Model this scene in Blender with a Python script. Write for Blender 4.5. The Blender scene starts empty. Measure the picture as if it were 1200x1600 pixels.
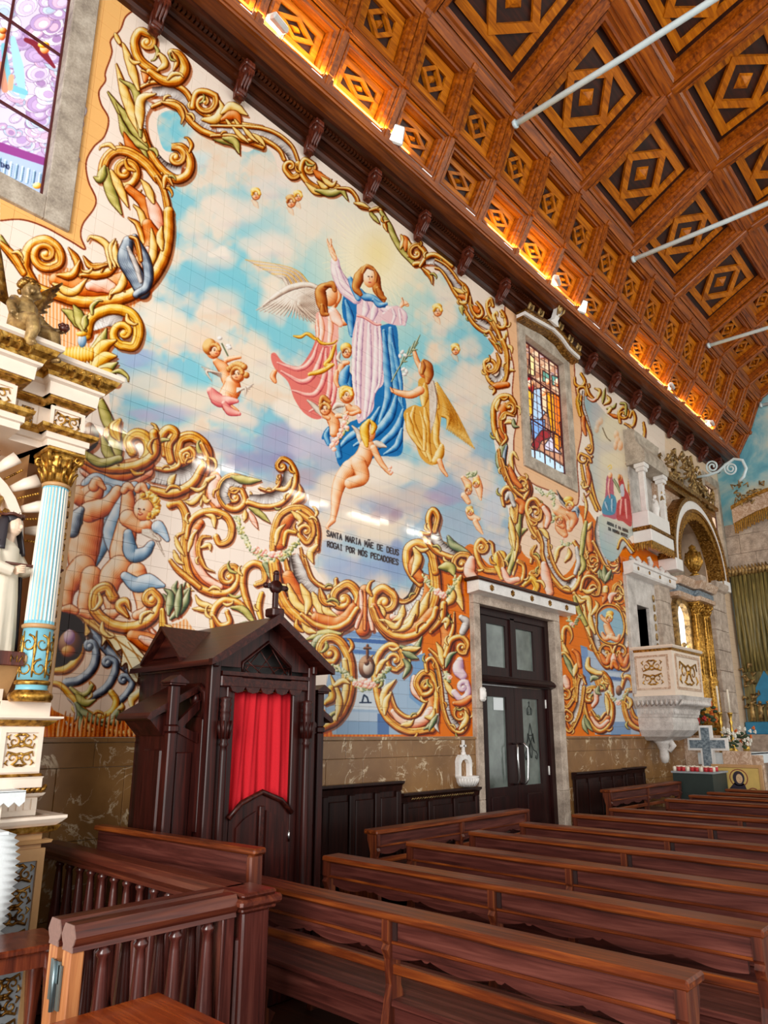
import bpy, bmesh, math, random
import numpy as np
from mathutils import Vector, Matrix

# ------------------------------------------------------------------ camera, world, lights, exposure
SC = bpy.context.scene
COL = SC.collection
F, PX, PY = 1083.0, 610.0, 880.0          # focal length and principal point in 1200x1600 pixels
AZ, TH = math.radians(42.7), math.atan(269/1083.0)
CAM = np.array([4.8, 0.0, 1.6])
_dh = np.array([-math.sin(AZ), math.cos(AZ), 0.0])
RT = np.array([math.cos(AZ), math.sin(AZ), 0.0])
FW = math.cos(TH)*_dh + np.array([0, 0, math.sin(TH)])
UP = -math.sin(TH)*_dh + np.array([0, 0, math.cos(TH)])
cd = bpy.data.cameras.new('camera'); cam = bpy.data.objects.new('camera', cd); COL.objects.link(cam)
cd.sensor_fit = 'VERTICAL'; cd.sensor_height = 36.0; cd.lens = F*36.0/1600.0
cd.shift_x = (600-PX)/1600.0; cd.shift_y = (PY-800)/1600.0
cd.clip_start = 0.05; cd.clip_end = 200
cam.matrix_world = Matrix(((RT[0], UP[0], -FW[0], CAM[0]), (RT[1], UP[1], -FW[1], CAM[1]), (RT[2], UP[2], -FW[2], CAM[2]), (0, 0, 0, 1)))
SC.camera = cam
SC.view_settings.view_transform = 'Standard'; SC.view_settings.look = 'None'
SC.view_settings.exposure = 1.0; SC.view_settings.gamma = 1.0; SC.view_settings.use_curve_mapping = False
SC.cycles.use_denoising = True
SC.cycles.max_bounces = 6; SC.cycles.diffuse_bounces = 4; SC.cycles.glossy_bounces = 3; SC.cycles.transmission_bounces = 4; SC.cycles.transparent_max_bounces = 8
SC.cycles.sample_clamp_indirect = 4.0
W = bpy.data.worlds.new('world'); SC.world = W; W.use_nodes = True
W.node_tree.nodes['Background'].inputs[0].default_value = (1.0, 0.985, 0.955, 1); W.node_tree.nodes['Background'].inputs[1].default_value = 0.62

def area_light(name, loc, target, size, size_y, power, col):
    l = bpy.data.lights.new(name, 'AREA'); l.shape = 'RECTANGLE'; l.size = size; l.size_y = size_y; l.energy = power; l.color = col
    o = bpy.data.objects.new(name, l); COL.objects.link(o); o.location = loc
    o.rotation_euler = (Vector(target)-Vector(loc)).to_track_quat('-Z', 'Y').to_euler()
    return o
# daylight through the open west door behind the camera; lamps on the opposite cornice
area_light('west_door_daylight', (6.8, -5.5, 3.0), (2.0, 3.5, 2.0), 3.4, 4.6, 420, (1.0, 0.97, 0.93))
for yy in (6.0, 8.6, 11.4, 13.8, 16.1):
    area_light('opposite_cornice_lamp', (8.75, yy, 7.76), (0.5, yy, 8.6), 1.3, 0.06, 14, (1.0, 0.9, 0.72))

# ------------------------------------------------------------------ helpers
def ray(x, y): return RT*(x-PX)/F + UP*(PY-y)/F + FW
def onx(x, y, X=0.0):
    r = ray(x, y); return CAM + (X-CAM[0])/r[0]*r
def ony(x, y, Y):
    r = ray(x, y); return CAM + (Y-CAM[1])/r[1]*r
def onz(x, y, Z):
    r = ray(x, y); return CAM + (Z-CAM[2])/r[2]*r
def s2l(c): return c/12.92 if c <= 0.04045 else ((c+0.055)/1.055)**2.4
def rgb(h):
    h = h.lstrip('#'); return tuple(s2l(int(h[i:i+2], 16)/255) for i in (0, 2, 4))
def R(d): return math.radians(d)

class MB:
    """collects shapes, builds one mesh object"""
    def __init__(s): s.v = []; s.f = []; s.sm = []; s.mi = []; s.cur = 0
    def add(s, vs, fs, smooth=False):
        o = len(s.v); s.v += [tuple(float(c) for c in p) for p in vs]
        for f in fs: s.f.append(tuple(i+o for i in f)); s.sm.append(smooth); s.mi.append(s.cur)
        return s
    def box(s, a, b, m=None):
        x0, y0, z0 = a; x1, y1, z1 = b
        vs = [(x0,y0,z0),(x1,y0,z0),(x1,y1,z0),(x0,y1,z0),(x0,y0,z1),(x1,y0,z1),(x1,y1,z1),(x0,y1,z1)]
        if m is not None: vs = [m @ Vector(v) for v in vs]
        return s.add(vs, [(0,3,2,1),(4,5,6,7),(0,1,5,4),(1,2,6,5),(2,3,7,6),(3,0,4,7)])
    def bbox(s, a, b, w=0.006, m=None):
        """box with bevelled edges (chamfer w)"""
        bm = bmesh.new(); sz = [b[i]-a[i] for i in range(3)]; c = [(a[i]+b[i])/2 for i in range(3)]
        bmesh.ops.create_cube(bm, size=1); bmesh.ops.scale(bm, vec=sz, verts=bm.verts); bmesh.ops.translate(bm, vec=c, verts=bm.verts)
        bmesh.ops.bevel(bm, geom=list(bm.edges), offset=min(w, min(abs(q) for q in sz)*0.4), segments=1, affect='EDGES')
        bm.verts.index_update()
        vs = [tuple(v.co) for v in bm.verts]; fs = [[v.index for v in f.verts] for f in bm.faces]; bm.free()
        if m is not None: vs = [m @ Vector(v) for v in vs]
        return s.add(vs, fs)
    def prism(s, poly, axis, a, b, m=None, smooth=False):
        """poly 2-D outline, extruded along axis from a to b; poly axes: x->(y,z) y->(x,z) z->(x,y)"""
        def P(u, v, w): return {'x': (w, u, v), 'y': (u, w, v), 'z': (u, v, w)}[axis]
        n = len(poly); vs = [P(u, v, a) for u, v in poly]+[P(u, v, b) for u, v in poly]
        if m is not None: vs = [m @ Vector(q) for q in vs]
        fs = [tuple(range(n))[::-1], tuple(range(n, 2*n))]
        s.add(vs, fs)
        return s.add(vs, [(i, (i+1) % n, n+(i+1) % n, n+i) for i in range(n)], smooth)
    def lathe(s, prof, n=16, m=None, c=(0,0,0), smooth=True, a0=0.0, a1=2*math.pi, sq=0.0):
        """prof list of (r,z) about the z axis"""
        full = abs(a1-a0-2*math.pi) < 1e-6; k = n if full else n+1
        vs = []
        for r, z in prof:
            for i in range(k):
                t = a0+(a1-a0)*i/n; vs.append((c[0]+r*math.cos(t), c[1]+r*math.sin(t), c[2]+z))
        fs = []
        for j in range(len(prof)-1):
            for i in range(n):
                i2 = (i+1) % k if full else i+1
                fs.append((j*k+i, j*k+i2, (j+1)*k+i2, (j+1)*k+i))
        if full:
            fs.append(tuple(range(k))[::-1]); fs.append(tuple(range((len(prof)-1)*k, len(prof)*k)))
        if m is not None: vs = [m @ Vector(q) for q in vs]
        return s.add(vs, fs, smooth)
    def tube(s, pts, rad, n=8, m=None, closed=False, flat=1.0):
        pts = [Vector(p) for p in pts]; k = len(pts)
        rr = rad if hasattr(rad, '__len__') else [rad]*k
        vs = []; up = Vector((0, 0, 1)); prev = None
        for i, p in enumerate(pts):
            t = (pts[(i+1) % k]-pts[i-1]) if closed else (pts[min(i+1, k-1)]-pts[max(i-1, 0)])
            t = t.normalized() if t.length > 1e-9 else Vector((0, 0, 1))
            if prev is None:
                a = up if abs(t.dot(up)) < 0.9 else Vector((1, 0, 0)); u = (a-t*a.dot(t)).normalized()
            else:
                u = (prev-t*prev.dot(t)); u = u.normalized() if u.length > 1e-6 else prev
            prev = u; w = t.cross(u)
            for j in range(n):
                q = 2*math.pi*j/n; vs.append(p+u*math.cos(q)*rr[i]+w*math.sin(q)*rr[i]*flat)
        fs = []
        for i in range(k if closed else k-1):
            i2 = (i+1) % k
            for j in range(n): fs.append((i*n+j, i*n+(j+1) % n, i2*n+(j+1) % n, i2*n+j))
        if not closed: fs.append(tuple(range(n))[::-1]); fs.append(tuple(range((k-1)*n, k*n)))
        if m is not None: vs = [m @ q for q in vs]
        return s.add(vs, fs, True)
    def ball(s, c, r, n=10, m=None):
        r = r if hasattr(r, '__len__') else (r, r, r); h = max(4, n//2+1); vs = [(c[0], c[1], c[2]-r[2])]
        for j in range(1, h):
            ph = -math.pi/2+math.pi*j/h
            for i in range(n):
                t = 2*math.pi*i/n; vs.append((c[0]+r[0]*math.cos(ph)*math.cos(t), c[1]+r[1]*math.cos(ph)*math.sin(t), c[2]+r[2]*math.sin(ph)))
        vs.append((c[0], c[1], c[2]+r[2])); L = len(vs)-1; fs = []
        for i in range(n): fs.append((0, 1+(i+1) % n, 1+i)); fs.append((L, L-n+i, L-n+(i+1) % n))
        for j in range(h-2):
            for i in range(n): a = 1+j*n+i; b = 1+j*n+(i+1) % n; fs.append((a, b, b+n, a+n))
        if m is not None: vs = [m @ Vector(q) for q in vs]
        return s.add(vs, fs, True)
    def sweep(s, prof, path, closed=False):
        """profile (u outward, w up) swept along a plan path of (x,y) points: mitred mouldings; outward = right of travel"""
        n = len(path); k = len(prof); vs = []
        P = [Vector((p[0], p[1])) for p in path]
        for i in range(n):
            d0 = (P[i]-P[i-1]).normalized() if (i > 0 or closed) else None
            d1 = (P[(i+1) % n]-P[i]).normalized() if (i < n-1 or closed) else None
            d0 = d0 or d1; d1 = d1 or d0
            n0 = Vector((d0.y, -d0.x)); n1 = Vector((d1.y, -d1.x)); nn = (n0+n1)
            nn = nn/ max(0.2, (1+n0.dot(n1)))
            for u, w in prof: vs.append((P[i].x+nn.x*u, P[i].y+nn.y*u, w))
        fs = []
        for i in range(n if closed else n-1):
            i2 = (i+1) % n
            for j in range(k): fs.append((i*k+j, i2*k+j, i2*k+(j+1) % k, i*k+(j+1) % k))
        if not closed: fs.append(tuple(range(k))); fs.append(tuple(range((n-1)*k, n*k))[::-1])
        return s.add(vs, fs)
    def mesh(s, name, mats):
        me = bpy.data.meshes.new(name); me.from_pydata(s.v, [], s.f)
        me.polygons.foreach_set('use_smooth', s.sm)
        for mm in (mats if isinstance(mats, (list, tuple)) else [mats]): me.materials.append(mm)
        me.polygons.foreach_set('material_index', s.mi)
        bm = bmesh.new(); bm.from_mesh(me); bmesh.ops.recalc_face_normals(bm, faces=bm.faces); bm.to_mesh(me); bm.free()
        return me
    def build(s, name, mats, parent=None, **kw):
        o = bpy.data.objects.new(name, s.mesh(name, mats)); COL.objects.link(o)
        if parent is not None: o.parent = parent
        for k, v in kw.items(): o[k] = v
        return o

def tag(o, label=None, cat=None, group=None, kind=None):
    if label: o['label'] = label
    if cat: o['category'] = cat
    if group: o['group'] = group
    if kind: o['kind'] = kind
    return o
def thing(name, label, cat, loc=(0, 0, 0), rz=0.0, group=None):
    o = bpy.data.objects.new(name, None); o.empty_display_size = 0.1; COL.objects.link(o)
    o.location = loc; o.rotation_euler = (0, 0, rz); return tag(o, label, cat, group)
def inst(src, name=None, parent=None, loc=None, m=None):
    o = src.copy(); COL.objects.link(o); o.parent = parent
    if loc is not None: o.location = loc
    if m is not None: o.matrix_local = m
    return o
def dup(root, loc, rz, label=None, group=None):
    r = root.copy(); COL.objects.link(r); r.location = loc; r.rotation_euler = (0, 0, rz)
    if label: r['label'] = label
    if group: r['group'] = group
    for ch in list(root.children):
        c = ch.copy(); COL.objects.link(c); c.parent = r
        for g in list(ch.children):
            d = g.copy(); COL.objects.link(d); d.parent = c
    return r
def Mx(loc=(0, 0, 0), rz=0, rx=0, ry=0, sc=1):
    return Matrix.Translation(loc) @ Matrix.Rotation(rz, 4, 'Z') @ Matrix.Rotation(ry, 4, 'Y') @ Matrix.Rotation(rx, 4, 'X') @ Matrix.Scale(sc, 4)

# ------------------------------------------------------------------ materials
MAT = {}
class NT:
    def __init__(s, name):
        s.m = bpy.data.materials.new(name); s.m.use_nodes = True; s.t = s.m.node_tree; s.b = s.t.nodes['Principled BSDF']; MAT[name] = s.m
    def n(s, typ, **kw):
        q = s.t.nodes.new(typ)
        for k, v in kw.items(): setattr(q, k, v)
        return q
    def l(s, a, b): s.t.links.new(a, b)
    def coord(s, scale=(1, 1, 1), kind='Object', rot=(0, 0, 0)):
        tc = s.n('ShaderNodeTexCoord'); mp = s.n('ShaderNodeMapping'); mp.inputs['Scale'].default_value = scale; mp.inputs['Rotation'].default_value = rot
        if kind == 'World':
            g = s.n('ShaderNodeNewGeometry'); s.l(g.outputs['Position'], mp.inputs[0])
        else: s.l(tc.outputs[kind], mp.inputs[0])
        return mp.outputs[0]
    def noise(s, co, scale=5, detail=4, rough=0.55, dist=0.0):
        q = s.n('ShaderNodeTexNoise'); q.inputs['Scale'].default_value = scale; q.inputs['Detail'].default_value = detail; q.inputs['Roughness'].default_value = rough; q.inputs['Distortion'].default_value = dist
        s.l(co, q.inputs['Vector']); return q.outputs['Fac']
    def ramp(s, fac, stops):
        q = s.n('ShaderNodeValToRGB'); e = q.color_ramp.elements
        while len(e) < len(stops): e.new(0.5)
        for i, (p, c) in enumerate(stops):
            e[i].position = p; e[i].color = tuple(rgb(c))+(1,) if isinstance(c, str) else c
        s.l(fac, q.inputs[0]); return q.outputs[0]
    def bump(s, fac, strength=0.2, dist=0.01):
        q = s.n('ShaderNodeBump'); q.inputs['Strength'].default_value = strength; q.inputs['Distance'].default_value = dist
        s.l(fac, q.inputs['Height']); s.l(q.outputs[0], s.b.inputs['Normal']); return q
    def set(s, **kw):
        for k, v in kw.items(): s.b.inputs[k.replace('_', ' ')].default_value = v
        return s
def wood(name, light, mid, dark, rough=0.35, grain='x', spec=0.5, coat=0.0, fine=34, kind='Object'):
    t = NT(name); sc = {'x': (1.6, fine, fine), 'y': (fine, 1.6, fine), 'z': (fine, fine, 1.6)}[grain]
    co = t.coord(sc, kind); n1 = t.noise(co, 1.0, 5, 0.6, 0.6)
    t.l(t.ramp(n1, [(0.28, dark), (0.5, mid), (0.74, light)]), t.b.inputs['Base Color'])
    t.set(Roughness=rough); t.b.inputs['Specular IOR Level'].default_value = spec
    if coat: t.b.inputs['Coat Weight'].default_value = coat; t.b.inputs['Coat Roughness'].default_value = 0.15
    t.bump(n1, 0.12, 0.004); return t.m
def plain(name, col, rough=0.5, metal=0.0, var=0.12, scale=9, bump=0.1, spec=0.5, kind='Object'):
    t = NT(name); c = rgb(col); co = t.coord((1, 1, 1), kind); n1 = t.noise(co, scale, 5, 0.6)
    lo = tuple(q*(1-var) for q in c)+(1,); hi = tuple(min(1, q*(1+var)) for q in c)+(1,)
    t.l(t.ramp(n1, [(0.3, lo), (0.7, hi)]), t.b.inputs['Base Color'])
    t.set(Roughness=rough, Metallic=metal); t.b.inputs['Specular IOR Level'].default_value = spec
    if bump: t.bump(n1, bump, 0.01)
    return t.m
def stone(name, a, b, c, rough=0.6, scale=6, bump=0.3, kind='World', fine=60):
    t = NT(name); co = t.coord((1, 1, 1), kind); n1 = t.noise(co, scale, 6, 0.65); n2 = t.noise(co, fine, 2, 0.5)
    mx = t.n('ShaderNodeMath', operation='MULTIPLY_ADD'); t.l(n2, mx.inputs[0]); mx.inputs[1].default_value = 0.35; t.l(n1, mx.inputs[2])
    t.l(t.ramp(mx.outputs[0], [(0.45, a), (0.66, b), (0.85, c)]), t.b.inputs['Base Color']); t.set(Roughness=rough)
    t.bump(n2, bump, 0.004); return t.m
def marble(name, base, mid, vein, rough=0.22, scale=2.2, thr=0.03):
    t = NT(name); co = t.coord((1, 1, 1), 'World'); n1 = t.noise(co, scale, 6, 0.62, 1.2); n0 = t.noise(co, 1.7, 4, 0.6)
    d = t.n('ShaderNodeMath', operation='SUBTRACT'); t.l(n1, d.inputs[0]); d.inputs[1].default_value = 0.5
    a = t.n('ShaderNodeMath', operation='ABSOLUTE'); t.l(d.outputs[0], a.inputs[0])
    n3 = t.noise(co, 5.5, 3, 0.5); mn = t.n('ShaderNodeMath', operation='MULTIPLY_ADD'); t.l(n3, mn.inputs[0]); mn.inputs[1].default_value = 0.12; t.l(a.outputs[0], mn.inputs[2])
    vr = t.ramp(mn.outputs[0], [(0.046, (1, 1, 1, 1)), (0.046+thr, (0, 0, 0, 1))])
    bc = t.ramp(n0, [(0.3, base), (0.7, mid)])
    mix = t.n('ShaderNodeMix', data_type='RGBA'); t.l(vr, mix.inputs[0]); t.l(bc, mix.inputs[6]); mix.inputs[7].default_value = rgb(vein)+(1,)
    t.l(mix.outputs[2], t.b.inputs['Base Color']); t.set(Roughness=rough); return t.m
def gold(name, col='#c8953c', dark='#5a3510', rough=0.38, metal=0.75, scale=28):
    t = NT(name); co = t.coord((1, 1, 1)); n1 = t.noise(co, scale, 4, 0.6)
    t.l(t.ramp(n1, [(0.32, dark), (0.55, col), (0.8, '#f0cd7c')]), t.b.inputs['Base Color']); t.set(Roughness=rough, Metallic=metal); t.bump(n1, 0.35, 0.01); return t.m

wood('pew_wood', '#744036', '#50251f', '#2a0f0c', 0.42, 'x', spec=0.3)
wood('pew_cap_wood', '#a05420', '#662b10', '#341206', 0.36, 'x', spec=0.35)
wood('pew_end_wood', '#8a4a26', '#5c2716', '#30100a', 0.35, 'z', coat=0.15)
wood('confessional_wood', '#4e1c15', '#32100c', '#190605', 0.36, 'z', spec=0.3)
wood('confessional_wood_flat', '#552418', '#37120d', '#1c0806', 0.36, 'x', spec=0.3)
wood('rail_wood', '#7a3f28', '#56251a', '#2e100b', 0.3, 'y', spec=0.4, coat=0.1)
wood('rail_wood_across', '#7a3f28', '#56251a', '#2e100b', 0.3, 'x', spec=0.4, coat=0.1)
wood('baluster_wood', '#6e3a30', '#4d211b', '#2c0e0b', 0.26, 'z', coat=0.2)
wood('raw_wood', '#d69a62', '#b97544', '#8c4d28', 0.5, 'z')
wood('table_wood', '#b75f2a', '#933f17', '#5f230c', 0.14, 'x', coat=0.6)
wood('stool_wood', '#8a4426', '#632a18', '#38140b', 0.25, 'z', coat=0.3)
wood('ceiling_wood', '#e08a14', '#bd6806', '#7c3c02', 0.4, 'y', spec=0.3, fine=24, kind='World')
wood('ceiling_wood_rib', '#c46a10', '#984a08', '#562303', 0.34, 'y', spec=0.35, coat=0.06, fine=24, kind='World')
wood('ceiling_wood_cross', '#c46a10', '#984a08', '#562303', 0.34, 'x', spec=0.35, coat=0.06, fine=24, kind='World')
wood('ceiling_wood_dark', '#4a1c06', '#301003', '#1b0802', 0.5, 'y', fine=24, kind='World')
wood('cornice_wood', '#5a280c', '#3c1706', '#220b02', 0.34, 'y', spec=0.35, fine=24, kind='World')
wood('cornice_wood_light', '#9a5115', '#77380d', '#4c2008', 0.34, 'y', spec=0.35, fine=24, kind='World')
wood('corbel_wood', '#7a3822', '#542112', '#2b0e08', 0.35, 'z')
wood('door_wood', '#361210', '#240a09', '#120504', 0.36, 'z', spec=0.25)
wood('wall_bench_wood', '#38160f', '#240e0a', '#130604', 0.38, 'z', spec=0.25)
wood('floor_wood', '#5a3320', '#3f2114', '#28130b', 0.4, 'x', kind='World')
plain('cream_paint', '#f3e2cf', 0.38, var=0.05, bump=0.03)
plain('white_paint', '#f4f1ec', 0.4, var=0.04, bump=0.03)
plain('tan_paint', '#c79a68', 0.4, var=0.07, bump=0.03)
plain('blue_paint', '#7fc3d6', 0.35, var=0.08, bump=0.03)
plain('grey_paint', '#9aa0a4', 0.5)
gold('gold'); gold('gold_dark', '#9a6a24', '#3a200a', 0.4, 0.7); gold('old_gold', '#b2915c', '#4a3518', 0.42, 0.45, 14)
stone('granite', '#8b7f72', '#b3a695', '#d0c5b4', 0.75)
stone('granite_warm', '#8f8072', '#b7a493', '#d6c6b5', 0.75)
stone('white_marble', '#d8d4d0', '#efebe6', '#fbf8f4', 0.35, 4, 0.05)
stone('grey_marble', '#a39c96', '#cbc4bd', '#e6e0da', 0.4, 5, 0.05)
stone('carved_marble', '#a8a09a', '#d2cbc5', '#eae5df', 0.45, 5, 0.15)
stone('blue_granite', '#39454e', '#6e7d88', '#a9b4ba', 0.4, 22, 0.05, fine=120)
marble('brown_marble', '#76502c', '#9c7242', '#dcc6a4', 0.24, thr=0.026)
marble('pink_marble', '#d5b8a0', '#e6d0ba', '#b08a6c', 0.25, 9, 0.12)
plain('grout', '#cdb49c', 0.8, bump=0)
plain('red_cloth', '#c81c28', 0.75, var=0.1, scale=160, bump=0.1, spec=0.2)
plain('white_cloth', '#e9f0f2', 0.8, var=0.04, scale=90, bump=0.1, spec=0.2)
plain('iron_paint', '#def3f8', 0.4, var=0.05)
plain('dark_iron', '#2a1513', 0.5)
plain('window_iron', '#5b2326', 0.5)
plain('lead', '#3b2c2c', 0.5)
plain('steel', '#d6d6d6', 0.22, metal=1.0, var=0.03, bump=0)
plain('brass', '#c9a24d', 0.3, metal=0.9, bump=0)
plain('hinge_metal', '#7d8f94', 0.35, metal=0.8)
plain('floodlight_body', '#d9d9d6', 0.4)
plain('plain_black', '#17110f', 0.5)
plain('end_grain', '#8a6a60', 0.7, scale=60)
# ------------------------------------------------------------------ painted tile wall: the texture bounds (metres on the wall plane)
TY0, TY1, TZ0, TZ1, TRES = 0.9, 14.0, 1.58, 7.80, 200
WALL_END = 16.72
MURAL_IMG = bpy.data.images.new('painted_tiles', int((TY1-TY0)*TRES), int((TZ1-TZ0)*TRES), alpha=False, float_buffer=False)
def mural_tex(t):
    g = t.n('ShaderNodeNewGeometry'); sp = t.n('ShaderNodeSeparateXYZ'); t.l(g.outputs['Position'], sp.inputs[0])
    out = []
    for k, (a, b) in ((1, (TY0, TY1)), (2, (TZ0, TZ1))):
        mr = t.n('ShaderNodeMapRange'); mr.inputs[1].default_value = a; mr.inputs[2].default_value = b; t.l(sp.outputs[k], mr.inputs[0]); out.append(mr.outputs[0])
    cb = t.n('ShaderNodeCombineXYZ'); t.l(out[0], cb.inputs[0]); t.l(out[1], cb.inputs[1])
    im = t.n('ShaderNodeTexImage'); im.image = MURAL_IMG; im.extension = 'EXTEND'; im.interpolation = 'Linear'; t.l(cb.outputs[0], im.inputs[0]); return im.outputs[0]
_t = NT('painted_tile'); _c = mural_tex(_t); _t.l(_c, _t.b.inputs['Base Color']); _t.set(Roughness=0.06); _t.b.inputs['Specular IOR Level'].default_value = 0.22
_t = NT('stained_glass'); _c = mural_tex(_t); _t.l(_c, _t.b.inputs['Base Color']); _t.l(_c, _t.b.inputs['Emission Color']); _t.set(Roughness=0.2); _t.b.inputs['Emission Strength'].default_value = 0.3

# ------------------------------------------------------------------ setting
fl = MB(); fl.box((-0.6, -7, -0.15), (9.9, 24, 0)); floor = fl.build('floor', MAT['floor_wood']); floor['kind'] = 'structure'
# openings of the left wall: (y0,y1,z0,z1)
WIN = {1: (0.27, 1.45, 5.44, 7.42), 2: (8.13, 9.3, 5.45, 7.42), 3: (15.6, 16.45, 5.2, 7.2)}
DOOR = (6.72, 8.47, 0.0, 3.14)
PDOOR = (11.28, 11.78, 2.3, 3.74)
CHAP = (13.0, 15.2, 0.0, 5.9)
OPEN = [WIN[1], WIN[2], WIN[3], DOOR, PDOOR, CHAP]
ys = sorted({-7.0, WALL_END, *[o[i] for o in OPEN for i in (0, 1)]}); zs = sorted({0.0, 8.1, *[o[i] for o in OPEN for i in (2, 3)]})
wl = MB()
for a, b in zip(ys, ys[1:]):
    run = None
    for c, d in zip(zs, zs[1:]):
        if any(o[0] <= (a+b)/2 <= o[1] and o[2] <= (c+d)/2 <= o[3] for o in OPEN):
            if run: wl.box((-0.6, a, run[0]), (-0.008, b, run[1])); run = None
        else: run = (run[0], d) if run else (c, d)
    if run: wl.box((-0.6, a, run[0]), (-0.008, b, run[1]))
wall_left = wl.build('wall_left', MAT['grout']); wall_left['kind'] = 'structure'; wall_left['label'] = 'long nave wall covered with painted tile murals'
# tiles of 14 cm
TS = 0.14
tm = MB(); g = 0.0007; c = 0.0012; h = TS/2-g
tm.add([(-0.009, -h, -h), (-0.009, h, -h), (-0.009, h, h), (-0.009, -h, h), (-c, -h, -h), (-c, h, -h), (-c, h, h), (-c, -h, h), (0, -h+c, -h+c), (0, h-c, -h+c), (0, h-c, h-c), (0, -h+c, h-c)],
       [(0, 1, 5, 4), (1, 2, 6, 5), (2, 3, 7, 6), (3, 0, 4, 7), (4, 5, 9, 8), (5, 6, 10, 9), (6, 7, 11, 10), (7, 4, 8, 11), (8, 9, 10, 11)])
tile_me = tm.mesh('tile', MAT['painted_tile'])
rnd = random.Random(4)
frames = [(0.09, 1.63, 5.26, 7.6), (7.95, 9.5, 5.27, 7.6), (15.4, 16.6, 5.0, 7.4), (6.6, 8.62, 0, 3.3), (10.95, 12.6, 2.0, 4.3), CHAP]
cells = []
for i in range(int(0.84/TS), int(WALL_END/TS)):
    for j in range(44):
        y = (i+0.5)*TS; z = 1.588+(j+0.5)*TS
        if z > 7.68 or any(f[0]+0.04 < y < f[1]-0.04 and f[2]+0.04 < z < f[3]-0.04 for f in frames): continue
        d = np.array([0, y, z])-CAM; dep = d@FW
        u, v = PX+F*(d@RT)/dep, PY-F*(d@UP)/dep
        area = abs(np.array([1, 0, 0])@d)/dep**3
        seen = 0 < v < 1600 and u > (190 if v > 430 else 8) and not (200 < u < 500 and v > 1010)
        cells.append((-area if seen else 1, y, z))
cells.sort()
rest = MB()
for k, (a, y, z) in enumerate(cells):
    rx, ry = rnd.gauss(0, 0.0035), rnd.gauss(0, 0.0035)
    m = Matrix.Translation((0, y, z)) @ Matrix.Rotation(rx, 4, 'Z') @ Matrix.Rotation(ry, 4, 'Y')
    if k < 300:
        o = bpy.data.objects.new('tile', tile_me); COL.objects.link(o); o.parent = wall_left; o.matrix_local = m
    else: rest.add([m @ Vector(v) for v in tm.v], tm.f)
rest.build('tile_field', MAT['painted_tile'], wall_left, kind='stuff')
# brown marble dado: slabs with recessed joints
dado = MB().box((-0.006, -7, 0), (0.0, 6.6, 1.585)).box((-0.006, 8.62, 0), (0.0, 13.0, 1.585)).box((-0.006, 15.2, 0), (0.0, WALL_END, 1.585)).build('trim_1', MAT['grout']); tag(dado, 'brown veined marble dado along the foot of the tiled wall', kind='structure')
dado['label'] = 'brown veined marble dado along the foot of the tiled wall'
for r, (z0, z1, w, off) in enumerate(((0.0, 0.47, 0.62, 0.1), (0.47, 0.93, 0.62, 0.36), (0.93, 1.39, 0.47, 0.13), (1.39, 1.553, 0.47, 0.37), (1.553, 1.585, 1.4, 0.0))):
    y = -0.5+off
    while y < WALL_END:
        a, b = max(y, -0.5), min(y+w, WALL_END)
        segs = [(a, b)]
        for o in (DOOR, PDOOR, CHAP):
            lo, hi = (6.6, 8.62) if o is DOOR else (o[0], o[1])
            if o[2] < z1 and o[3] > z0:
                ns = []
                for p, q in segs:
                    if q <= lo or p >= hi: ns.append((p, q))
                    else:
                        if p < lo: ns.append((p, lo))
                        if q > hi: ns.append((hi, q))
                segs = ns
        for p, q in segs:
            if q-p > 0.03: MB().bbox((0, p+0.0015, z0+0.0015), (0.022 if r < 4 else 0.035, q-0.0015, z1-0.0015), 0.003).build('slab', MAT['brown_marble'], dado)
        y += w
# far wall with the chancel arch, painted with sky
_t = NT('sky_painting'); co = _t.coord((1, 1, 1), 'World'); n1 = _t.noise(co, 0.9, 6, 0.6, 0.5)
_t.l(_t.ramp(n1, [(0.3, '#3f93b4'), (0.45, '#7cc3d4'), (0.56, '#c5dfdc'), (0.68, '#efe6c8'), (0.8, '#7fb6c6')]), _t.b.inputs['Base Color']); _t.set(Roughness=0.3)
we = MB(); we.box((-0.6, WALL_END, 0), (1.9, WALL_END+0.5, 6.35)); we.box((-0.6, WALL_END, 6.35), (9.9, WALL_END+0.5, 11.2)); we.box((7.3, WALL_END, 0), (9.9, WALL_END+0.5, 6.35))
wall_far = we.build('wall_far', MAT['sky_painting']); tag(wall_far, 'far wall over the chancel arch painted with blue sky and clouds', kind='structure')
ch = MB(); ch.box((-0.6, 23.5, 0), (9.9, 24, 11)); ch.build('wall_chancel', MAT['granite_warm'])['kind'] = 'structure'
# masonry facing under the sky on the far wall: stone blocks
z = 0.0; r = 0
while z < 6.3:
    for k in range(4):
        x0 = -0.0+k*0.62-(0.31 if r % 2 else 0); x1 = x0+0.615
        x0 = max(x0, 0.02); x1 = min(x1, 1.9)
        if x1-x0 > 0.05: MB().bbox((x0, WALL_END-0.06, z+0.002), (x1, WALL_END, min(z+0.43, 6.34)), 0.006).build('block', MAT['granite_warm'], wall_far)
    z += 0.433; r += 1

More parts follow.
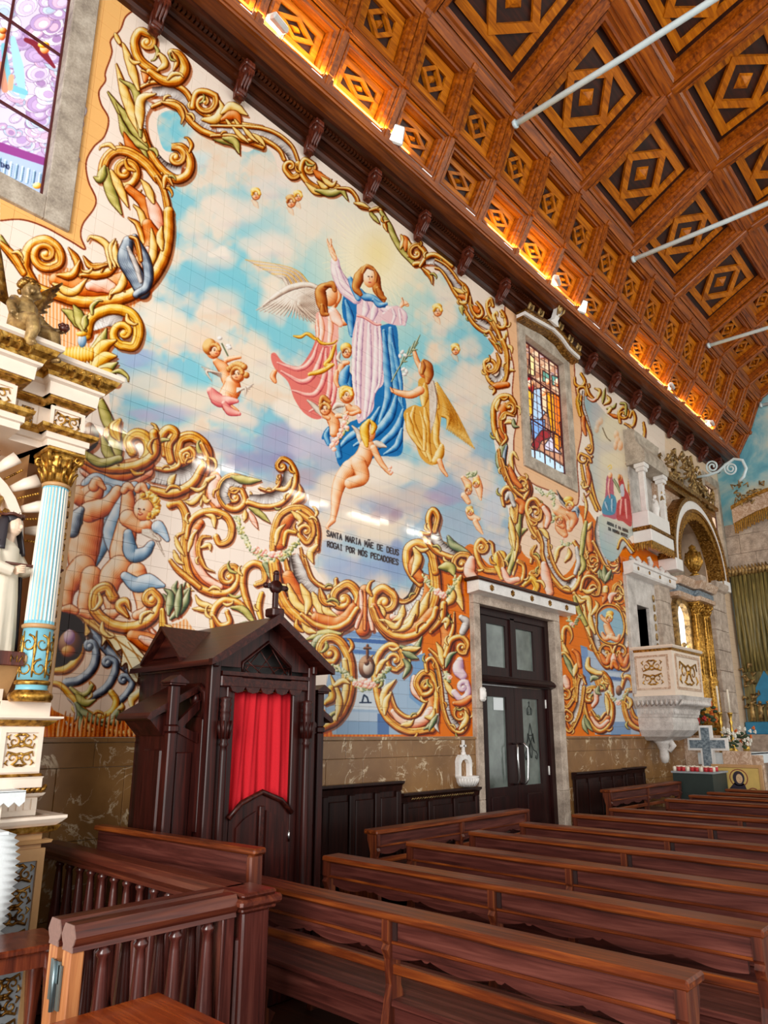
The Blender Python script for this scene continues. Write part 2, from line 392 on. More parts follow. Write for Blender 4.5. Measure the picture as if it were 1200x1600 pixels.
# ------------------------------------------------------------------ coffered ceiling
PROF = [(0.5, 7.93), (0.81, 8.45), (1.12, 9.19), (2.47, 9.9), (4.0, 10.3), (5.2, 10.3), (6.73, 9.9), (8.08, 9.19), (8.39, 8.45), (8.7, 7.93), (9.3, 7.9)]
NODE = lambda k: 6.28+0.8635*k
ce = MB(); pr = PROF[:]; outer = [(p[0], p[1]+0.0) for p in pr]
off = [(0.35, 8.35), (0.4, 8.8), (0.75, 9.6), (2.3, 10.35), (3.95, 10.75), (5.25, 10.75), (6.9, 10.35), (8.45, 9.6), (8.8, 8.8), (9.0, 8.3)]
for k in range(len(off)-1):
    a, b = off[k], off[k+1]; a2, b2 = (a[0], a[1]+0.15), (b[0], b[1]+0.15)
    ce.prism([a, b, b2, a2], 'y', -7, WALL_END)
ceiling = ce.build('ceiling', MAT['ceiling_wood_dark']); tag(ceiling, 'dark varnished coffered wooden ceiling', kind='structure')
def row_frame(i):
    a, b = Vector((PROF[i][0], 0, PROF[i][1])), Vector((PROF[i+1][0], 0, PROF[i+1][1])); u = (b-a); L = u.length; u.normalize(); v = Vector((0, 1, 0)); w = v.cross(u)
    # local x: across the row (up the slope), local y: along the nave, local z: into the room
    w = -w if w.z > 0 else w
    return a, u, v, w, L
def coffer_meshes(L, S, rib):
    """one coffer cell L (up slope) x S (along nave), origin at its centre on the rib plane; +z looks into the room"""
    dp = 0.16 if S < 1 else 0.2
    a, b = L/2-rib/2, S/2-rib/2
    q = MB()      # recess: sides and back, stepped moulding round the edge
    def ring(q, o, i, oz, iz):
        (ox, oy), (ix, iy) = o, i
        vs = [(-ox, -oy, oz), (ox, -oy, oz), (ox, oy, oz), (-ox, oy, oz), (-ix, -iy, iz), (ix, -iy, iz), (ix, iy, iz), (-ix, iy, iz)]
        q.add(vs, [(k, (k+1) % 4, 4+(k+1) % 4, 4+k) for k in range(4)])
    e = rib*0.34
    ring(q, (a, b), (a-e*0.5, b-e*0.5), 0.0, -0.018); ring(q, (a-e*0.5, b-e*0.5), (a-e, b-e), -0.018, -0.018); ring(q, (a-e, b-e), (a-e, b-e), -0.018, -0.05)
    ring(q, (a-e, b-e), (a-e*1.5, b-e*1.5), -0.05, -0.06); ring(q, (a-e*1.5, b-e*1.5), (a-e*1.5, b-e*1.5), -0.06, -dp)
    body = q.mesh('coffer', MAT['ceiling_wood_rib'])
    a2, b2 = a-e*1.5, b-e*1.5
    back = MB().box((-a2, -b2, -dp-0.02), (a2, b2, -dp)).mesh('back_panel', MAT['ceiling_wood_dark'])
    def band(o, i, z0, z1, rot):
        q = MB(); P = []
        for (px, py) in (o, i):
            base = [(-px, -py), (px, -py), (px, py), (-px, py)] if not rot else [(px, 0), (0, py), (-px, 0), (0, -py)]
            P.append(base)
        vs = [(x, y, z1) for x, y in P[0]]+[(x, y, z1) for x, y in P[1]]+[(x, y, z0) for x, y in P[0]]+[(x, y, z0) for x, y in P[1]]
        fs = []
        for k in range(4):
            k2 = (k+1) % 4; fs += [(k, k2, 4+k2, 4+k), (8+k, 8+k2, k2, k), (4+k, 4+k2, 12+k2, 12+k)]
        return q.add(vs, fs)
    fw = 0.19*a2 if S > 1 else 0.40*a2
    g1 = 0.86 if S > 1 else 0.97
    sq = band((a2*g1, b2*g1), (a2*g1-fw, b2*g1-fw), -dp, -dp+0.035, False).mesh('square_frame', MAT['ceiling_wood'])
    ia, ib = (a2*g1-fw*0.5, b2*g1-fw*0.5) if S > 1 else (a2*g1-fw*0.92, b2*g1-fw*0.92); dw = 0.30 if S > 1 else 0.36
    dm = band((ia*1.0, ib*1.0), (ia*(1-dw), ib*(1-dw)), -dp, -dp+0.048, True).mesh('diamond_frame', MAT['ceiling_wood'])
    r1, r2 = ia*0.30, ib*0.30
    bs = MB(); bs.add([(r1, 0, -dp), (0, r2, -dp), (-r1, 0, -dp), (0, -r2, -dp), (r1*.8, 0, -dp+.03), (0, r2*.8, -dp+.03), (-r1*.8, 0, -dp+.03), (0, -r2*.8, -dp+.03), (0, 0, -dp+0.075)],
                      [(0, 1, 5, 4), (1, 2, 6, 5), (2, 3, 7, 6), (3, 0, 4, 7), (4, 5, 8), (5, 6, 8), (6, 7, 8), (7, 4, 8)])
    return body, [('back_panel', back), ('square_frame', sq), ('diamond_frame', dm), ('boss', bs.mesh('boss', MAT['ceiling_wood']))]
def coffer(cells, i, S, rib, y0, fx=(0.0, 1.0)):
    a, u, v, w, L = row_frame(i)
    LL = L*(fx[1]-fx[0]); key = (i, S, fx)
    if key not in cells: cells[key] = coffer_meshes(LL, S, rib)
    body, parts = cells[key]
    c = a+u*(L*(fx[0]+fx[1])/2)+v*(y0+S/2)
    m = Matrix(((u.x, v.x, w.x, c.x), (u.y, v.y, w.y, c.y), (u.z, v.z, w.z, c.z), (0, 0, 0, 1)))
    if m.determinant() < 0: pass
    o = bpy.data.objects.new('coffer', body); COL.objects.link(o); o.parent = ceiling; o.matrix_local = m
    for n, me in parts:
        p = bpy.data.objects.new(n, me); COL.objects.link(p); p.parent = o
CC = {}
SM = 0.8635
for i in (0, 1):
    for k in range(-7, 12): coffer(CC, i, SM, 0.13, NODE(k))
for i in (2, 3):
    for k in range(-6, 8, 2): coffer(CC, i, SM*2, 0.2, NODE(k))
    for k in range(8, 12):
        for fx in ((0, .5), (.5, 1)): coffer(CC, i, SM, 0.13, NODE(k), fx)
coffer(CC, 4, SM*2, 0.2, NODE(2)) ; coffer(CC, 4, SM*2, 0.2, NODE(0)); coffer(CC, 4, SM*2, 0.2, NODE(4)); coffer(CC, 4, SM*2, 0.2, NODE(-2))
# ribs: along the nave at every fold, across at every node; raised beads and small square blocks at the crossings
for i in range(0, 6):
    x, z = PROF[i]; hw = 0.05 if i < 2 else 0.095
    a, u, v, w, L = row_frame(i); a0, u0, v0, w0, L0 = row_frame(max(i-1, 0))
    wn = (w+w0).normalized(); un = (u+u0).normalized()
    q = MB(); P = Vector((x, 0, z))
    pts = [P-un*hw-wn*0.02, P-un*hw+wn*0.012, P-un*hw*0.55+wn*0.012, P-un*hw*0.45+wn*0.03, P+un*hw*0.45+wn*0.03, P+un*hw*0.55+wn*0.012, P+un*hw+wn*0.012, P+un*hw-wn*0.02]
    q.prism([(p.x, p.z) for p in pts], 'y', -5, WALL_END-0.01); q.build('long_rib', MAT['ceiling_wood_rib'], ceiling)
cross_me = {}
def cross_rib(i, k, hw, f0=0.0, f1=1.0):
    a, u, v, w, L = row_frame(i); key = (i, hw, f0, f1)
    if key not in cross_me:
        q = MB(); prf = [(-hw, -0.02), (-hw, 0.008), (-hw*0.6, 0.008), (-hw*0.5, 0.024), (hw*0.5, 0.024), (hw*0.6, 0.008), (hw, 0.008), (hw, -0.02)]
        q.prism(prf, 'x', L*f0, L*f1); cross_me[key] = q.mesh('cross_rib', MAT['ceiling_wood_cross'])
    c = a+v*NODE(k)
    o = bpy.data.objects.new('cross_rib', cross_me[key]); COL.objects.link(o); o.parent = ceiling
    o.matrix_local = Matrix(((u.x, v.x, w.x, c.x), (u.y, v.y, w.y, c.y), (u.z, v.z, w.z, c.z), (0, 0, 0, 1)))
for i in (0, 1):
    for k in range(-7, 13): cross_rib(i, k, 0.055)
for i in (2, 3):
    for k in list(range(-6, 8, 2)): cross_rib(i, k, 0.085)
    for k in range(8, 13): cross_rib(i, k, 0.055)
    a, u, v, w, L = row_frame(i); c = a+u*(L/2); q = MB(); hw = 0.055
    m_ = Matrix(((u.x, v.x, w.x, c.x), (u.y, v.y, w.y, c.y), (u.z, v.z, w.z, c.z), (0, 0, 0, 1)))
    q.prism([(-hw, -0.02), (-hw, 0.008), (-hw*0.6, 0.008), (-hw*0.5, 0.024), (hw*0.5, 0.024), (hw*0.6, 0.008), (hw, 0.008), (hw, -0.02)], 'y', NODE(8), WALL_END-0.01, m_); q.build('long_rib', MAT['ceiling_wood_rib'], ceiling)
bl = MB().bbox((-0.04, -0.04, 0), (0.04, 0.04, 0.03), 0.012).mesh('crossing_block', MAT['ceiling_wood_rib'])
for i in (1, 2, 3):
    a, u, v, w, L = row_frame(i); a0, u0, v0, w0, L0 = row_frame(i-1); wn = (w+w0).normalized(); un = (u+u0).normalized(); un = (un-wn*un.dot(wn)).normalized()
    for k in range(-6, 13):
        if i == 3 and k % 2 and k < 8: continue
        c = Vector((PROF[i][0], NODE(k), PROF[i][1]))+wn*0.028
        o = bpy.data.objects.new('crossing_block', bl); COL.objects.link(o); o.parent = ceiling
        o.matrix_local = Matrix(((un.x, v.x, wn.x, c.x), (un.y, v.y, wn.y, c.y), (un.z, v.z, wn.z, c.z), (0, 0, 0, 1)))
# ------------------------------------------------------------------ cornice
cn = MB(); cn.prism([(0, 7.66), (0.05, 7.66), (0.07, 7.69), (0.07, 7.73), (0.1, 7.74), (0.1, 7.80), (0.0, 7.80)], 'y', -3, WALL_END)
cornice = cn.build('trim_2', MAT['cornice_wood']); tag(cornice, 'dark carved wooden cornice with dentils and corbels under the ceiling', kind='structure')
MB().prism([(0, 7.80), (0.12, 7.80), (0.13, 7.83), (0.16, 7.84), (0.16, 7.88), (0, 7.88)], 'y', -3, WALL_END).build('bed_moulding', MAT['cornice_wood'], cornice)
MB().prism([(0, 7.88), (0.27, 7.88), (0.30, 7.90), (0.31, 7.92), (0.33, 7.95), (0.2, 7.97), (0, 7.97)], 'y', -3, WALL_END).build('soffit', MAT['cornice_wood'], cornice)
MB().prism([(0.3, 7.90), (0.36, 7.895), (0.42, 7.905), (0.47, 7.90), (0.52, 7.925), (0.53, 7.97), (0.5, 7.99), (0.3, 7.97)], 'y', -3, WALL_END).build('crown_moulding', MAT['cornice_wood_light'], cornice)
dn = MB()
for k in range(int(17/0.045)):
    y = 0.2+k*0.045
    if y < WALL_END-0.05: dn.box((0.16, y, 7.845), (0.205, y+0.028, 7.88))
dn.build('dentil_row', MAT['cornice_wood'], cornice, kind='stuff')
cb = MB()   # corbel: scroll above, acanthus drop below
cb.bbox((0.03, -0.055, 7.80), (0.25, 0.055, 7.86), 0.01)
cb.prism([(0.03, 7.80), (0.23, 7.80), (0.25, 7.77), (0.24, 7.73), (0.20, 7.70), (0.15, 7.66), (0.13, 7.60), (0.10, 7.56), (0.05, 7.54), (0.03, 7.54)], 'y', -0.042, 0.042)
cb.lathe([(0.0, -0.058), (0.036, -0.055), (0.04, 0), (0.036, 0.055), (0.0, 0.058)], 10, Matrix.Translation((0.20, 0, 7.765)) @ Matrix.Rotation(R(90), 4, 'X'))
cb.lathe([(0.0, -0.05), (0.026, -0.048), (0.03, 0), (0.026, 0.048), (0.0, 0.05)], 8, Matrix.Translation((0.09, 0, 7.575)) @ Matrix.Rotation(R(90), 4, 'X'))
for s in (-1, 0, 1): cb.tube([(0.24, s*0.026, 7.75), (0.2, s*0.03, 7.68), (0.155, s*0.03, 7.63), (0.15, s*0.034, 7.59)], [0.012, 0.016, 0.014, 0.004], 6)
for s in (-1, 1): cb.tube([(0.13, s*0.04, 7.72), (0.11, s*0.05, 7.66), (0.10, s*0.052, 7.6), (0.075, s*0.045, 7.545)], [0.01, 0.015, 0.013, 0.005], 6)
corb_me = cb.mesh('corbel', MAT['corbel_wood'])
for k in range(-1, 17):
    y = 2.09+0.8855*k
    if y > WALL_END-0.1 or 8.1 < y < 9.3: continue
    o = bpy.data.objects.new('corbel', corb_me); COL.objects.link(o); o.parent = cornice; o.location = (0, y, 0)
# ------------------------------------------------------------------ iron tie rods
for k, lab in ((0, 'pale painted tie rod nearest the camera, highest in the picture'), (1, 'second pale painted tie rod across the nave'), (2, 'third pale painted tie rod across the nave'), (3, 'farthest pale painted tie rod, by the chancel wall')):
    y = 6.27+3.452*k
    q = MB(); q.tube([(1.12, y, 9.02), (2.6, y, 8.93), (4.6, y, 8.86), (6.6, y, 8.93), (8.08, y, 9.02)], 0.036, 8)
    q.tube([(1.12, y, 9.02), (1.16, y, 9.02)], 0.055, 8); tag(q.build('tie_rod', MAT['iron_paint']), lab, 'tie rod', 'iron tie rods across the nave')
# ------------------------------------------------------------------ floodlights on the cornice
def floodlight(y, z, label, aim, warm):
    t = thing('floodlight', label, 'lamp', (0.56, y, z), group='floodlights on the cornice'); t.scale = (1.35, 1.35, 1.35)
    m = Mx((0, 0, 0), aim[0], 0, aim[1])
    MB().bbox((-0.02, -0.075, -0.075), (0.025, 0.075, 0.075), 0.012, m).build('housing', MAT['floodlight_body'], t)
    MB().bbox((0.024, -0.062, -0.062), (0.03, 0.062, 0.062), 0.003, m).build('glass', MAT['lamp_glass'], t)
    MB().tube([(-0.06, 0, -0.1), (-0.05, 0.085, -0.05), (0, 0.085, 0)], 0.008, 6).tube([(-0.06, 0, -0.1), (-0.05, -0.085, -0.05), (0, -0.085, 0)], 0.008, 6).build('bracket', MAT['steel'], t)
    if warm:
        l = bpy.data.lights.new('cornice_strip_light', 'AREA'); l.shape = 'RECTANGLE'; l.size = 0.04; l.size_y = 1.4; l.energy = warm; l.color = (1.0, 0.76, 0.42)  # unseen strip light along the cornice edge, longer than the housing
        o = bpy.data.objects.new('cornice_strip_light', l); COL.objects.link(o); o.parent = t
        o.location = (0.0, -0.5, -0.03); o.rotation_euler = (R(180), R(-12), 0)
    return t
_t = NT('lamp_glass'); _t.set(Roughness=0.2); _t.b.inputs['Base Color'].default_value = (0.9, 0.92, 0.92, 1); _t.b.inputs['Emission Color'].default_value = (1, 0.97, 0.92, 1); _t.b.inputs['Emission Strength'].default_value = 0.5
for y, z, lab, aim, wm in ((4.67, 8.06, 'square white floodlight on the cornice over the big mural', (R(-25), R(25)), 7.5), (8.11, 8.06, 'pair-mounted pale floodlight above the middle stained window', (R(20), R(-60)), 6),
                           (8.94, 8.04, 'square floodlight just right of the middle window on the cornice', (R(-20), R(20)), 3)):
    floodlight(y, z, lab, aim, wm)
for y in (3.0, 12.4, 14.6):
    floodlight(y, 8.05, 'small floodlight tilted up behind the cornice edge at the ' + {3.0: 'near end', 12.4: 'pulpit', 14.6: 'far side altar'}[y], (R(10), R(-70)), 4.5)
# ------------------------------------------------------------------ windows
def frame_ring(q, o, i, x0, x1, bev=0.0):
    """rectangular ring on the wall: o,i=(y0,y1,z0,z1)"""
    oy0, oy1, oz0, oz1 = o; iy0, iy1, iz0, iz1 = i
    q.box((x0, oy0, oz0), (x1, iy0, oz1)); q.box((x0, iy1, oz0), (x1, oy1, oz1)); q.box((x0, iy0, oz0), (x1, iy1, iz0)); q.box((x0, iy0, iz1), (x1, iy1, oz1))
def window(n, outer, ycuts, zcuts, bar=0.014, lab=''):
    W_ = WIN[n]; q = MB()
    e_ = 0.006
    for (a, b, c, d) in ((outer[0], W_[0]+e_, outer[2], outer[3]), (W_[1]-e_, outer[1], outer[2], outer[3]), (W_[0]+e_, W_[1]-e_, outer[2], W_[2]+e_), (W_[0]+e_, W_[1]-e_, W_[3]-e_, outer[3])):
        q.bbox((-0.3, a, c), (0.035, b, d), 0.006)
    w = q.build('window_%d' % n, MAT['granite']); tag(w, lab, kind='structure')
    fr = MB(); frame_ring(fr, W_, (W_[0]+0.022, W_[1]-0.022, W_[2]+0.022, W_[3]-0.022), -0.11, -0.07); fr.build('iron_frame', MAT['window_iron'], w)
    yy = [W_[0]]+ycuts+[W_[1]]; zz = [W_[2]]+zcuts+[W_[3]]
    for y in ycuts: MB().box((-0.1, y-bar/2, W_[2]), (-0.075, y+bar/2, W_[3])).build('upright_bar', MAT['window_iron'], w)
    for z in zcuts: MB().box((-0.098, W_[0], z-bar/2), (-0.073, W_[1], z+bar/2)).build('cross_bar', MAT['window_iron'], w)
    for a, b in zip(yy, yy[1:]):
        for c, d in zip(zz, zz[1:]): MB().box((-0.096, a+0.004, c+0.004), (-0.09, b-0.004, d-0.004)).build('pane', MAT['stained_glass'], w)
    return w
window(1, (0.09, 1.63, 5.26, 7.62), [0.66, 1.06], [6.1, 6.83], 0.018, 'granite framed stained glass window of swirling lilac clouds at the left edge')
w2 = window(2, (7.95, 9.48, 5.27, 7.62), [8.42, 8.71, 9.0], [6.15, 6.86], 0.014, 'granite framed stained glass window with robed figures under a carved hood')
window(3, (15.42, 16.6, 5.0, 7.4), [15.88, 16.17], [5.9, 6.5], 0.014, 'far stained glass window beyond the side altar canopy')
# carved hood over window 2: serpentine white and gilt moulding with a crest
def serp(t): return float(np.interp(t, [0, .17, .35, .51, .67, .8, .9, 1], [7.56, 7.595, 7.645, 7.69, 7.66, 7.575, 7.555, 7.55]))
N = 32; hy0, hy1 = 7.9, 9.56
for nm, d0, d1, x1, mt in (('hood_fringe', -0.05, 0.0, 0.15, 'gold_dark'), ('hood_band', 0.0, 0.055, 0.185, 'white_paint'), ('hood_cap', 0.055, 0.09, 0.22, 'gold_dark')):
    q = MB(); up = [(hy0+(hy1-hy0)*k/N, serp(k/N)+d1) for k in range(N+1)]; lo = [(y, z-(d1-d0)) for y, z in up]
    for k in range(N): q.prism([lo[k], lo[k+1], up[k+1], up[k]], 'x', 0.036, x1)
    q.build(nm, MAT[mt], w2)
CL = Matrix.Translation((0.2, 8.60, 7.74)) @ Matrix.Rotation(R(28), 4, 'Y')      # the crest leans into the nave, clear of the cornice
q = MB(); q.prism([(-0.12, 0.0), (0.12, 0.0), (0.05, 0.06), (0.06, 0.16), (0.085, 0.28), (0.05, 0.38), (0, 0.42), (-0.05, 0.38), (-0.085, 0.28), (-0.06, 0.16), (-0.05, 0.06)], 'x', 0.02, 0.09, CL); q.build('crest', MAT['white_paint'], w2)
q = MB(); q.ball((0.1, 0, 0.25), (0.025, 0.045, 0.10), 10, CL)
for s in (-1, 1): q.tube([(0.1, s*0.02, 0.41), (0.11, s*0.085, 0.33), (0.11, s*0.08, 0.2), (0.1, s*0.03, 0.12)], [0.010, 0.02, 0.016, 0.008], 6, CL)
q.build('crest_cartouche', MAT['old_gold'], w2)
for yc in (8.02, 8.3, 8.9, 9.2, 9.46):
    q = MB(); zb = serp((yc-hy0)/(hy1-hy0))+0.085; m_ = Matrix.Translation((0.17, yc, zb)) @ Matrix.Rotation(R(25), 4, 'Y')
    for s in (-1, 1): q.tube([(0, 0, 0), (0.02, s*0.05, 0.05), (0.02, s*0.05, 0.12), (0.01, s*0.01, 0.12), (0.01, s*0.02, 0.07)], [0.02, 0.024, 0.018, 0.012, 0.006], 6, m_)
    q.ball((0, 0, 0.02), 0.03, 8, m_); q.build('hood_leaf', MAT['old_gold'], w2)
# ------------------------------------------------------------------ door with stone surround
q = MB(); frame_ring(q, DOOR, (DOOR[0]+0.1, DOOR[1]-0.1, -0.02, DOOR[3]-0.1), -0.16, -0.05); q.box((-0.17, DOOR[0], 2.2), (-0.03, DOOR[1], 2.31)); q.box((-0.16, 7.52, 2.3), (-0.05, 7.61, 3.06))
door = q.build('door_1', MAT['door_wood']); tag(door, 'dark brown double door with glazed leaves and a stone surround', kind='structure')
for a, b in ((6.6, 6.725), (8.465, 8.62)):
    for k, (c, d) in enumerate(((0, 0.9), (0.9, 1.9), (1.9, 3.128))): MB().bbox((-0.25, a, c+0.001), (0.05, b, d-0.001), 0.005).build('jamb_stone', MAT['granite_warm'], door)
MB().bbox((-0.25, 6.6, 3.13), (0.05, 8.62, 3.25), 0.005).build('lintel', MAT['granite_warm'], door)
MB().sweep([(0, 3.23), (0.17, 3.25), (0.17, 3.37), (0, 3.37)], [(0.0, 6.5), (0.0, 8.85)][::-1] if False else [(0.02, 6.52), (0.02, 8.84)]).build('lintel_band', MAT['white_marble'], door)
MB().bbox((0.0, 6.48, 3.37), (0.225, 8.88, 3.415), 0.012).build('lintel_cap', MAT['cornice_wood'], door)
for k in range(5):
    q = MB(); y = 6.78+0.45*k; m = Matrix.Translation((0.19, y, 3.31)) @ Matrix.Rotation(R(90), 4, 'Y')
    for j in range(6): q.ball((0.026*math.cos(j*math.pi/3), 0.026*math.sin(j*math.pi/3), 0.004), (0.017, 0.017, 0.012), 6, m)
    q.ball((0, 0, 0.008), 0.014, 6, m); q.build('rosette', MAT['gold_dark'], door)
_t = NT('door_glass'); _t.set(Roughness=0.12); n1 = _t.noise(_t.coord((1, 1, 1), 'World'), 3, 3); _t.l(_t.ramp(n1, [(0.3, '#4a534e'), (0.7, '#7d8983')]), _t.b.inputs['Base Color']); _t.b.inputs['Specular IOR Level'].default_value = 0.8
plain('etched_line', '#2f3432', 0.6, bump=0)
def pane(y0, y1, z0, z1, parent, nm='pane', x=-0.10):
    MB().box((x-0.006, y0, z0), (x, y1, z1)).build(nm, MAT['door_glass'], parent)
    q = MB()
    for a, b in (((x-0.01, y0-0.02, z0-0.02), (x+0.025, y0, z1+0.02)), ((x-0.01, y1, z0-0.02), (x+0.025, y1+0.02, z1+0.02)), ((x-0.01, y0, z0-0.02), (x+0.025, y1, z0)), ((x-0.01, y0, z1), (x+0.025, y1, z1+0.02))): q.box(a, b)
    q.build('glazing_bead', MAT['door_wood'], parent)
# transom: rails around two panes
q = MB(); q.box((-0.14, 6.82, 2.31), (-0.075, 8.37, 2.4)); q.box((-0.14, 6.82, 2.97), (-0.075, 8.37, 3.05)); q.box((-0.14, 6.82, 2.4), (-0.075, 7.0, 2.97)); q.box((-0.14, 8.12, 2.4), (-0.075, 8.37, 2.97)); q.box((-0.14, 7.46, 2.4), (-0.075, 7.66, 2.97)); q.build('transom_frame', MAT['door_wood'], door)
pane(7.02, 7.44, 2.42, 2.95, door, 'transom_pane'); pane(7.68, 8.10, 2.42, 2.95, door, 'transom_pane')
MB().prism([(-0.05, 2.2), (0.02, 2.22), (0.03, 2.25), (0.0, 2.29), (-0.05, 2.31)], 'y', 6.74, 8.46).build('transom_moulding', MAT['door_wood'], door)
for k, (a, b) in enumerate(((6.83, 7.6), (7.605, 8.36))):
    q = MB(); q.box((-0.15, a, 0.01), (-0.09, a+0.16, 2.19)); q.box((-0.15, b-0.16, 0.01), (-0.09, b, 2.19)); q.box((-0.15, a+0.16, 0.01), (-0.09, b-0.16, 0.98)); q.box((-0.15, a+0.16, 2.08), (-0.09, b-0.16, 2.19))
    for z0, z1 in ((0.12, 0.5), (0.56, 0.9)): q.bbox((-0.1, a+0.2, z0), (-0.075, b-0.2, z1), 0.02)
    leaf = q.build('door_leaf', MAT['door_wood'], door)
    pane(a+0.18, b-0.18, 1.0, 2.06, leaf, 'glass', -0.115)
    yh = 7.52 if k == 0 else 7.69
    s = -1 if k == 0 else 1
    MB().tube([(-0.09, yh, 1.02), (-0.02, yh, 1.03), (0.0, yh+s*0.01, 1.08), (0.0, yh+s*0.03, 1.3), (0.0, yh+s*0.03, 1.45), (-0.03, yh, 1.5), (-0.09, yh, 1.5)], 0.013, 8).build('handle', MAT['steel'], leaf)
    for zz_ in (0.3, 1.1, 1.95): MB().tube([(-0.085, b-0.005 if k else a+0.005, zz_), (-0.085, b-0.005 if k else a+0.005, zz_+0.11)], 0.012, 6).build('hinge', MAT['white_paint'], leaf)
    if k == 1:   # etched crown and monogram
        q = MB(); yc = (a+b)/2; X = -0.113
        def et(pts, r=0.006): q.tube([(X, yc+p[0], p[1]) for p in pts], r, 4)
        et([(-.05, 1.86), (-.06, 1.93), (-.03, 1.95), (0, 1.97), (.03, 1.95), (.06, 1.93), (.05, 1.86), (-.05, 1.86)]); et([(0, 1.97), (0, 2.03)]); et([(-.02, 2.01), (.02, 2.01)]); et([(-.025, 1.87), (-.03, 1.94)]); et([(.025, 1.87), (.03, 1.94)])
        et([(-.09, 1.5), (-.06, 1.62), (0, 1.5), (.06, 1.62), (.09, 1.5)]); et([(-.07, 1.52), (0, 1.75), (.07, 1.52)]); et([(-.045, 1.6), (.045, 1.6)])
        for s2 in (-1, 1): et([(s2*.02, 1.5), (s2*.06, 1.42), (s2*.12, 1.40), (s2*.15, 1.36), (s2*.13, 1.30), (s2*.10, 1.32), (s2*.11, 1.35)], 0.007); et([(s2*.01, 1.5), (s2*.03, 1.4), (s2*.01, 1.32)])
        q.build('etched_monogram', MAT['etched_line'], leaf)
    else: MB().box((-0.112, 7.17, 1.9), (-0.108, 7.38, 2.05)).build('notice', MAT['white_cloth'], leaf)
q = MB(); q.bbox((0.05, 6.64, 1.98), (0.1, 6.74, 2.14), 0.02); q.ball((0.08, 6.69, 2.06), (0.04, 0.045, 0.07), 8); tag(q.build('alarm_sounder', MAT['white_paint']), 'small white alarm box on the stone jamb of the door', 'alarm')
# ------------------------------------------------------------------ pews
PL = 2.55
def make_pew(L=PL, mids=(0.5,), name='pew', label='', group='pews'):
    t = thing(name, label, 'pew', group=group)
    MB().bbox((-0.03, -0.025, 0.815), (L+0.03, 0.125, 0.85), 0.009).build('cap_rail', MAT['pew_cap_wood'], t)
    MB().box((0.0, 0.012, 0.73), (L, 0.034, 0.817)).build('back_board', MAT['pew_wood'], t)
    # scalloped valance under the board
    q = MB(); ups = []; 
    xs = [0.05+(L-0.1)*k/160 for k in range(161)]
    edge = []
    for x in xs:
        ph = (x*2.7) % 1.0; d = 0.022+0.036*math.sin(math.pi*ph)**0.8
        if ph < 0.05 or ph > 0.95: d = 0.042
        edge.append((x, 0.722-d))
    for k in range(160): q.prism([edge[k], edge[k+1], (xs[k+1], 0.726), (xs[k], 0.726)], 'y', 0.006, 0.022)
    q.build('valance', MAT['pew_wood'], t)
    MB().bbox((0, 0.0, 0.72), (L, 0.045, 0.735), 0.004).build('lower_moulding', MAT['pew_cap_wood'], t)
    MB().bbox((0, 0.01, 0.6), (L, 0.04, 0.64), 0.005).build('back_slat', MAT['pew_cap_wood'], t)
    MB().bbox((0, 0.0, 0.475), (L, 0.43, 0.505), 0.008).build('seat', MAT['pew_wood'], t)
    MB().box((0, 0.02, 0.36), (L, 0.04, 0.475)).build('apron', MAT['pew_wood'], t)
    MB().bbox((0.02, -0.20, 0.16), (L-0.02, -0.07, 0.19), 0.006).build('kneeler', MAT['pew_cap_wood'], t)
    for fx in (0.0,)+tuple(mids)+(1.0,):
        x = fx*L
        poly = [(-0.02, 0.82), (-0.022, 0.735), (-0.012, 0.72), (-0.024, 0.70), (-0.004, 0.66), (0.006, 0.56), (-0.01, 0.48), (-0.05, 0.30), (-0.10, 0.16), (-0.13, 0.0), (0.36, 0.0), (0.40, 0.06), (0.34, 0.10), (0.36, 0.30), (0.43, 0.42), (0.43, 0.475), (0.1, 0.475), (0.062, 0.55), (0.055, 0.68), (0.09, 0.78), (0.09, 0.82)]
        q = MB(); q.prism(poly, 'x', x-0.02, x+0.02)
        e = q.build('end_panel', MAT['pew_end_wood'], t)
        if 0 < fx < 1: MB().box((x+0.021, 0.004, 0.736), (x+0.046, 0.012, 0.816)).build('board_joint', MAT['dark_iron'], t)
    return t
pew0 = make_pew(label='dark wooden pew nearest the camera, its left end behind the balustrade post')
pew0.location = (1.26, 2.44, 0)
PY_ = [3.24, 4.05, 4.81, 5.56, 6.5, 7.3, 8.79, 9.58, 10.25, 11.0]
ordn = ['second', 'third', 'fourth', 'fifth', 'sixth', 'seventh', 'eighth', 'ninth', 'tenth', 'eleventh', 'twelfth']
for k, y in enumerate(PY_): dup(pew0, (1.26, y, 0), 0, 'dark wooden pew, %s row counted from the camera' % ordn[k], 'pews')
sp = dup(pew0, (0.72, 4.25, 0.05), R(90), 'dark pew set lengthwise to the wall just left of the double door', 'pews')
sp.scale = (0.86, 1, 1.03); sp.location = (0.78, 4.2, 0)
sp2 = dup(pew0, (0.62, 8.6, 0), R(90), 'dark pew set lengthwise to the wall below the pulpit', 'pews'); sp2.scale = (0.9, 1, 1.1)
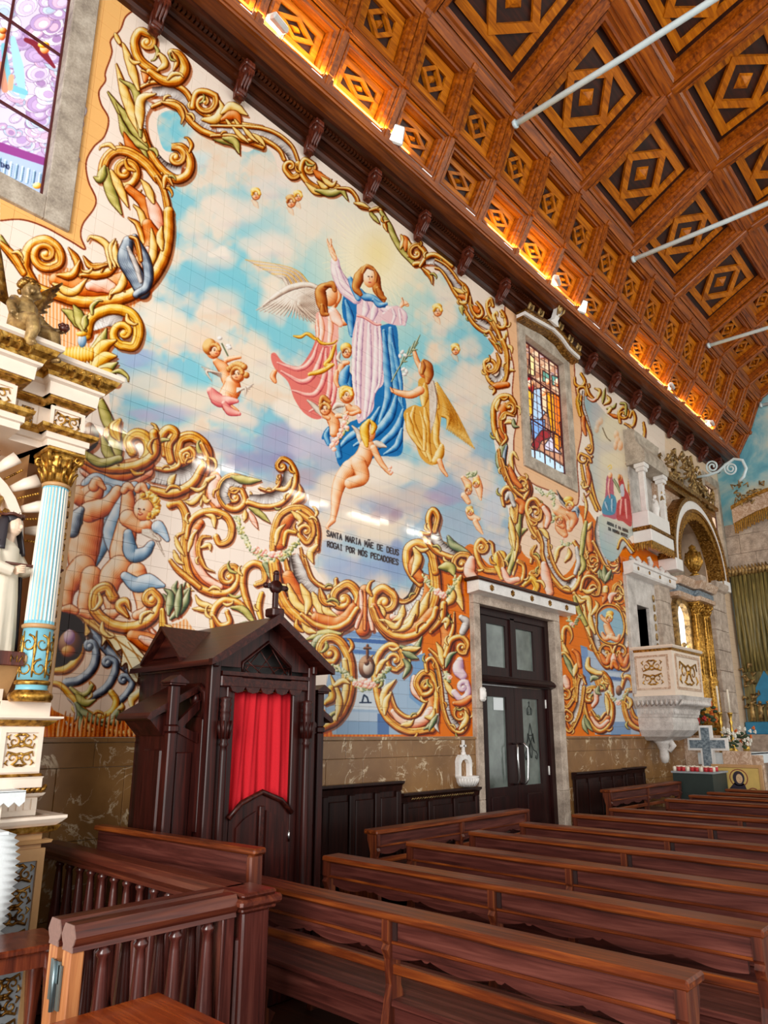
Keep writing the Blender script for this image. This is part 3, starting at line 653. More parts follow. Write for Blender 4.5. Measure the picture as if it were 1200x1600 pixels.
# ------------------------------------------------------------------ panelled wall benches
def wall_bench(y0, y1, h, np_, label):
    t = thing('wall_bench', label, 'bench', (0.03, y0, 0), group='panelled benches along the wall'); L = y1-y0
    MB().box((0, 0, 0), (0.03, L, h-0.02)).build('back_board', MAT['wall_bench_wood'], t)
    MB().prism([(0, h-0.09), (0.04, h-0.09), (0.05, h-0.04), (0.08, h-0.02), (0.08, h), (0, h)], 'y', -0.02, L+0.02).build('top_moulding', MAT['wall_bench_wood'], t)
    for k in range(np_):
        a, b = L*k/np_+0.05, L*(k+1)/np_-0.05
        q = MB(); q.bbox((0.03, a, 0.52), (0.05, b, h-0.14), 0.016); q.build('panel', MAT['wall_bench_wood'], t)
    for k in range(np_+1):
        y = min(max(L*k/np_, 0.035), L-0.035); MB().bbox((0.028, y-0.035, 0.0), (0.06, y+0.035, h-0.09), 0.008).build('stile', MAT['wall_bench_wood'], t)
    MB().bbox((0.02, 0, 0.43), (0.42, L, 0.46), 0.008).build('seat', MAT['wall_bench_wood'], t)
    for y in (0, L-0.04): MB().prism([(0.02, 0), (0.38, 0), (0.36, 0.2), (0.41, 0.43), (0.02, 0.43)], 'y', y, y+0.04).build('side', MAT['wall_bench_wood'], t)
    return t
b1 = wall_bench(3.95, 5.27, 1.17, 4, 'taller dark panelled bench against the dado right of the confessional')
b2 = wall_bench(5.3, 6.55, 1.05, 3, 'lower dark bench with a carved top rail under the white marble font')
q = MB()
for k in range(26):
    y = 0.12+k*0.04; q.tube([(0.055, y, 0.985), (0.06, y+0.012, 1.0), (0.06, y+0.024, 0.995), (0.055, y+0.03, 0.98)], 0.004, 4)
q.build('carved_line', MAT['old_gold'], b2)
b3 = wall_bench(8.75, 10.25, 1.12, 4, 'dark panelled bench against the dado just right of the double door')
b4 = wall_bench(10.28, 10.95, 1.13, 2, 'dark panelled bench against the dado under the pulpit')
# holy water font on the dado: white marble, scalloped bowl, arched back, cross on top
t = thing('water_font', 'small white marble holy water font with a cross on the dado', 'font', (0.022, 6.33, 1.06))
q = MB(); q.lathe([(0.03, 0), (0.09, 0.01), (0.115, 0.05), (0.125, 0.09), (0.135, 0.10), (0.135, 0.115), (0.1, 0.115), (0.06, 0.08), (0.0, 0.075)], 18, None, (0.06, 0, 0)); 
for k in range(13): a = -math.pi*0.5+math.pi*k/12; q.tube([(0.06+0.09*math.cos(a), 0.09*math.sin(a), 0.012), (0.06+0.122*math.cos(a), 0.122*math.sin(a), 0.06), (0.06+0.128*math.cos(a), 0.128*math.sin(a), 0.09)], 0.012, 5)
q.build('bowl', MAT['white_marble'], t)
q = MB(); arch = [(-0.12, 0.1), (-0.12, 0.27), (-0.10, 0.31), (-0.07, 0.335), (-0.04, 0.32), (0, 0.35), (0.04, 0.32), (0.07, 0.335), (0.10, 0.31), (0.12, 0.27), (0.12, 0.1), (0.075, 0.1), (0.075, 0.24), (0.05, 0.275), (0, 0.29), (-0.05, 0.275), (-0.075, 0.24), (-0.075, 0.1)]
q.prism(arch, 'x', 0.0, 0.05); q.build('back', MAT['white_marble'], t)
q = MB(); q.bbox((0.01, -0.014, 0.34), (0.04, 0.014, 0.49), 0.004); q.bbox((0.01, -0.045, 0.415), (0.04, 0.045, 0.44), 0.004); q.ball((0.025, 0, 0.345), 0.03, 8); q.build('cross', MAT['white_marble'], t)

# ------------------------------------------------------------------ confessional
cf = thing('confessional', 'dark wooden confessional with gabled roof and red curtain', 'confessional', (0, 2.9, 0))
CW, CWF = MAT['confessional_wood'], MAT['confessional_wood_flat']
def cpart(name, fn, mat=None, parent=None):
    q = MB(); fn(q); return q.build(name, mat or CW, parent or cf)
# body: local y in -0.4..0.4, x 0.05..1.0
cpart('plinth', lambda q: (q.bbox((0.48, -0.62, 0), (0.95, 0.62, 0.1), 0.01), q.bbox((0.06, -0.43, 0), (1.06, 0.43, 0.12), 0.01)))
cpart('back_wall', lambda q: q.box((0.03, -0.40, 0.0), (0.06, 0.40, 2.05)))
for s in (-1, 1):
    cpart('corner_post', lambda q: q.bbox((0.93, s*0.40-0.035, 0.12), (1.0, s*0.40+0.035, 2.07), 0.006))
    # side wall of the body with raised panels
    sw = cpart('side_wall', lambda q: q.box((0.06, s*0.385-0.015, 0.1), (0.94, s*0.385+0.015, 2.07)))
    for (z0, z1) in ((0.25, 0.95), (1.02, 1.72)):
        for (x0, x1) in ((0.5, 0.68), (0.73, 0.90)):
            MB().bbox((x0, s*0.40-0.012, z0), (x1, s*0.40+0.012, z1), 0.012).build('panel', CW, sw)
    # turned column on the front with capital and base
    def colm(q):
        c = (1.025, s*0.335, 0); q.lathe([(0.032, 0.12), (0.034, 0.2), (0.026, 0.24), (0.03, 0.27), (0.023, 0.3), (0.026, 0.9), (0.022, 1.5), (0.02, 1.53), (0.03, 1.545), (0.02, 1.56), (0.026, 1.58), (0.033, 1.66), (0.028, 1.70), (0.034, 1.72), (0.03, 1.74), (0.036, 1.75), (0.028, 1.77), (0.036, 1.79), (0.028, 1.81), (0.038, 1.83), (0.0, 1.84)], 14, None, c)
        for j in range(8):
            a = j*math.pi/4; q.tube([(c[0]+0.028*math.cos(a), c[1]+0.028*math.sin(a), 1.58), (c[0]+0.038*math.cos(a), c[1]+0.038*math.sin(a), 1.64), (c[0]+0.042*math.cos(a), c[1]+0.042*math.sin(a), 1.69)], [0.008, 0.01, 0.004], 5)
    cpart('column', colm)
    cpart('front_stile', lambda q: (q.bbox((0.95, s*0.27-0.03, 0.12), (0.985, s*0.27+0.03, 1.98), 0.006), q.box((0.955, s*0.335-0.04, 0.12), (0.975, s*0.335+0.04, 1.98))))
    # wings for the kneeling penitents
    wy = s*0.6
    wg = cpart('wing_post', lambda q: (q.bbox((0.82, wy-0.03, 0.1), (0.88, wy+0.03, 1.62), 0.008), q.bbox((0.815, wy-0.035, 1.62), (0.885, wy+0.035, 1.66), 0.006), q.bbox((0.825, wy-0.03, 1.66), (0.875, wy+0.03, 1.9), 0.005)))
    def capf(q):
        q.bbox((0.80, wy-0.055, 1.9), (0.9, wy+0.055, 1.915), 0.004)
        q.prism([(wy-0.065, 1.915), (wy+0.065, 1.915), (wy+0.065, 1.925), (wy, 1.965), (wy-0.065, 1.925)], 'x', 0.79, 0.91)
    cpart('pinnacle_cap', capf, CW, wg)
    wp = cpart('wing_front', lambda q: q.box((0.83, min(s*0.41, wy-s*0.03), 0.1), (0.85, max(s*0.41, wy-s*0.03), 1.62)))
    for z0, z1 in ((0.22, 0.9), (0.98, 1.5)): MB().bbox((0.845, s*0.505-0.055, z0), (0.862, s*0.505+0.055, z1), 0.01).build('panel', CW, wp)
    MB().prism([(s*0.42, 1.55), (s*0.57, 1.62), (s*0.57, 1.68), (s*0.42, 1.82), (s*0.42, 1.76), (s*0.53, 1.65), (s*0.42, 1.61)], 'x', 0.835, 0.865).build('brace', CW, wp)
    wsd = cpart('wing_side', lambda q: (q.box((0.5, wy-0.012, 0.1), (0.83, wy+0.012, 1.62)), q.box((0.5, min(s*0.39, wy), 0.1), (0.52, max(s*0.39, wy), 1.62))))
    for x0, x1 in ((0.56, 0.78),):
        for z0, z1 in ((0.22, 0.85), (0.93, 1.52)): MB().bbox((x0, wy-0.022, z0), (x1, wy+0.022, z1), 0.012).build('panel', CW, wsd)
    cpart('wing_roof', lambda q: q.prism([(s*0.40, 1.93), (s*0.74, 1.735), (s*0.76, 1.70), (s*0.74, 1.69), (s*0.40, 1.88)], 'x', 0.44, 0.84), CWF)
    cpart('wing_eaves', lambda q: q.prism([(s*0.61, 1.60), (s*0.63, 1.60), (s*0.72, 1.695), (s*0.61, 1.74)], 'x', 0.47, 0.80))
    # scroll carving at the side
    cpart('scroll_carving', lambda q: (q.lathe([(0.0, -0.02), (0.035, -0.018), (0.04, 0), (0.035, 0.018), (0.0, 0.02)], 10, Matrix.Translation((0.80, s*0.42, 1.83)) @ Matrix.Rotation(R(90), 4, 'X')), q.tube([(0.80, s*0.42, 1.87), (0.86, s*0.42, 1.9), (0.92, s*0.42, 1.86), (0.93, s*0.42, 1.78), (0.90, s*0.42, 1.70)], [0.02, 0.025, 0.02, 0.015, 0.008], 6)))
# roof: front gable with a cross gable behind
def roof(q):
    e0, e1, th = 0.49, 2.06, 0.045
    for s in (-1, 1):
        q.prism([(0, 2.385), (s*e0, e1), (s*(e0+0.005), e1-0.035), (0, 2.385-th-0.01)], 'x', 0.04, 1.10)
cpart('roof', roof, CWF)
for s in (-1, 1):
    cpart('barge_board', lambda q: q.prism([(0, 2.40), (s*0.51, 2.06), (s*0.51, 2.02), (s*0.44, 2.05), (0, 2.335)], 'x', 1.075, 1.115), CWF)
    cpart('side_gable', lambda q: (q.prism([(0.22, 2.12), (0.62, 2.12), (0.42, 2.30)], 'y', s*0.1, s*0.42), q.prism([(0.40, 2.335), (0.16, 2.10), (0.16, 2.075), (0.42, 2.305)], 'y', s*0.05, s*0.48), q.prism([(0.40, 2.335), (0.68, 2.10), (0.68, 2.075), (0.42, 2.305)], 'y', s*0.05, s*0.48)), CWF)
for s in (-1, 1): cpart('eaves_board', lambda q: q.bbox((0.06, s*0.41-0.02, 2.02), (1.02, s*0.41+0.02, 2.08), 0.008))
# gable with pierced grille
gb = cpart('gable', lambda q: (q.prism([(-0.43, 2.03), (-0.2, 2.03), (-0.2, 2.06), (-0.01, 2.21), (-0.01, 2.36)], 'x', 0.96, 0.99), q.prism([(0.43, 2.03), (0.2, 2.03), (0.2, 2.06), (0.01, 2.21), (0.01, 2.36)], 'x', 0.96, 0.99), q.prism([(-0.02, 2.36), (0.02, 2.36), (0.02, 2.2), (-0.02, 2.2)], 'x', 0.962, 0.988)))
cpart('grille_frame', lambda q: q.tube([(0.995, -0.2, 1.97), (0.995, -0.2, 2.06), (0.995, 0, 2.215), (0.995, 0.2, 2.06), (0.995, 0.2, 1.97)], 0.013, 4, None, True), CW, gb)
cpart('grille', lambda q: [q.tube([(0.975, -0.2+0.1*k, 1.97), (0.975, min(0.2, -0.2+0.1*k+0.16), min(1.97+0.2, 2.2-abs(min(0.2, -0.2+0.1*k+0.16))*0.75))], 0.005, 4) for k in range(5)]+[q.tube([(0.985, 0.2-0.1*k, 1.97), (0.985, max(-0.2, 0.2-0.1*k-0.16), min(1.97+0.2, 2.2-abs(max(-0.2, 0.2-0.1*k-0.16))*0.75))], 0.005, 4) for k in range(5)]+[q.tube([(0.98, -0.2, 2.05), (0.98, 0.2, 2.05)], 0.005, 4)], CWF, gb)
cpart('gable_backing', lambda q: q.prism([(-0.38, 1.97), (0.38, 1.97), (0.38, 2.06), (0, 2.33), (-0.38, 2.06)], 'x', 0.90, 0.92), MAT['plain_black'], gb)
hb = cpart('head_beam', lambda q: (q.bbox((0.95, -0.36, 1.90), (1.0, 0.36, 1.975), 0.008), q.box((0.97, -0.36, 1.975), (1.01, 0.36, 2.0))), CWF)
q = MB()
for k in range(5): yc = -0.24+0.12*k; q.prism([(yc-0.058, 1.905), (yc+0.058, 1.905), (yc+0.04, 1.875), (yc, 1.865), (yc-0.04, 1.875)], 'x', 0.995, 1.01)
q.build('scallop', CWF, hb)
# half door with pointed top
dr = cpart('half_door', lambda q: q.prism([(-0.24, 0.13), (0.24, 0.13), (0.24, 1.10), (0.16, 1.18), (0, 1.235), (-0.16, 1.18), (-0.24, 1.10)], 'x', 0.955, 0.985))
for s in (-1, 1):
    q = MB(); q.prism([(s*0.04, 0.72), (s*0.19, 0.72), (s*0.19, 1.04), (s*0.13, 1.09), (s*0.04, 1.13)], 'x', 0.985, 0.997); q.build('panel', CW, dr)
    MB().bbox((0.98, s*0.115-0.075, 0.22), (0.998, s*0.115+0.075, 0.64), 0.012).build('panel', CW, dr)
q = MB(); q.tube([(0.995, -0.25, 1.10), (0.995, -0.16, 1.185), (0.995, 0, 1.245), (0.995, 0.16, 1.185), (0.995, 0.25, 1.10)], 0.018, 6); q.build('door_cap', CWF, dr)
MB().bbox((0.985, -0.018, 0.13), (1.005, 0.018, 1.16), 0.005).build('middle_stile', CWF, dr)
MB().tube([(0.99, 0.235, 0.92), (0.99, 0.235, 0.99)], 0.008, 6).build('hinge', MAT['steel'], dr)
# cross on the ridge
cpart('ridge_cross', lambda q: (q.bbox((1.0, -0.05, 2.38), (1.1, 0.05, 2.44), 0.01), q.bbox((1.035, -0.018, 2.44), (1.065, 0.018, 2.68), 0.004), q.bbox((1.035, -0.075, 2.575), (1.065, 0.075, 2.61), 0.004), q.lathe([(0.0, -0.02), (0.045, -0.018), (0.05, 0), (0.045, 0.018), (0.0, 0.02)], 12, Matrix.Translation((1.05, 0, 2.592)) @ Matrix.Rotation(R(90), 4, 'Y')), q.ball((1.05, -0.085, 2.592), 0.022, 6), q.ball((1.05, 0.085, 2.592), 0.022, 6), q.ball((1.05, 0, 2.69), 0.022, 6)))
# curtain: red, hanging in folds
q = MB(); nu, nv = 72, 14; vs = []
for j in range(nv+1):
    for i in range(nu+1):
        u = i/nu; v = j/nv; y = -0.255+0.51*u; z = 1.885-0.79*v
        fold = 0.018*math.sin(u*math.pi*2*5.2+0.8*math.sin(3*v+u*5))+0.009*math.sin(u*math.pi*2*9.7+1.3+v)
        y2 = y+(0.012*math.sin(v*2.2+u*7))+(-0.02*v*(1-u)); vs.append((0.925+fold*(0.45+0.6*v), y2, z+0.01*math.sin(u*math.pi*2*5.2)))
fs = [(j*(nu+1)+i, j*(nu+1)+i+1, (j+1)*(nu+1)+i+1, (j+1)*(nu+1)+i) for j in range(nv) for i in range(nu)]
q.add(vs, fs, True); cu = q.build('curtain', MAT['red_cloth'], cf); cu['label'] = 'red curtain hanging in folds'
md = cu.modifiers.new('thick', 'SOLIDIFY'); md.thickness = 0.004
cpart('curtain_rod', lambda q: q.tube([(0.93, -0.3, 1.89), (0.93, 0.3, 1.89)], 0.008, 6), MAT['brass'])
# ------------------------------------------------------------------ the painted tile murals: drawn stroke by stroke, then laid on the wall plane
CS = 2.0                                   # canvas pixels per drawing unit
CWD, CHT = int(1040*CS), int(1170*CS)
PC = np.zeros((CHT, CWD, 3), np.float32)
prng = np.random.RandomState(7)
def hx(h): h = h.lstrip('#'); return np.array([int(h[i:i+2], 16)/255 for i in (0, 2, 4)], np.float32)
def vnoise(h, w, cell, seed):
    r = np.random.RandomState(seed); gh, gw = int(h/cell)+3, int(w/cell)+3; gset = r.rand(gh, gw).astype(np.float32)
    y = np.arange(h)/cell; x = np.arange(w)/cell; y0 = y.astype(int); x0 = x.astype(int); fy = (y-y0)[:, None]; fx = (x-x0)[None]
    fy = fy*fy*(3-2*fy); fx = fx*fx*(3-2*fx)
    a = gset[y0][:, x0]; b = gset[y0][:, x0+1]; c = gset[y0+1][:, x0]; d = gset[y0+1][:, x0+1]
    return ((a*(1-fx)+b*fx)*(1-fy)+(c*(1-fx)+d*fx)*fy).astype(np.float32)
def fbm(h, w, cell, seed, octs=5, gain=0.5):
    o = np.zeros((h, w), np.float32); amp = 1; tot = 0
    for k in range(octs): o += amp*vnoise(h, w, max(cell/2**k, 1.5), seed+k); tot += amp; amp *= gain
    return o/tot
RAMP = {'G': ['#431804', '#96490c', '#cf8226', '#f0c168', '#fff0c8'], 'W': ['#33241f', '#6f605a', '#aaa09b', '#e4dcd6', '#fbf7f2'], 'O': ['#37341a', '#6d6a34', '#a69a54', '#d9cb88', '#f3e8bd'],
        'N': ['#17141a', '#34343f', '#5c6475', '#a3afba', '#dfe6ea'], 'R': ['#5e2006', '#a8480f', '#cf6e26', '#e79a5e', '#f6c9a2'], 'P': ['#b0563a', '#d98766', '#f0b79d', '#f9d9c8', '#fff1e8'],
        'Y': ['#6e3c0c', '#c0822e', '#ebbf70', '#f9e0a4', '#fff5d6'], 'D': ['#1d0f0c', '#3a1f18', '#5f3a2a', '#8c6048', '#caa487'], 'E': ['#243021', '#48583c', '#7c8460', '#b9b890', '#e6e2c6'],
        'S': ['#8a3c18', '#cb7644', '#e9a475', '#f6cba6', '#fee6cf'], 'K': ['#7c2f10', '#bf5f2e', '#e08f5c', '#f3c096', '#fde2c8'], 'B': ['#0f2f52', '#1f5488', '#3d80b4', '#7fb0d0', '#c2dcea'], 'V': ['#7d5a78', '#b48fa8', '#dcbcc6', '#f2dcdc', '#fdf3ee'],
        'C': ['#8e3140', '#c15c60', '#e08a84', '#f2b8ac', '#fbdcd0'], 'Q': ['#7a4510', '#b97a25', '#dba552', '#f0cf8c', '#fbe9c0'], 'H': ['#4a1d0c', '#7d3a1a', '#aa602e', '#cf9050', '#ecc78e'], 'J': ['#5c2c04', '#a8650f', '#dc9c30', '#f3cb6a', '#fdeab0'],
        'T': ['#35485c', '#5f7c96', '#8fa9be', '#bccbd8', '#e4ebef'], 'X': ['#4f3a34', '#8d7466', '#b9a190', '#ddcdbc', '#f6eee2'], 'Z': ['#241210', '#3b1e1a', '#4c2a24', '#63382e', '#7d4c3c']}
RAMP = {k: np.array([hx(c) for c in v]) for k, v in RAMP.items()}
LDIR = np.array([-0.52, -0.58, 0.63])
def ramp_lookup(pal, s):
    r = RAMP[pal]; q = np.clip(s, 0, 0.999)*4; i = q.astype(int); f = (q-i)[..., None]; return r[i]*(1-f)+r[np.minimum(i+1, 4)]*f
def cat(pts, closed=False, n=14):
    p = np.array(pts, float)
    if len(p) < 3 and not closed: return np.linspace(p[0], p[-1], n*2)
    if closed: p = np.vstack([p[-1], p, p[0], p[1]])
    else: p = np.vstack([2*p[0]-p[1], p, 2*p[-1]-p[-2]])
    t = np.linspace(0, 1, n, endpoint=False)[:, None]; out = []
    for i in range(1, len(p)-2):
        a, b, c, d = p[i-1], p[i], p[i+1], p[i+2]
        out.append(0.5*((2*b)+(-a+c)*t+(2*a-5*b+4*c-d)*t**2+(-a+3*b-3*c+d)*t**3))
    if not closed: out.append(p[-2][None])
    return np.vstack(out)
def resample(q, step):
    d = np.r_[0, np.cumsum(np.hypot(*np.diff(q, axis=0).T))]; n = max(4, int(d[-1]/step)); s = np.linspace(0, d[-1], n)
    return np.c_[np.interp(s, d, q[:, 0]), np.interp(s, d, q[:, 1])], d[-1]
def put(x, y, col, alpha=None):
    ix = x.astype(int).ravel(); iy = y.astype(int).ravel(); ok = (ix >= 0) & (iy >= 0) & (ix < CWD) & (iy < CHT); ix, iy = ix[ok], iy[ok]
    col = np.broadcast_to(col, x.shape+(3,)).reshape(-1, 3)[ok]
    if alpha is None: PC[iy, ix] = col
    else:
        a = np.broadcast_to(alpha, x.shape).reshape(-1)[ok][:, None]
        if np.ndim(alpha) == 0:      # constant alpha: unique pixels, blend once
            key = iy*CWD+ix; key, first = np.unique(key, return_index=True); iy, ix, col, a = iy[first], ix[first], col[first], a[first]
        PC[iy, ix] = PC[iy, ix]*(1-a)+col*a
def ribbon(pts, w, pal, concave=False, hatch=0.0, flat=None, alpha=None, bias=0.0, contrast=1.0, lite=0.0, caps=True):
    """stroke in drawing units; pts already smooth; w list of half widths along it"""
    q, L = resample(np.array(pts, float)*CS, 0.55); n = len(q)
    ww = np.interp(np.linspace(0, 1, n), np.linspace(0, 1, len(w)), w)*CS; wm = max(ww.max(), 0.6)
    tan = np.gradient(q, axis=0); k = max(2, min(9, n//6)); tan[:, 0] = np.convolve(np.pad(tan[:, 0], k, 'edge'), np.ones(2*k+1)/(2*k+1), 'valid'); tan[:, 1] = np.convolve(np.pad(tan[:, 1], k, 'edge'), np.ones(2*k+1)/(2*k+1), 'valid')
    tan /= np.maximum(np.hypot(tan[:, 0], tan[:, 1]), 1e-6)[:, None]; nor = np.c_[-tan[:, 1], tan[:, 0]]
    m = max(3, int(2*wm/0.55)); u = np.linspace(-1, 1, m)
    X = q[:, 0:1]+nor[:, 0:1]*u[None]*ww[:, None]; Y = q[:, 1:2]+nor[:, 1:2]*u[None]*ww[:, None]
    if flat is not None:
        put(X, Y, flat, alpha)
        if caps:
            for e, r in ((0, ww[0]), (-1, ww[-1])): ell(q[e, 0]/CS, q[e, 1]/CS, r/CS, r/CS, pal, alpha=alpha or 1.0, col=flat)
        return
    if not concave and caps:
        for e, r in ((0, ww[0]), (-1, ww[-1])):
            if r > 1.2*CS: ell(q[e, 0]/CS, q[e, 1]/CS, r/CS, r/CS, pal, bias=bias, alpha=alpha or 1.0)
    uu = -u if concave else u
    s = (nor[:, 0:1]*uu[None]*LDIR[0]+nor[:, 1:2]*uu[None]*LDIR[1])+np.sqrt(np.maximum(0, 1-u*u))[None]*LDIR[2]
    tq = np.linspace(0, L/CS, n)[:, None]; ph = (q[0, 0]*0.37+q[0, 1]*0.73) % 6.28
    streak = 0.07*np.sin(u[None]*(8+wm*0.8)+1.3*np.sin(tq*0.11+ph))+0.06*np.sin(u[None]*(17+wm*1.2)+tq*0.05+ph)+0.05*np.sin(tq*0.33+ph+u[None]*2)
    s = np.clip((s*contrast+1)/2, 0, 1)**2.05+bias*1.3+streak*min(1.0, wm/5)+lite*np.exp(-((u+0.15)/0.22)**2)[None]
    if hatch:
        tt = np.linspace(0, L/CS, n)[:, None]; st = np.sin(tt*2.1+2.5*u[None]+np.sin(tt*0.7)*2)
        s = s-hatch*np.clip(st, 0, 1)*np.clip(0.2+u[None]*np.sign(LDIR@np.r_[nor.mean(0), 0] or 1)*-0.9, 0, 1)
    s = np.where(np.abs(u)[None] > 0.93, s-0.22, s)
    put(X, Y, ramp_lookup(pal, s), alpha)
def inside(poly):
    p = np.array(poly)*CS; x0, y0 = np.floor(p.min(0)).astype(int); x1, y1 = np.ceil(p.max(0)).astype(int)+1
    x0, y0 = max(x0, 0), max(y0, 0); x1, y1 = min(x1, CWD), min(y1, CHT)
    if x1 <= x0 or y1 <= y0: return None
    yy, xx = np.mgrid[y0:y1, x0:x1]+0.5; m = np.zeros(xx.shape, bool)
    for (ax, ay), (bx, by) in zip(p, np.roll(p, -1, 0)):
        if ay == by: continue
        c = ((ay > yy) != (by > yy)) & (xx < (bx-ax)*(yy-ay)/(by-ay)+ax); m ^= c
    return slice(y0, y1), slice(x0, x1), m, xx/CS, yy/CS
def fill(poly, col, smooth=True, alpha=1.0, fn=None):
    pl = cat(poly, True, 6) if smooth else poly
    r = inside(pl)
    if r is None: return
    sy, sx, m, xx, yy = r; a = (m*alpha)[..., None].astype(np.float32)
    c = fn(xx, yy) if fn is not None else (hx(col) if isinstance(col, str) else col)
    PC[sy, sx] = PC[sy, sx]*(1-a)+c*a
def ell(x, y, rx, ry, pal, rot=0.0, bias=0.0, alpha=1.0, soft=0.0, col=None):
    R_ = max(rx, ry)*1.05; x0, x1, y0, y1 = [int(v*CS) for v in (x-R_, x+R_, y-R_, y+R_)]
    x0, y0 = max(x0, 0), max(y0, 0); x1, y1 = min(x1+1, CWD), min(y1+1, CHT)
    if x1 <= x0 or y1 <= y0: return
    yy, xx = np.mgrid[y0:y1, x0:x1]; dx = (xx/CS-x); dy = (yy/CS-y); c, s = math.cos(rot), math.sin(rot)
    a = (dx*c+dy*s)/rx; b = (-dx*s+dy*c)/ry; r2 = a*a+b*b
    if soft: m = np.clip((1-np.sqrt(r2))/soft, 0, 1); m = m*m*(3-2*m)*alpha
    else: m = (r2 <= 1)*alpha
    if col is None:
        nz = np.sqrt(np.maximum(0, 1-r2)); nx = (a*c-b*s); ny = (a*s+b*c); s_ = np.clip((1+nx*LDIR[0]+ny*LDIR[1]+nz*LDIR[2])/2, 0, 1)**1.7+bias; cc = ramp_lookup(pal, s_)
    else: cc = hx(col) if isinstance(col, str) else col
    m = m[..., None].astype(np.float32); PC[y0:y1, x0:x1] = PC[y0:y1, x0:x1]*(1-m)+cc*m
def spiral(p, c, turns):
    v = np.array(p)-np.array(c); r0 = np.hypot(*v); a0 = math.atan2(v[1], v[0]); n = max(8, int(abs(turns)*20)); t = np.linspace(0, 1, n)[1:]
    r = r0*(1-0.86*t**0.85); a = a0+turns*2*math.pi*t
    return np.c_[c[0]+r*np.cos(a), c[1]+r*np.sin(a)]
SHADOW = hx('#86380f'); OUTL = hx('#4a1e08')
def strokes(ox, oy, k, text, shadow=(3.4, 4.6), sa=0.62):
    """table of painted scrolls: palette, half widths, points, optional @cx,cy,turns volute; coordinates in the enlargement (ox,oy,k)"""
    L = []
    for line in text.strip().splitlines():
        tok = line.split()
        if not tok: continue
        pal = tok[0][0]; fl = tok[0][1:]; w = [float(v)*k for v in tok[1].split(',')]; pts = []; vol = None
        for t in tok[2:]:
            if t[0] == '@': vol = [float(v) for v in t[1:].split(',')]
            else: x, y = t.split(','); pts.append((ox+float(x)*k, oy+float(y)*k))
        q = cat(pts) if len(pts) > 1 else np.array(pts)
        if vol is not None:
            sp_ = spiral(q[-1], (ox+vol[0]*k, oy+vol[1]*k), vol[2]); q = np.vstack([q, sp_])
            if len(w) == 1: w = [w[0], w[0], w[0]*0.55]
        if 't' in fl and len(w) == 1: w = [w[0]*0.3, w[0], w[0]*0.85, w[0]*0.1]
        elif len(w) == 1: w = [w[0]*0.6, w[0], w[0], w[0]*0.8] if vol is None else w
        L.append((pal, fl, w, q, vol))
    if shadow:
        for pal, fl, w, q, vol in L:
            if 'n' not in fl: ribbon(q+np.array(shadow)*(k*3 if k < 0.33 else 1), [v*1.05 for v in w], pal, flat=SHADOW, alpha=sa)
    for pal, fl, w, q, vol in L:
        if pal in 'GJYORPEN' and 'c' not in fl: ribbon(q+0.35, [v+0.9*min(1, k*3) for v in w], pal, flat=OUTL, alpha=0.85)
        ribbon(q, w, pal, 'c' in fl, 0.5 if 'h' in fl else 0.0, lite=0.12 if pal == 'N' else 0.0)
        if pal in 'GJ' and max(w) > 2.2:      # a dark groove and a bright arris follow every scroll
            d = np.gradient(q, axis=0); d /= np.maximum(np.hypot(*d.T), 1e-6)[:, None]; wm = np.interp(np.linspace(0, 1, len(q)), np.linspace(0, 1, len(w)), w)[:, None]; no = np.c_[-d[:, 1], d[:, 0]]
            ribbon(q+no*0.42*wm, [0.55*min(1, k*3), 0.7*min(1, k*3), 0.2], pal, flat=RAMP[pal][1], alpha=0.75); ribbon(q-no*0.38*wm, [0.5*min(1, k*3)], pal, flat=RAMP[pal][4], alpha=0.55)
            if max(w)/k > 9 and 'x' not in fl:           # leaflets peel off at intervals
                acc = np.r_[0, np.cumsum(np.hypot(*np.diff(q, axis=0).T))]; W0 = max(w); pos = W0*4.0; sg = 1
                while pos < acc[-1]*0.8:
                    i = int(np.searchsorted(acc, pos)); sg = -sg; a_ = W0*(1.0+0.5*prng.rand()); p0 = q[i]+no[i]*sg*W0*0.5
                    lp = cat([p0, p0+no[i]*sg*a_*0.9+d[i]*a_*0.7, p0+no[i]*sg*a_*1.0+d[i]*a_*1.9, p0+no[i]*sg*a_*0.6+d[i]*a_*2.4]); lw = [W0*0.2, W0*0.45, W0*0.32, W0*0.06]
                    if prng.rand() < 0.6: ribbon(lp+0.3, [v+0.8*min(1, k*3) for v in lw], 'Y', flat=OUTL, alpha=0.8); ribbon(lp, lw, 'YYOG'[prng.randint(4)])
                    pos += W0*(4.5+3*prng.rand())
        if 'g' in fl:       # fine painted grooves along the band
            for s in (-0.45, 0.35):
                d = np.gradient(q, axis=0); d /= np.maximum(np.hypot(*d.T), 1e-6)[:, None]; wm = np.interp(np.linspace(0, 1, len(q)), np.linspace(0, 1, len(w)), w)[:, None]
                ribbon(q+np.c_[-d[:, 1], d[:, 0]]*s*wm, [0.5], 'R', flat=RAMP[pal][1], alpha=0.8)
        if vol is not None: ell(ox+vol[0]*k, oy+vol[1]*k, max(w)*0.6, max(w)*0.6, pal, bias=0.1)
        if 'a' in fl or 'b' in fl:    # acanthus leaflets along one side
            d = np.gradient(q, axis=0); d /= np.maximum(np.hypot(*d.T), 1e-6)[:, None]; sgn = 1 if 'a' in fl else -1; nn = np.c_[-d[:, 1], d[:, 0]]*sgn; wm = max(w)
            st = max(2, int(len(q)*wm*2.4/max(resample(q, 1)[1], 1)))
            for i in range(st, len(q)-st//2, st):
                p0 = q[i]; p1 = p0+nn[i]*wm*1.5+d[i]*wm*0.8; p2 = p0+nn[i]*wm*2.0+d[i]*wm*2.2
                ribbon(cat([p0, p1, p2]), [wm*0.25, wm*0.55, wm*0.1], pal)

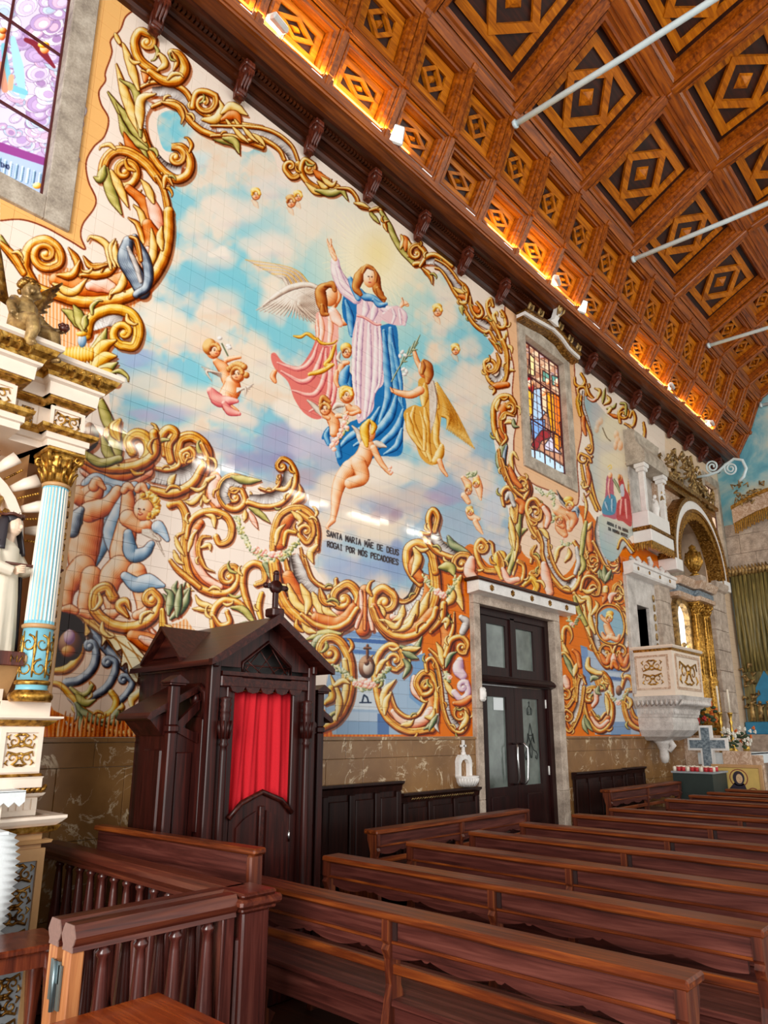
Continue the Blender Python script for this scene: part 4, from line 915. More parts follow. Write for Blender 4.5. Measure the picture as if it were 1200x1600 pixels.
# ---- ground colours
PC[:] = hx('#f8e3d2'); PC += (fbm(CHT, CWD, 220, 3, 4)[..., None]-0.5)*np.array([0.05, 0.07, 0.09])
def P3(ox, oy, k, s): return [(ox+float(a)*k, oy+float(b)*k) for a, b in (t.split(',') for t in s.split())]
win1_edge = P3(0, 0, 1/3, '640,40 590,80 565,140 520,190 525,250 495,340 495,380 465,430 475,490 510,560 490,640 440,690 405,760 415,850 450,930 440,980 390,1050 380,1110 400,1170 330,1130 200,1060 100,1030 0,1035 -60,1035 -60,-60 640,-60')
fill(win1_edge, '#f2b87c', True)
ribbon(cat(P3(0, 0, 1/3, '640,40 590,80 565,140 520,190 525,250 495,340 495,380 465,430 475,490 510,560 490,640 440,690 405,760 415,850 450,930 440,980 390,1050 380,1110 400,1170 330,1130 200,1060 100,1030 0,1035')), [0.9], 'R', flat=hx('#7c3a24'))
w2e = [(796, 470), (797, 540), (803, 575), (801, 615), (809, 650), (803, 690), (808, 735), (835, 757), (866, 770), (897, 790), (905, 775), (902, 720), (909, 670), (900, 610), (897, 560), (893, 530)]
fill(w2e, '#efbd97'); ribbon(cat(w2e, True), [0.6], 'R', flat=hx('#8a4a34'))
# orange grounds behind the lower ornament
def stripes(xx, yy, a='#e08a3a', b='#f2c79a', per=5.0):
    s = (np.sin(xx*2*math.pi/per) > 0.1)[..., None]; return np.where(s, hx(a), hx(b))
for pl in ([(150, 440), (215, 462), (212, 540), (180, 560), (150, 520)], [(255, 960), (330, 950), (380, 1000), (330, 1080), (255, 1060)], [(60, 430), (150, 440), (130, 570), (60, 560)]):
    fill(pl, None, True, 1.0, lambda x, y: stripes(x, y, '#e39a62', '#f3cfae', 5.5))
fill([(0, 1090), (140, 1095), (260, 1090), (520, 1110), (760, 1100), (760, 1160), (0, 1168)], None, False, 1.0, lambda x, y: stripes(x, y, '#c9600f', '#e58a2c', 6))
fill([(690, 830), (820, 850), (880, 900), (905, 790), (960, 850), (1035, 870), (1035, 1160), (690, 1160)], '#d8781f')
fill([(830, 770), (905, 800), (905, 860), (880, 900), (840, 880), (815, 860), (800, 800)], '#f3d0b6')
fill([(662, 975), (700, 960), (740, 960), (742, 1160), (620, 1160), (660, 1060)], '#d8781f')
fill([(262, 790), (440, 800), (470, 900), (440, 960), (420, 980), (330, 1000), (280, 940)], '#f8e4d4'); fill([(100, 800), (262, 770), (300, 960), (110, 960)], '#f8e4d4')
fill([(84, 960), (200, 960), (262, 1040), (250, 1110), (84, 1110)], '#f4d3bb')
# ---- painted sky of the large mural
SKY = [(246, 186), (270, 172), (300, 182), (322, 205), (350, 222), (385, 238), (405, 228), (425, 238), (440, 275), (468, 288), (500, 302), (520, 308), (548, 306), (566, 322), (586, 330), (606, 338), (622, 372), (645, 404), (672, 432), (700, 420), (716, 450), (732, 490), (754, 520), (772, 545), (764, 562), (776, 600), (770, 660), (776, 710), (790, 745), (790, 775), (800, 830), (800, 868), (770, 884), (752, 870), (735, 850), (706, 872), (690, 850), (676, 805), (668, 830), (680, 900), (652, 925), (620, 945), (570, 938), (530, 930), (505, 905), (486, 870), (500, 830), (470, 800), (452, 740), (440, 760), (420, 768), (396, 752), (350, 770), (330, 740), (310, 715), (285, 720), (240, 690), (200, 690), (180, 680), (170, 590), (185, 520), (216, 470), (240, 430), (258, 370), (262, 300), (290, 280), (296, 255), (280, 240), (255, 232)]
H_, W_ = CHT, CWD
yy, xx = np.mgrid[0:H_, 0:W_].astype(np.float32)/CS
f1 = fbm(H_, W_, 170, 21, 5, 0.55); f2 = fbm(H_, W_, 90, 33, 5, 0.55); f3 = fbm(H_, W_, 260, 51, 4)
def mix(a, b, t): t = np.clip(t, 0, 1)[..., None]; return a*(1-t)+b*t
sky = mix(hx('#86c6d4')[None, None], hx('#9db8c8')[None, None], (yy-430)/420+(f3-0.5)*1.2)
sky = mix(sky, hx('#bfb6c2'), np.clip((f3-0.52)*3, 0, 0.6)*np.clip((yy-380)/250, 0.1, 1))
sky = mix(sky, hx('#9dabbb'), np.clip((f2-0.5)*3.5, 0, 0.6)*np.clip((yy-560)/200, 0, 1))
cl = np.clip((f1+0.35*f2-0.635)*5, 0, 1); sky = mix(sky, hx('#f2dfca'), cl*0.9)
sky = mix(sky, hx('#e9cdb4'), np.clip((f2-0.56)*6, 0, 1)*cl*0.7)
g_ = np.exp(-(((xx-585)/95)**2+((yy-395)/120)**2)); sky = mix(sky, hx('#f9ecc8'), g_*1.15)
g_ = np.exp(-(((xx-520)/150)**2+((yy-330)/60)**2)); sky = mix(sky, hx('#efe6d6'), g_*0.7)
g_ = np.exp(-(((xx-590)/26)**2+((yy-395)/34)**2)); sky = mix(sky, hx('#f7d98e'), g_*0.5)
SK = PC.copy(); PC[:] = sky
for (x, y, rx, ry, c, a) in [(245, 500, 48, 30, '#f3e4d0', .9), (280, 520, 45, 34, '#f0dcc4', .9), (315, 530, 30, 26, '#eed3bb', .7), (230, 600, 60, 30, '#efd9c2', .7), (300, 625, 70, 34, '#f1dcc4', .9), (370, 650, 45, 24, '#f0dac8', .9), (260, 645, 60, 18, '#b7b3cc', .7), (215, 560, 40, 16, '#9fb0cf', .8),
        (405, 545, 26, 36, '#efdcc6', .9), (430, 470, 30, 46, '#f2e3cf', .8), (350, 470, 40, 28, '#efdcc9', .7), (330, 400, 44, 30, '#f0dfcf', .7), (360, 330, 50, 34, '#f1e2d2', .8), (420, 290, 40, 26, '#ecdfd4', .7), (300, 350, 26, 30, '#f0e0cc', .8), (420, 380, 50, 28, '#f2e4d4', .8), (345, 395, 22, 12, '#f5e9da', .9), (310, 250, 26, 16, '#cfe2e2', .7),
        (470, 640, 42, 30, '#f3e7d8', .8), (440, 690, 46, 34, '#a9a4c0', .8), (490, 690, 44, 36, '#c9c0d0', .8), (500, 660, 26, 28, '#f4ead9', .8), (560, 760, 70, 34, '#f1dcc6', .9), (600, 735, 50, 30, '#f3e3cd', .9), (520, 780, 60, 24, '#eed7c2', .8), (640, 780, 60, 26, '#d9c3b6', .7), (660, 740, 40, 24, '#efdcc8', .8), (590, 830, 60, 30, '#efd9c0', .9), (540, 810, 44, 22, '#f0dcc6', .8), (600, 800, 30, 22, '#a78f9c', .5),
        (700, 700, 36, 26, '#efdac8', .7), (690, 500, 26, 30, '#f1dfca', .8), (720, 600, 32, 40, '#efdcc9', .8), (735, 660, 26, 30, '#ecd6c4', .7), (690, 455, 24, 20, '#f1e2cf', .7), (735, 540, 20, 24, '#eedbc8', .7), (745, 745, 40, 36, '#ead2c0', .8), (770, 790, 22, 40, '#c3c9d6', .7), (700, 770, 40, 22, '#a99ab6', .6), (560, 890, 60, 26, '#93a2c4', .7), (620, 880, 30, 40, '#8494ba', .7), (520, 870, 30, 30, '#a7b6cc', .7), (400, 720, 60, 26, '#9a93b4', .7), (340, 690, 60, 22, '#a5b2c8', .6), (460, 745, 40, 20, '#b9a3ac', .6)]:
    ell(x, y, rx, ry, 'X', alpha=a, soft=0.75, col=c)
    for q_ in range(5):
        an = prng.rand()*6.28; ell(x+math.cos(an)*rx*0.7, y+math.sin(an)*ry*0.6, rx*0.42, ry*0.5, 'X', alpha=a*0.6, soft=0.6, col=c)
    ell(x+rx*0.15, y+ry*0.62, rx*0.8, ry*0.3, 'X', alpha=0.12, soft=0.9, col='#9a94b0')
for a in np.arange(0, 6.28, 0.11):    # rays of the glory
    r0, r1 = 34, 66+18*math.sin(a*7); ribbon([(586+math.cos(a)*r0, 395+math.sin(a)*r0*1.15), (586+math.cos(a)*r1, 395+math.sin(a)*r1*1.15)], [1.2, 0.3], 'Y', flat=hx('#fff3cf'), alpha=0.4)
painted = PC.copy(); PC[:] = SK
r_ = inside(cat(SKY, True, 5)); sy_, sx_, m_, _, _ = r_; PC[sy_, sx_][m_] = painted[sy_, sx_][m_]
# ---- painted stone plinth under the mural (blue) and its twin farther right
def bluepier(pts, cx, k):
    fill(pts, '#a9bccf', False)
    x0, x1 = min(p[0] for p in pts), max(p[0] for p in pts); y0, y1 = min(p[1] for p in pts), max(p[1] for p in pts)
    for t_, c_ in ((0.0, '#8fa6c2'), (0.05, '#5f7ea8'), (0.09, '#9db4cb'), (0.14, '#4f6c98'), (0.19, '#b9c8d6'), (0.24, '#7d97b6')):
        ya = y0+(y1-y0)*t_; fill([(x0+k*(0.3 if t_ else 0)*40, ya), (x1-k*10, ya+2*k), (x1-k*14, ya+(y1-y0)*0.045), (x0+k*16, ya+(y1-y0)*0.045)], c_, False)
fill([(525, 985), (612, 990), (650, 1010), (660, 1060), (660, 1115), (640, 1148), (520, 1148), (505, 1100)], '#9fb4c9', False)
for a, b, c_ in ((984, 994, '#7f9abf'), (996, 1002, '#4c6c9e'), (1004, 1012, '#9db6d2'), (1014, 1020, '#5d7cab'), (1022, 1034, '#c0cedb')): fill([(527+(a-984)*0.4, a), (610-(a-984)*0.3, a+5), (610-(a-984)*0.3, b+5), (527+(a-984)*0.4, b)], c_, False)
fill([(556, 1030), (600, 1034), (606, 1110), (548, 1108)], '#ccd5dc', False); fill([(535, 1112), (605, 1114), (608, 1128), (530, 1126)], '#b2c2d2', False); fill([(526, 1126), (608, 1128), (608, 1148), (526, 1148)], '#8ea6c0', False); fill([(590, 1115), (608, 1118), (608, 1148), (590, 1148)], '#5b79a3', False); fill([(640, 1030), (664, 1020), (664, 1110), (640, 1090)], '#7d9cbf', False)
fill([(908, 1010), (950, 1030), (990, 1045), (1000, 1148), (930, 1148), (925, 1100)], '#a9b8cb', False)
for a, c_ in ((1042, '#6a86b0'), (1050, '#b9c7d6'), (1056, '#5e7aa6'), (1062, '#9db0c8')): fill([(944, a), (978, a+4), (977, a+9), (946, a+5)], c_, False)
fill([(958, 1065), (974, 1066), (984, 1148), (955, 1148)], '#c3ced9', False); fill([(955, 1128), (986, 1128), (986, 1148), (955, 1148)], '#7f98b8', False)
fill([(907, 1008), (918, 1012), (926, 1100), (915, 1095)], '#7e98bf', False)
# ---- the ornament, region by region
strokes(0, 0, 1/3, '''
R 30 640,560 670,700 740,800
Wch 34 715,430 790,432 860,470 920,545 1010,590 1120,612 1230,640
Wch 30 700,480 662,545 660,630 700,715 770,785 850,800
G 13 650,415 715,388 800,392 870,430 915,500 990,552 1080,575 1230,600
G 14 715,500 790,475 850,500 890,565 950,615 1040,645 1130,655 1230,690
Gt 16 760,480 830,500 858,545 850,580
G 20 665,620 700,715 760,800 830,842 885,812 892,745 855,692 805,690 @825,738,1.1
Ot 22 690,740 610,590 505,430
Ot 22 690,690 600,560 545,480
Yt 24 680,660 600,480 545,300
Ot 20 660,640 640,440 560,370
Yt 24 660,600 660,470 730,440
Ot 20 690,700 600,640 555,535
Rt 22 690,760 620,700 580,620
Gt 20 720,790 620,740 560,670
Yt 20 650,420 620,330 580,215 560,205
Rt 26 680,380 690,330 660,300
Yt 14 700,370 720,340 660,330
G 20 725,335 658,282 632,205 655,150 700,162 @690,200,1.1
G 24 700,335 770,380 840,375 868,320 840,262 805,248
Yt 16 740,330 775,300 750,255 735,262
Gt 12 815,330 830,290 805,240
G 22 740,835 680,762 600,712 535,712 492,760 485,830 520,855 @585,805,-1.4
Ot 26 500,790 520,900 570,1005
Yt 20 520,800 560,880 600,970
Ot 22 490,780 470,840 440,830
R 26 600,880 680,960 695,1060 655,1180
P 30 700,930 730,1010 740,1110
G 15 735,830 770,900 788,1000 782,1100 765,1200
Gt 14 770,880 780,830 810,870
Yt 18 720,950 690,880 660,840
Gt 16 690,1180 650,1060 600,1020
Yt 16 690,1100 660,1000 625,960
Yt 16 760,1200 730,1130 700,1080
G 14 905,500 920,440 960,430 1010,450 @960,480,1.2
Yt 22 950,560 1010,560 1040,510 1030,470
Yt 22 1040,530 1090,500 1160,540
Rt 22 1040,560 1100,540 1130,590
Gt 10 1060,600 1100,640 1120,700
Yt 12 1060,560 1120,640 1190,660
Yt 12 1100,560 1160,640 1230,680
Ot 18 1000,650 1090,670 1120,720
Y 10 540,160 560,200
''')
strokes(0, 350, 1/3, '''
R 50 260,260 400,300 560,280 680,200
P 34 420,290 480,285 520,300
R 40 690,0 720,90 660,180
P 26 690,120 690,160 680,190
G 28 120,210 165,290 260,332 400,368 560,352 680,290 760,180 790,60 790,-60
G 24 150,270 118,200 140,110 210,78 270,120 280,180 240,205 @215,140,1.3
Gt 18 380,250 360,170 320,110
Gt 20 270,240 340,240 375,170
Yt 20 250,280 340,320 410,255
Yt 20 580,230 570,290 520,330
Gt 24 380,240 500,230 560,180
Yt 16 520,210 500,100 430,60 410,80
Yt 14 540,200 520,110 540,70
Gt 16 500,190 430,200 390,150
Yt 16 560,200 540,130 545,80
Yt 20 700,220 720,120 710,20
Yt 18 760,120 750,60 760,10
N 40 600,80 590,160 640,250 670,320
N 22 630,60 690,190 690,290 640,330
W 12 600,110 640,200 660,270
G 10 610,60 640,80 660,170
O 16 0,60 40,130 100,210
G 18 0,90 60,150 110,230
Wch 40 430,480 500,440 570,460
J 24 405,520 430,440 520,400 610,420 650,490 630,570 570,570 @580,510,1.1
Ot 26 400,500 340,430 290,400
Ot 26 390,500 370,430 345,380
Ot 18 395,490 400,440 410,430
Ot 28 420,640 470,560 500,490
Jt 34 430,670 480,580 545,545
Jt 34 430,690 490,630 545,620
Ot 28 440,710 500,680 550,650
Ot 20 330,640 280,600 250,565
J 24 420,720 500,700 540,740
O 26 470,830 520,950 600,1010
Jt 34 500,960 520,1060 560,1140
Ot 34 530,940 540,1040 560,1130
Ot 24 480,1000 510,1080 560,1150
Jt 30 560,920 540,960 560,1020
J 26 560,1170 640,1150 700,1080 690,1010 640,985 600,1020 620,1070
R 30 440,1110 520,1150 640,1120
D 34 420,950 430,1010 400,1050
Wch 36 860,1140 930,1110 950,1040
G 24 740,1180 800,1150 840,1120
G 24 975,1180 970,1060 910,1000 850,1010 830,1070 @885,1080,-1.2
G 22 770,1080 760,1000 790,965 820,985 790,1040 800,1110
''')
for s in range(9):
    x = 310+s*15; ell(0+x/3, 350+612/3, 3.6, 14.5-abs(s-4)*0.8, 'J', bias=0.05-0.03*abs(s-4))
ell(385/3, 350+545/3, 7, 11, 'T'); ell(383/3, 350+515/3, 9, 4, 'J'); ell(375/3, 350+662/3, 14, 5, 'E')
# top run of the frame
strokes(330, 200, 0.3083, '''
Wch 24 30,5 120,12 210,18 270,32 330,62 390,112 425,180
G 9 0,-10 100,-8 200,-5 280,8 350,40 410,95 440,165
G 11 0,40 100,40 180,66 240,52 290,72 345,112 370,160
Ot 18 60,50 120,70 143,130
Yt 11 110,-5 150,40 190,75
Yt 11 160,-5 200,40 240,75
Yt 11 210,30 250,60 275,95
G 14 440,180 445,235 410,250 378,215 @402,195,1
G 14 640,300 560,312 490,275 457,215 475,162 520,185 @497,205,1.2
Rt 18 520,215 560,250 600,260
Yt 16 480,280 540,325 630,310
Yt 14 540,270 580,300 610,260
Yt 14 560,250 610,290 635,270
Ot 18 530,315 610,332 660,318 692,365
G 9 640,305 700,312 735,350 752,395 800,410
Yt 10 725,380 770,390 800,405
Ot 10 850,480 815,440 800,410
G 10 805,418 850,412 890,470
O 13 860,425 900,490 930,560 970,625 1030,690
Gt 10 890,520 880,480 900,470
Yt 13 960,610 975,570 960,540
Rt 15 985,620 990,570 975,545
Yt 14 1000,650 1010,610 1000,570
G 12 1030,690 1080,680 1082,630 1050,592 @1040,635,-1.1
G 12 1060,700 1100,650 1150,650 1220,700
Wch 18 1090,680 1140,680 1210,730
Gt 12 1070,710 1110,750 1120,790
''', (2.6, 3.6))
strokes(680, 400, 0.15, '''
Wch 36 0,60 80,112 160,205 230,310 300,440 360,560 430,660 520,715 600,770 655,870 700,950
G 16 0,35 100,88 180,168 245,262 330,350 360,440 400,560 470,640 540,655 620,760 690,880 735,985
G 18 0,125 60,150 130,250 190,360 250,450 300,545 370,665 440,745 520,795 570,790 630,900 685,1000
Yt 22 200,340 290,380 330,350
Rt 26 240,420 300,430 340,470
Yt 20 250,480 310,490 350,440
Gt 22 330,470 330,350 240,240
Ot 22 300,560 270,530 285,610
G 18 365,430 375,550 440,640 492,610 480,540 430,480
Rt 30 400,520 450,580 470,560
G 20 720,960 640,740 560,590 545,490 580,450 600,520
G 20 620,640 660,740 720,745 738,690 715,610 685,570
Yt 20 640,700 610,620 640,590 650,630
Yt 18 720,960 720,860 745,795 750,840
Yt 22 730,1010 740,950 790,955 800,1010
Yt 18 740,1090 770,1060 790,1080
Yt 22 745,1250 770,1190 830,1195
G 24 700,880 742,1000 748,1130 738,1250 700,1325 640,1345 570,1300 530,1200 517,1110 545,1080 @565,1160,1.1
Wch 30 690,1160 690,1240 630,1290 570,1240
Gt 20 560,860 620,920 670,1010
Gt 24 640,1010 665,1100 640,1190 590,1230
R 34 600,1370 660,1350 750,1340
Gt 18 600,1440 620,1400 590,1350
''', (2.2, 3.2))
strokes(690, 620, 0.175, '''
R 50 560,80 520,200 530,330 540,400
P 24 510,140 490,200 500,260
G 24 560,450 485,330 465,200 472,80 525,5 600,0 650,60 650,140 610,150 @605,90,-1
Gt 20 650,170 570,150 528,220 540,300 565,340
Yt 18 640,230 600,220 560,240
Yt 18 520,20 490,90 500,130
Yt 16 490,300 500,370 530,420
Et 18 640,200 650,260 690,270
E 44 560,430 528,520 535,610 575,660
N 16 580,440 560,540 560,640
G 12 540,430 580,380 570,340
R 34 585,640 630,750 700,830
G 18 510,470 522,570 560,690 630,805 700,882 775,905
G 14 600,600 650,705 715,790
G 20 775,900 795,830 765,750 712,728 @728,800,-1.2
Yt 20 640,660 620,560 640,500 685,560
Wch 26 640,1060 660,950 620,870 580,870
G 22 640,1420 672,1250 692,1090 682,950 640,862 580,822 545,870 560,935 @588,915,-1.1
Yt 26 620,985 640,1060 655,1140
Yt 26 610,1100 630,1200 645,1290
Yt 24 610,1200 630,1280 640,1360
O 26 740,985 700,1090 685,1240 640,1390 600,1500
Ot 22 700,960 700,1020 690,1100
Ot 22 760,1180 720,1200 690,1260
Yt 20 700,1330 680,1380 640,1440
G 17 900,1310 815,1205 772,1085 772,985 820,942 880,985 884,1080 830,1105 @840,1030,1
Wch 26 800,1010 800,1100 850,1200
G 18 235,1570 240,1470 200,1402 140,1425 @180,1470,-1.4
P 26 270,1420 270,1500 300,1560
G 26 480,1560 385,1540 330,1450 312,1350 350,1282 402,1320 @358,1350,1.2
G 14 465,1420 455,1320 420,1290
Wch 22 -10,1320 80,1400 140,1390
G 12 -10,1440 70,1450 130,1430
G 14 -10,1290 60,1330 130,1350
Et 30 60,1260 90,1340 200,1400
J 32 540,1620 500,1500 498,1420 545,1410 560,1470
Yt 26 640,1590 660,1480 740,1480
Ot 22 560,1520 600,1430 640,1380
G 20 800,1480 820,1400 860,1440 870,1540 800,1570
''', (2.2, 3.2))
# lower left: scrolls, garland, cherubs' ledge
strokes(240, 700, 0.21667, '''
R 50 450,420 420,300 440,210
P 50 470,400 440,330 450,230
Wch 60 330,60 280,170 150,215 -10,200
G 26 345,-30 390,90 360,220 260,300 120,325 -10,295
G 18 -10,145 110,160 185,125 190,60
G 20 215,100 200,40 260,5 @245,60,1.3
Yt 26 120,280 130,230 160,190
Yt 24 320,170 360,130 350,80
Yt 26 440,205 365,260 340,420
Yt 22 350,330 280,395 225,385
Yt 18 360,340 380,385 410,375
G 22 660,225 560,205 488,258 480,350 530,428 610,442 662,382 640,305 @588,355,-1.1
Wch 30 640,270 540,250 505,330 540,400
Ot 30 560,205 670,235 775,235
Wch 46 690,365 800,375 900,350 965,270 980,170
G 18 680,395 800,425 920,402 1003,310 1028,200 992,110 930,75 892,112 @928,135,-1
G 12 760,290 840,312 900,272 912,200 890,250
Yt 18 880,300 960,290 1000,210
Gt 24 1000,400 1060,320 1050,260
Gt 24 1000,410 1080,360 1090,330
Ot 22 690,430 760,470 840,540
Yt 20 660,450 660,500 650,530
Pt 20 690,460 720,520 750,580
R 54 1010,470 930,560 910,690
G 26 1180,730 1182,600 1150,500 1080,440 990,440 912,490 870,600 858,730
G 22 1040,470 1130,530 1150,610 1110,680 1060,640 @1100,600,1
Yt 22 1000,460 1060,520 1040,560
Yt 20 880,700 900,600 950,550
Yt 26 1180,700 1130,760 1150,830
J 16 940,700 960,610 1020,610
R 40 340,540 280,640 280,790 340,910 440,985 530,985
P 26 300,600 290,780 370,930 480,1000
G 28 120,410 180,400 225,460 240,560 225,660 225,780 260,920 340,1010 450,1052 560,1032 612,945 590,862 520,862 @545,930,-1.1
G 26 240,650 265,540 335,475 440,460 530,500 565,580 545,665 480,690 450,640
Yt 20 440,570 430,500 370,480
Gt 20 410,640 345,650 325,750 370,860 440,895
Yt 18 340,720 400,700 410,740
Yt 18 250,750 280,640 320,590
G 22 120,810 165,870 240,935 330,1005
Yt 18 155,640 185,720 225,780
Yt 18 145,740 175,810 220,840
Et 26 190,1210 180,1080 230,970
Et 26 190,1200 140,1080 100,1090
Et 22 195,1150 250,1080 260,1130
Et 22 180,1110 150,1020 170,960
Et 22 180,1100 230,1040 260,1010
Et 20 150,1180 80,1070 50,1060
J 18 160,1190 120,1190 130,1150
Yt 26 470,1120 400,1160 280,1160
Yt 22 440,1150 340,1120 300,1060
G 24 740,1290 690,1150 648,1000 660,885 720,835 790,862 800,955 740,985
G 26 430,1340 432,1190 500,1105 610,1120 680,1190
G 20 430,1210 480,1280 550,1260 530,1180
Ot 26 560,1150 650,1170 740,1280
Et 22 620,1270 690,1280 720,1330
J 20 780,1250 760,1150 780,1050
Wch 52 1010,780 1030,880 1100,980 1210,1050
G 22 950,800 985,930 1060,1055 1210,1150
G 13 1060,720 1090,860 1150,960 1210,985
R 44 900,880 960,1050 1060,1180 1210,1270
P 24 940,950 1000,1080 1080,1170
G 17 870,880 925,1085 1040,1230 1210,1320
Yt 24 1000,1120 950,1000 930,900
Yt 24 1080,1180 1080,1080 1110,1010
Yt 24 1150,1220 1130,1120 1080,1060
E 22 850,940 830,880 800,830
''')
def garland(pts, n, r, flowers, k=1.0):
    q, L = resample(cat(pts), 1.0)
    for i in np.linspace(0, len(q)-1, n).astype(int):
        a = prng.rand()*6.28; ell(q[i][0]+prng.randn()*r*0.4, q[i][1]+prng.randn()*r*0.4, r, r*0.5, 'E' if prng.rand() < 0.75 else 'O', a, bias=prng.rand()*0.25)
    for x, y, fr in flowers:
        ell(x, y, fr, fr*0.9, 'C'); 
        for j in range(5): ell(x+math.cos(j*1.256)*fr*0.55, y+math.sin(j*1.256)*fr*0.55, fr*0.5, fr*0.42, 'P', bias=0.1)
        ell(x, y, fr*0.35, fr*0.3, 'C', bias=0.05)
eg = lambda s: P3(240, 700, 0.21667, s)
garland(eg('600,500 640,620 700,720 780,790 880,820 960,760 1040,690'), 90, 4.2, [(399, 859, 7), (411, 863, 7), (425, 869, 9), (436, 866, 6)])
# the U-shaped foot of the frame with the inscription above
strokes(400, 700, 1/3, '''
R 44 150,600 210,720 320,790 430,740
P 24 280,760 360,780 420,720
Wch 30 180,500 215,600 280,665 360,690
G 10 230,520 262,612 320,655 372,648 375,615
G 26 85,540 105,660 160,762 260,830 380,842 462,792 482,700 435,640 380,665 @410,712,-1
Yt 20 150,640 190,730 270,790
Yt 20 210,640 245,720 230,790
Yt 22 265,680 300,750 320,810
Yt 20 340,690 330,760 380,790
Gt 18 300,660 320,720 370,740
R 40 510,665 512,750 500,850
P 10 490,670 495,750 470,840
P 10 530,670 530,750 545,850
R 8 510,670 512,750 510,850
R 44 800,620 790,740 700,820 600,800
P 24 640,790 700,800 740,760
Wch 30 775,590 745,695 690,745 640,760
G 10 775,580 752,680 695,722 645,695 640,665
G 26 835,540 842,680 800,792 720,870 640,882 572,805 550,712 590,660 640,685 @605,725,1
Yt 22 810,680 770,770 690,830
Yt 20 760,720 730,800 660,850
Yt 18 690,740 680,790 640,810
G 22 770,640 735,600 712,540 718,470 770,450 822,490 842,580
R 26 760,500 740,560 770,610
Yt 20 740,470 760,520 730,600
Wch 22 830,350 850,440 930,505
G 14 770,400 815,400 810,330 830,292 852,325 838,390
G 14 790,420 840,480 900,510 960,520
Et 18 900,415 930,460 1000,490
G 14 1000,570 1000,510 960,500 @965,545,-1.2
Ot 24 860,560 910,560 930,600
Yt 22 960,600 940,660 970,760
Yt 20 880,740 920,700 900,640
E 22 890,900 900,830 870,760
P 26 1010,520 1000,580 1020,610
R 30 870,800 900,900 880,1050
G 18 820,860 870,800 880,730
''')
eg = lambda s: P3(400, 700, 1/3, s)
garland(eg('790,600 830,670 890,690 945,610'), 50, 3.6, [(684, 925, 6.5), (692, 930, 6)])
garland(eg('-10,470 40,500 90,520 150,480 200,440'), 10, 4, [])
strokes(480, 960, 0.21667, '''
R 40 330,-60 280,20 200,60 60,20
G 24 -40,0 60,75 180,105 290,60 360,-40
R 40 480,-60 540,60 650,130 800,90 900,-20
G 26 470,-50 530,80 640,160 780,150 900,40 930,-40
Yt 24 620,120 720,90 780,0
Yt 24 560,40 640,90 690,20
Ot 30 240,140 110,140 -10,185
Et 28 150,150 70,190 30,270
Yt 24 60,130 0,110 -40,60
G 34 40,840 200,770 290,640 318,480 305,320 235,195 145,172 90,245 118,335 190,345 @165,285,-1
Y 24 230,720 270,600 285,470 270,330
Yt 26 210,760 230,620 170,440
Yt 22 190,520 260,480 310,500
J 26 130,640 180,600 170,530
R 44 570,620 650,770 790,800 890,700 915,560
P 34 620,700 700,780 830,770 890,690
G 15 600,565 640,680 720,742 800,722 852,640
G 26 900,830 740,845 615,782 540,680 505,550 492,420 520,290 600,222 672,262 692,350 645,402 @635,330,1
P 26 770,450 775,550 820,600
G 24 930,720 938,570 905,440 835,425 790,495 825,580 @858,520,-1.2
Yt 26 540,680 560,560 640,470
Yt 24 560,720 570,630 610,560
Yt 22 500,430 540,350 590,320
Yt 22 680,800 740,790 770,760
Yt 22 850,740 900,740 920,680
Et 26 670,230 770,260 830,160
Yt 22 690,250 780,250 820,240
Et 24 690,270 750,300 800,320
Et 22 695,320 730,380 690,460
Wch 30 890,280 950,420 982,580 1012,730 1085,815
G 15 865,410 860,345 905,320 945,400 965,530 985,690 1035,815 1105,855 1155,800 1158,700 1105,660 @1110,725,-1.1
Yt 22 1100,830 1150,760 1140,690
G 14 880,250 930,300 980,380
Gt 20 985,390 1000,240 1050,120 1062,-20
Yt 24 980,360 960,260 930,200
Yt 22 1000,100 1010,40 970,60
G 20 1000,300 1040,190 1110,165 1155,210 1140,280 @1120,240,1
Et 20 1000,380 1030,300 1080,270
Yt 22 990,470 1040,560 1110,620
V 40 1100,330 1090,400 1120,440
V 22 1060,560 1110,610 1160,570 1150,490 @1125,525,-1
W 30 1110,20 1150,60 1120,130
R 24 1060,640 1120,640 1180,600
Et 22 940,720 900,790 840,830
Wt 20 945,720 930,800 950,850
Et 20 935,730 890,810 880,840
''')
eg = lambda s: P3(480, 960, 0.21667, s)
garland(eg('200,370 300,450 400,540 480,500 600,385'), 80, 4.2, [(567, 1066, 9), (576, 1069, 8), (555, 1068, 5), (583, 1070, 5)])
ell(573, 1042, 13, 18, 'D', bias=0.05); ell(575, 1044, 8, 11, 'X', bias=-0.05); ell(573, 1035, 4, 5, 'D'); ribbon([(574, 1028), (574, 1008)], [2], 'D'); ribbon([(569, 1013), (579, 1013)], [1.6], 'D')
ribbon([(566, 1098), (569, 1086), (574, 1090), (576, 1098)], [1.0], 'N', flat=hx('#22314a')); ribbon([(562, 1098), (580, 1098)], [0.8], 'N', flat=hx('#22314a'))
garland(P3(480, 960, 0.21667, '1000,420 1020,480'), 22, 4, [(703, 1058, 4)])
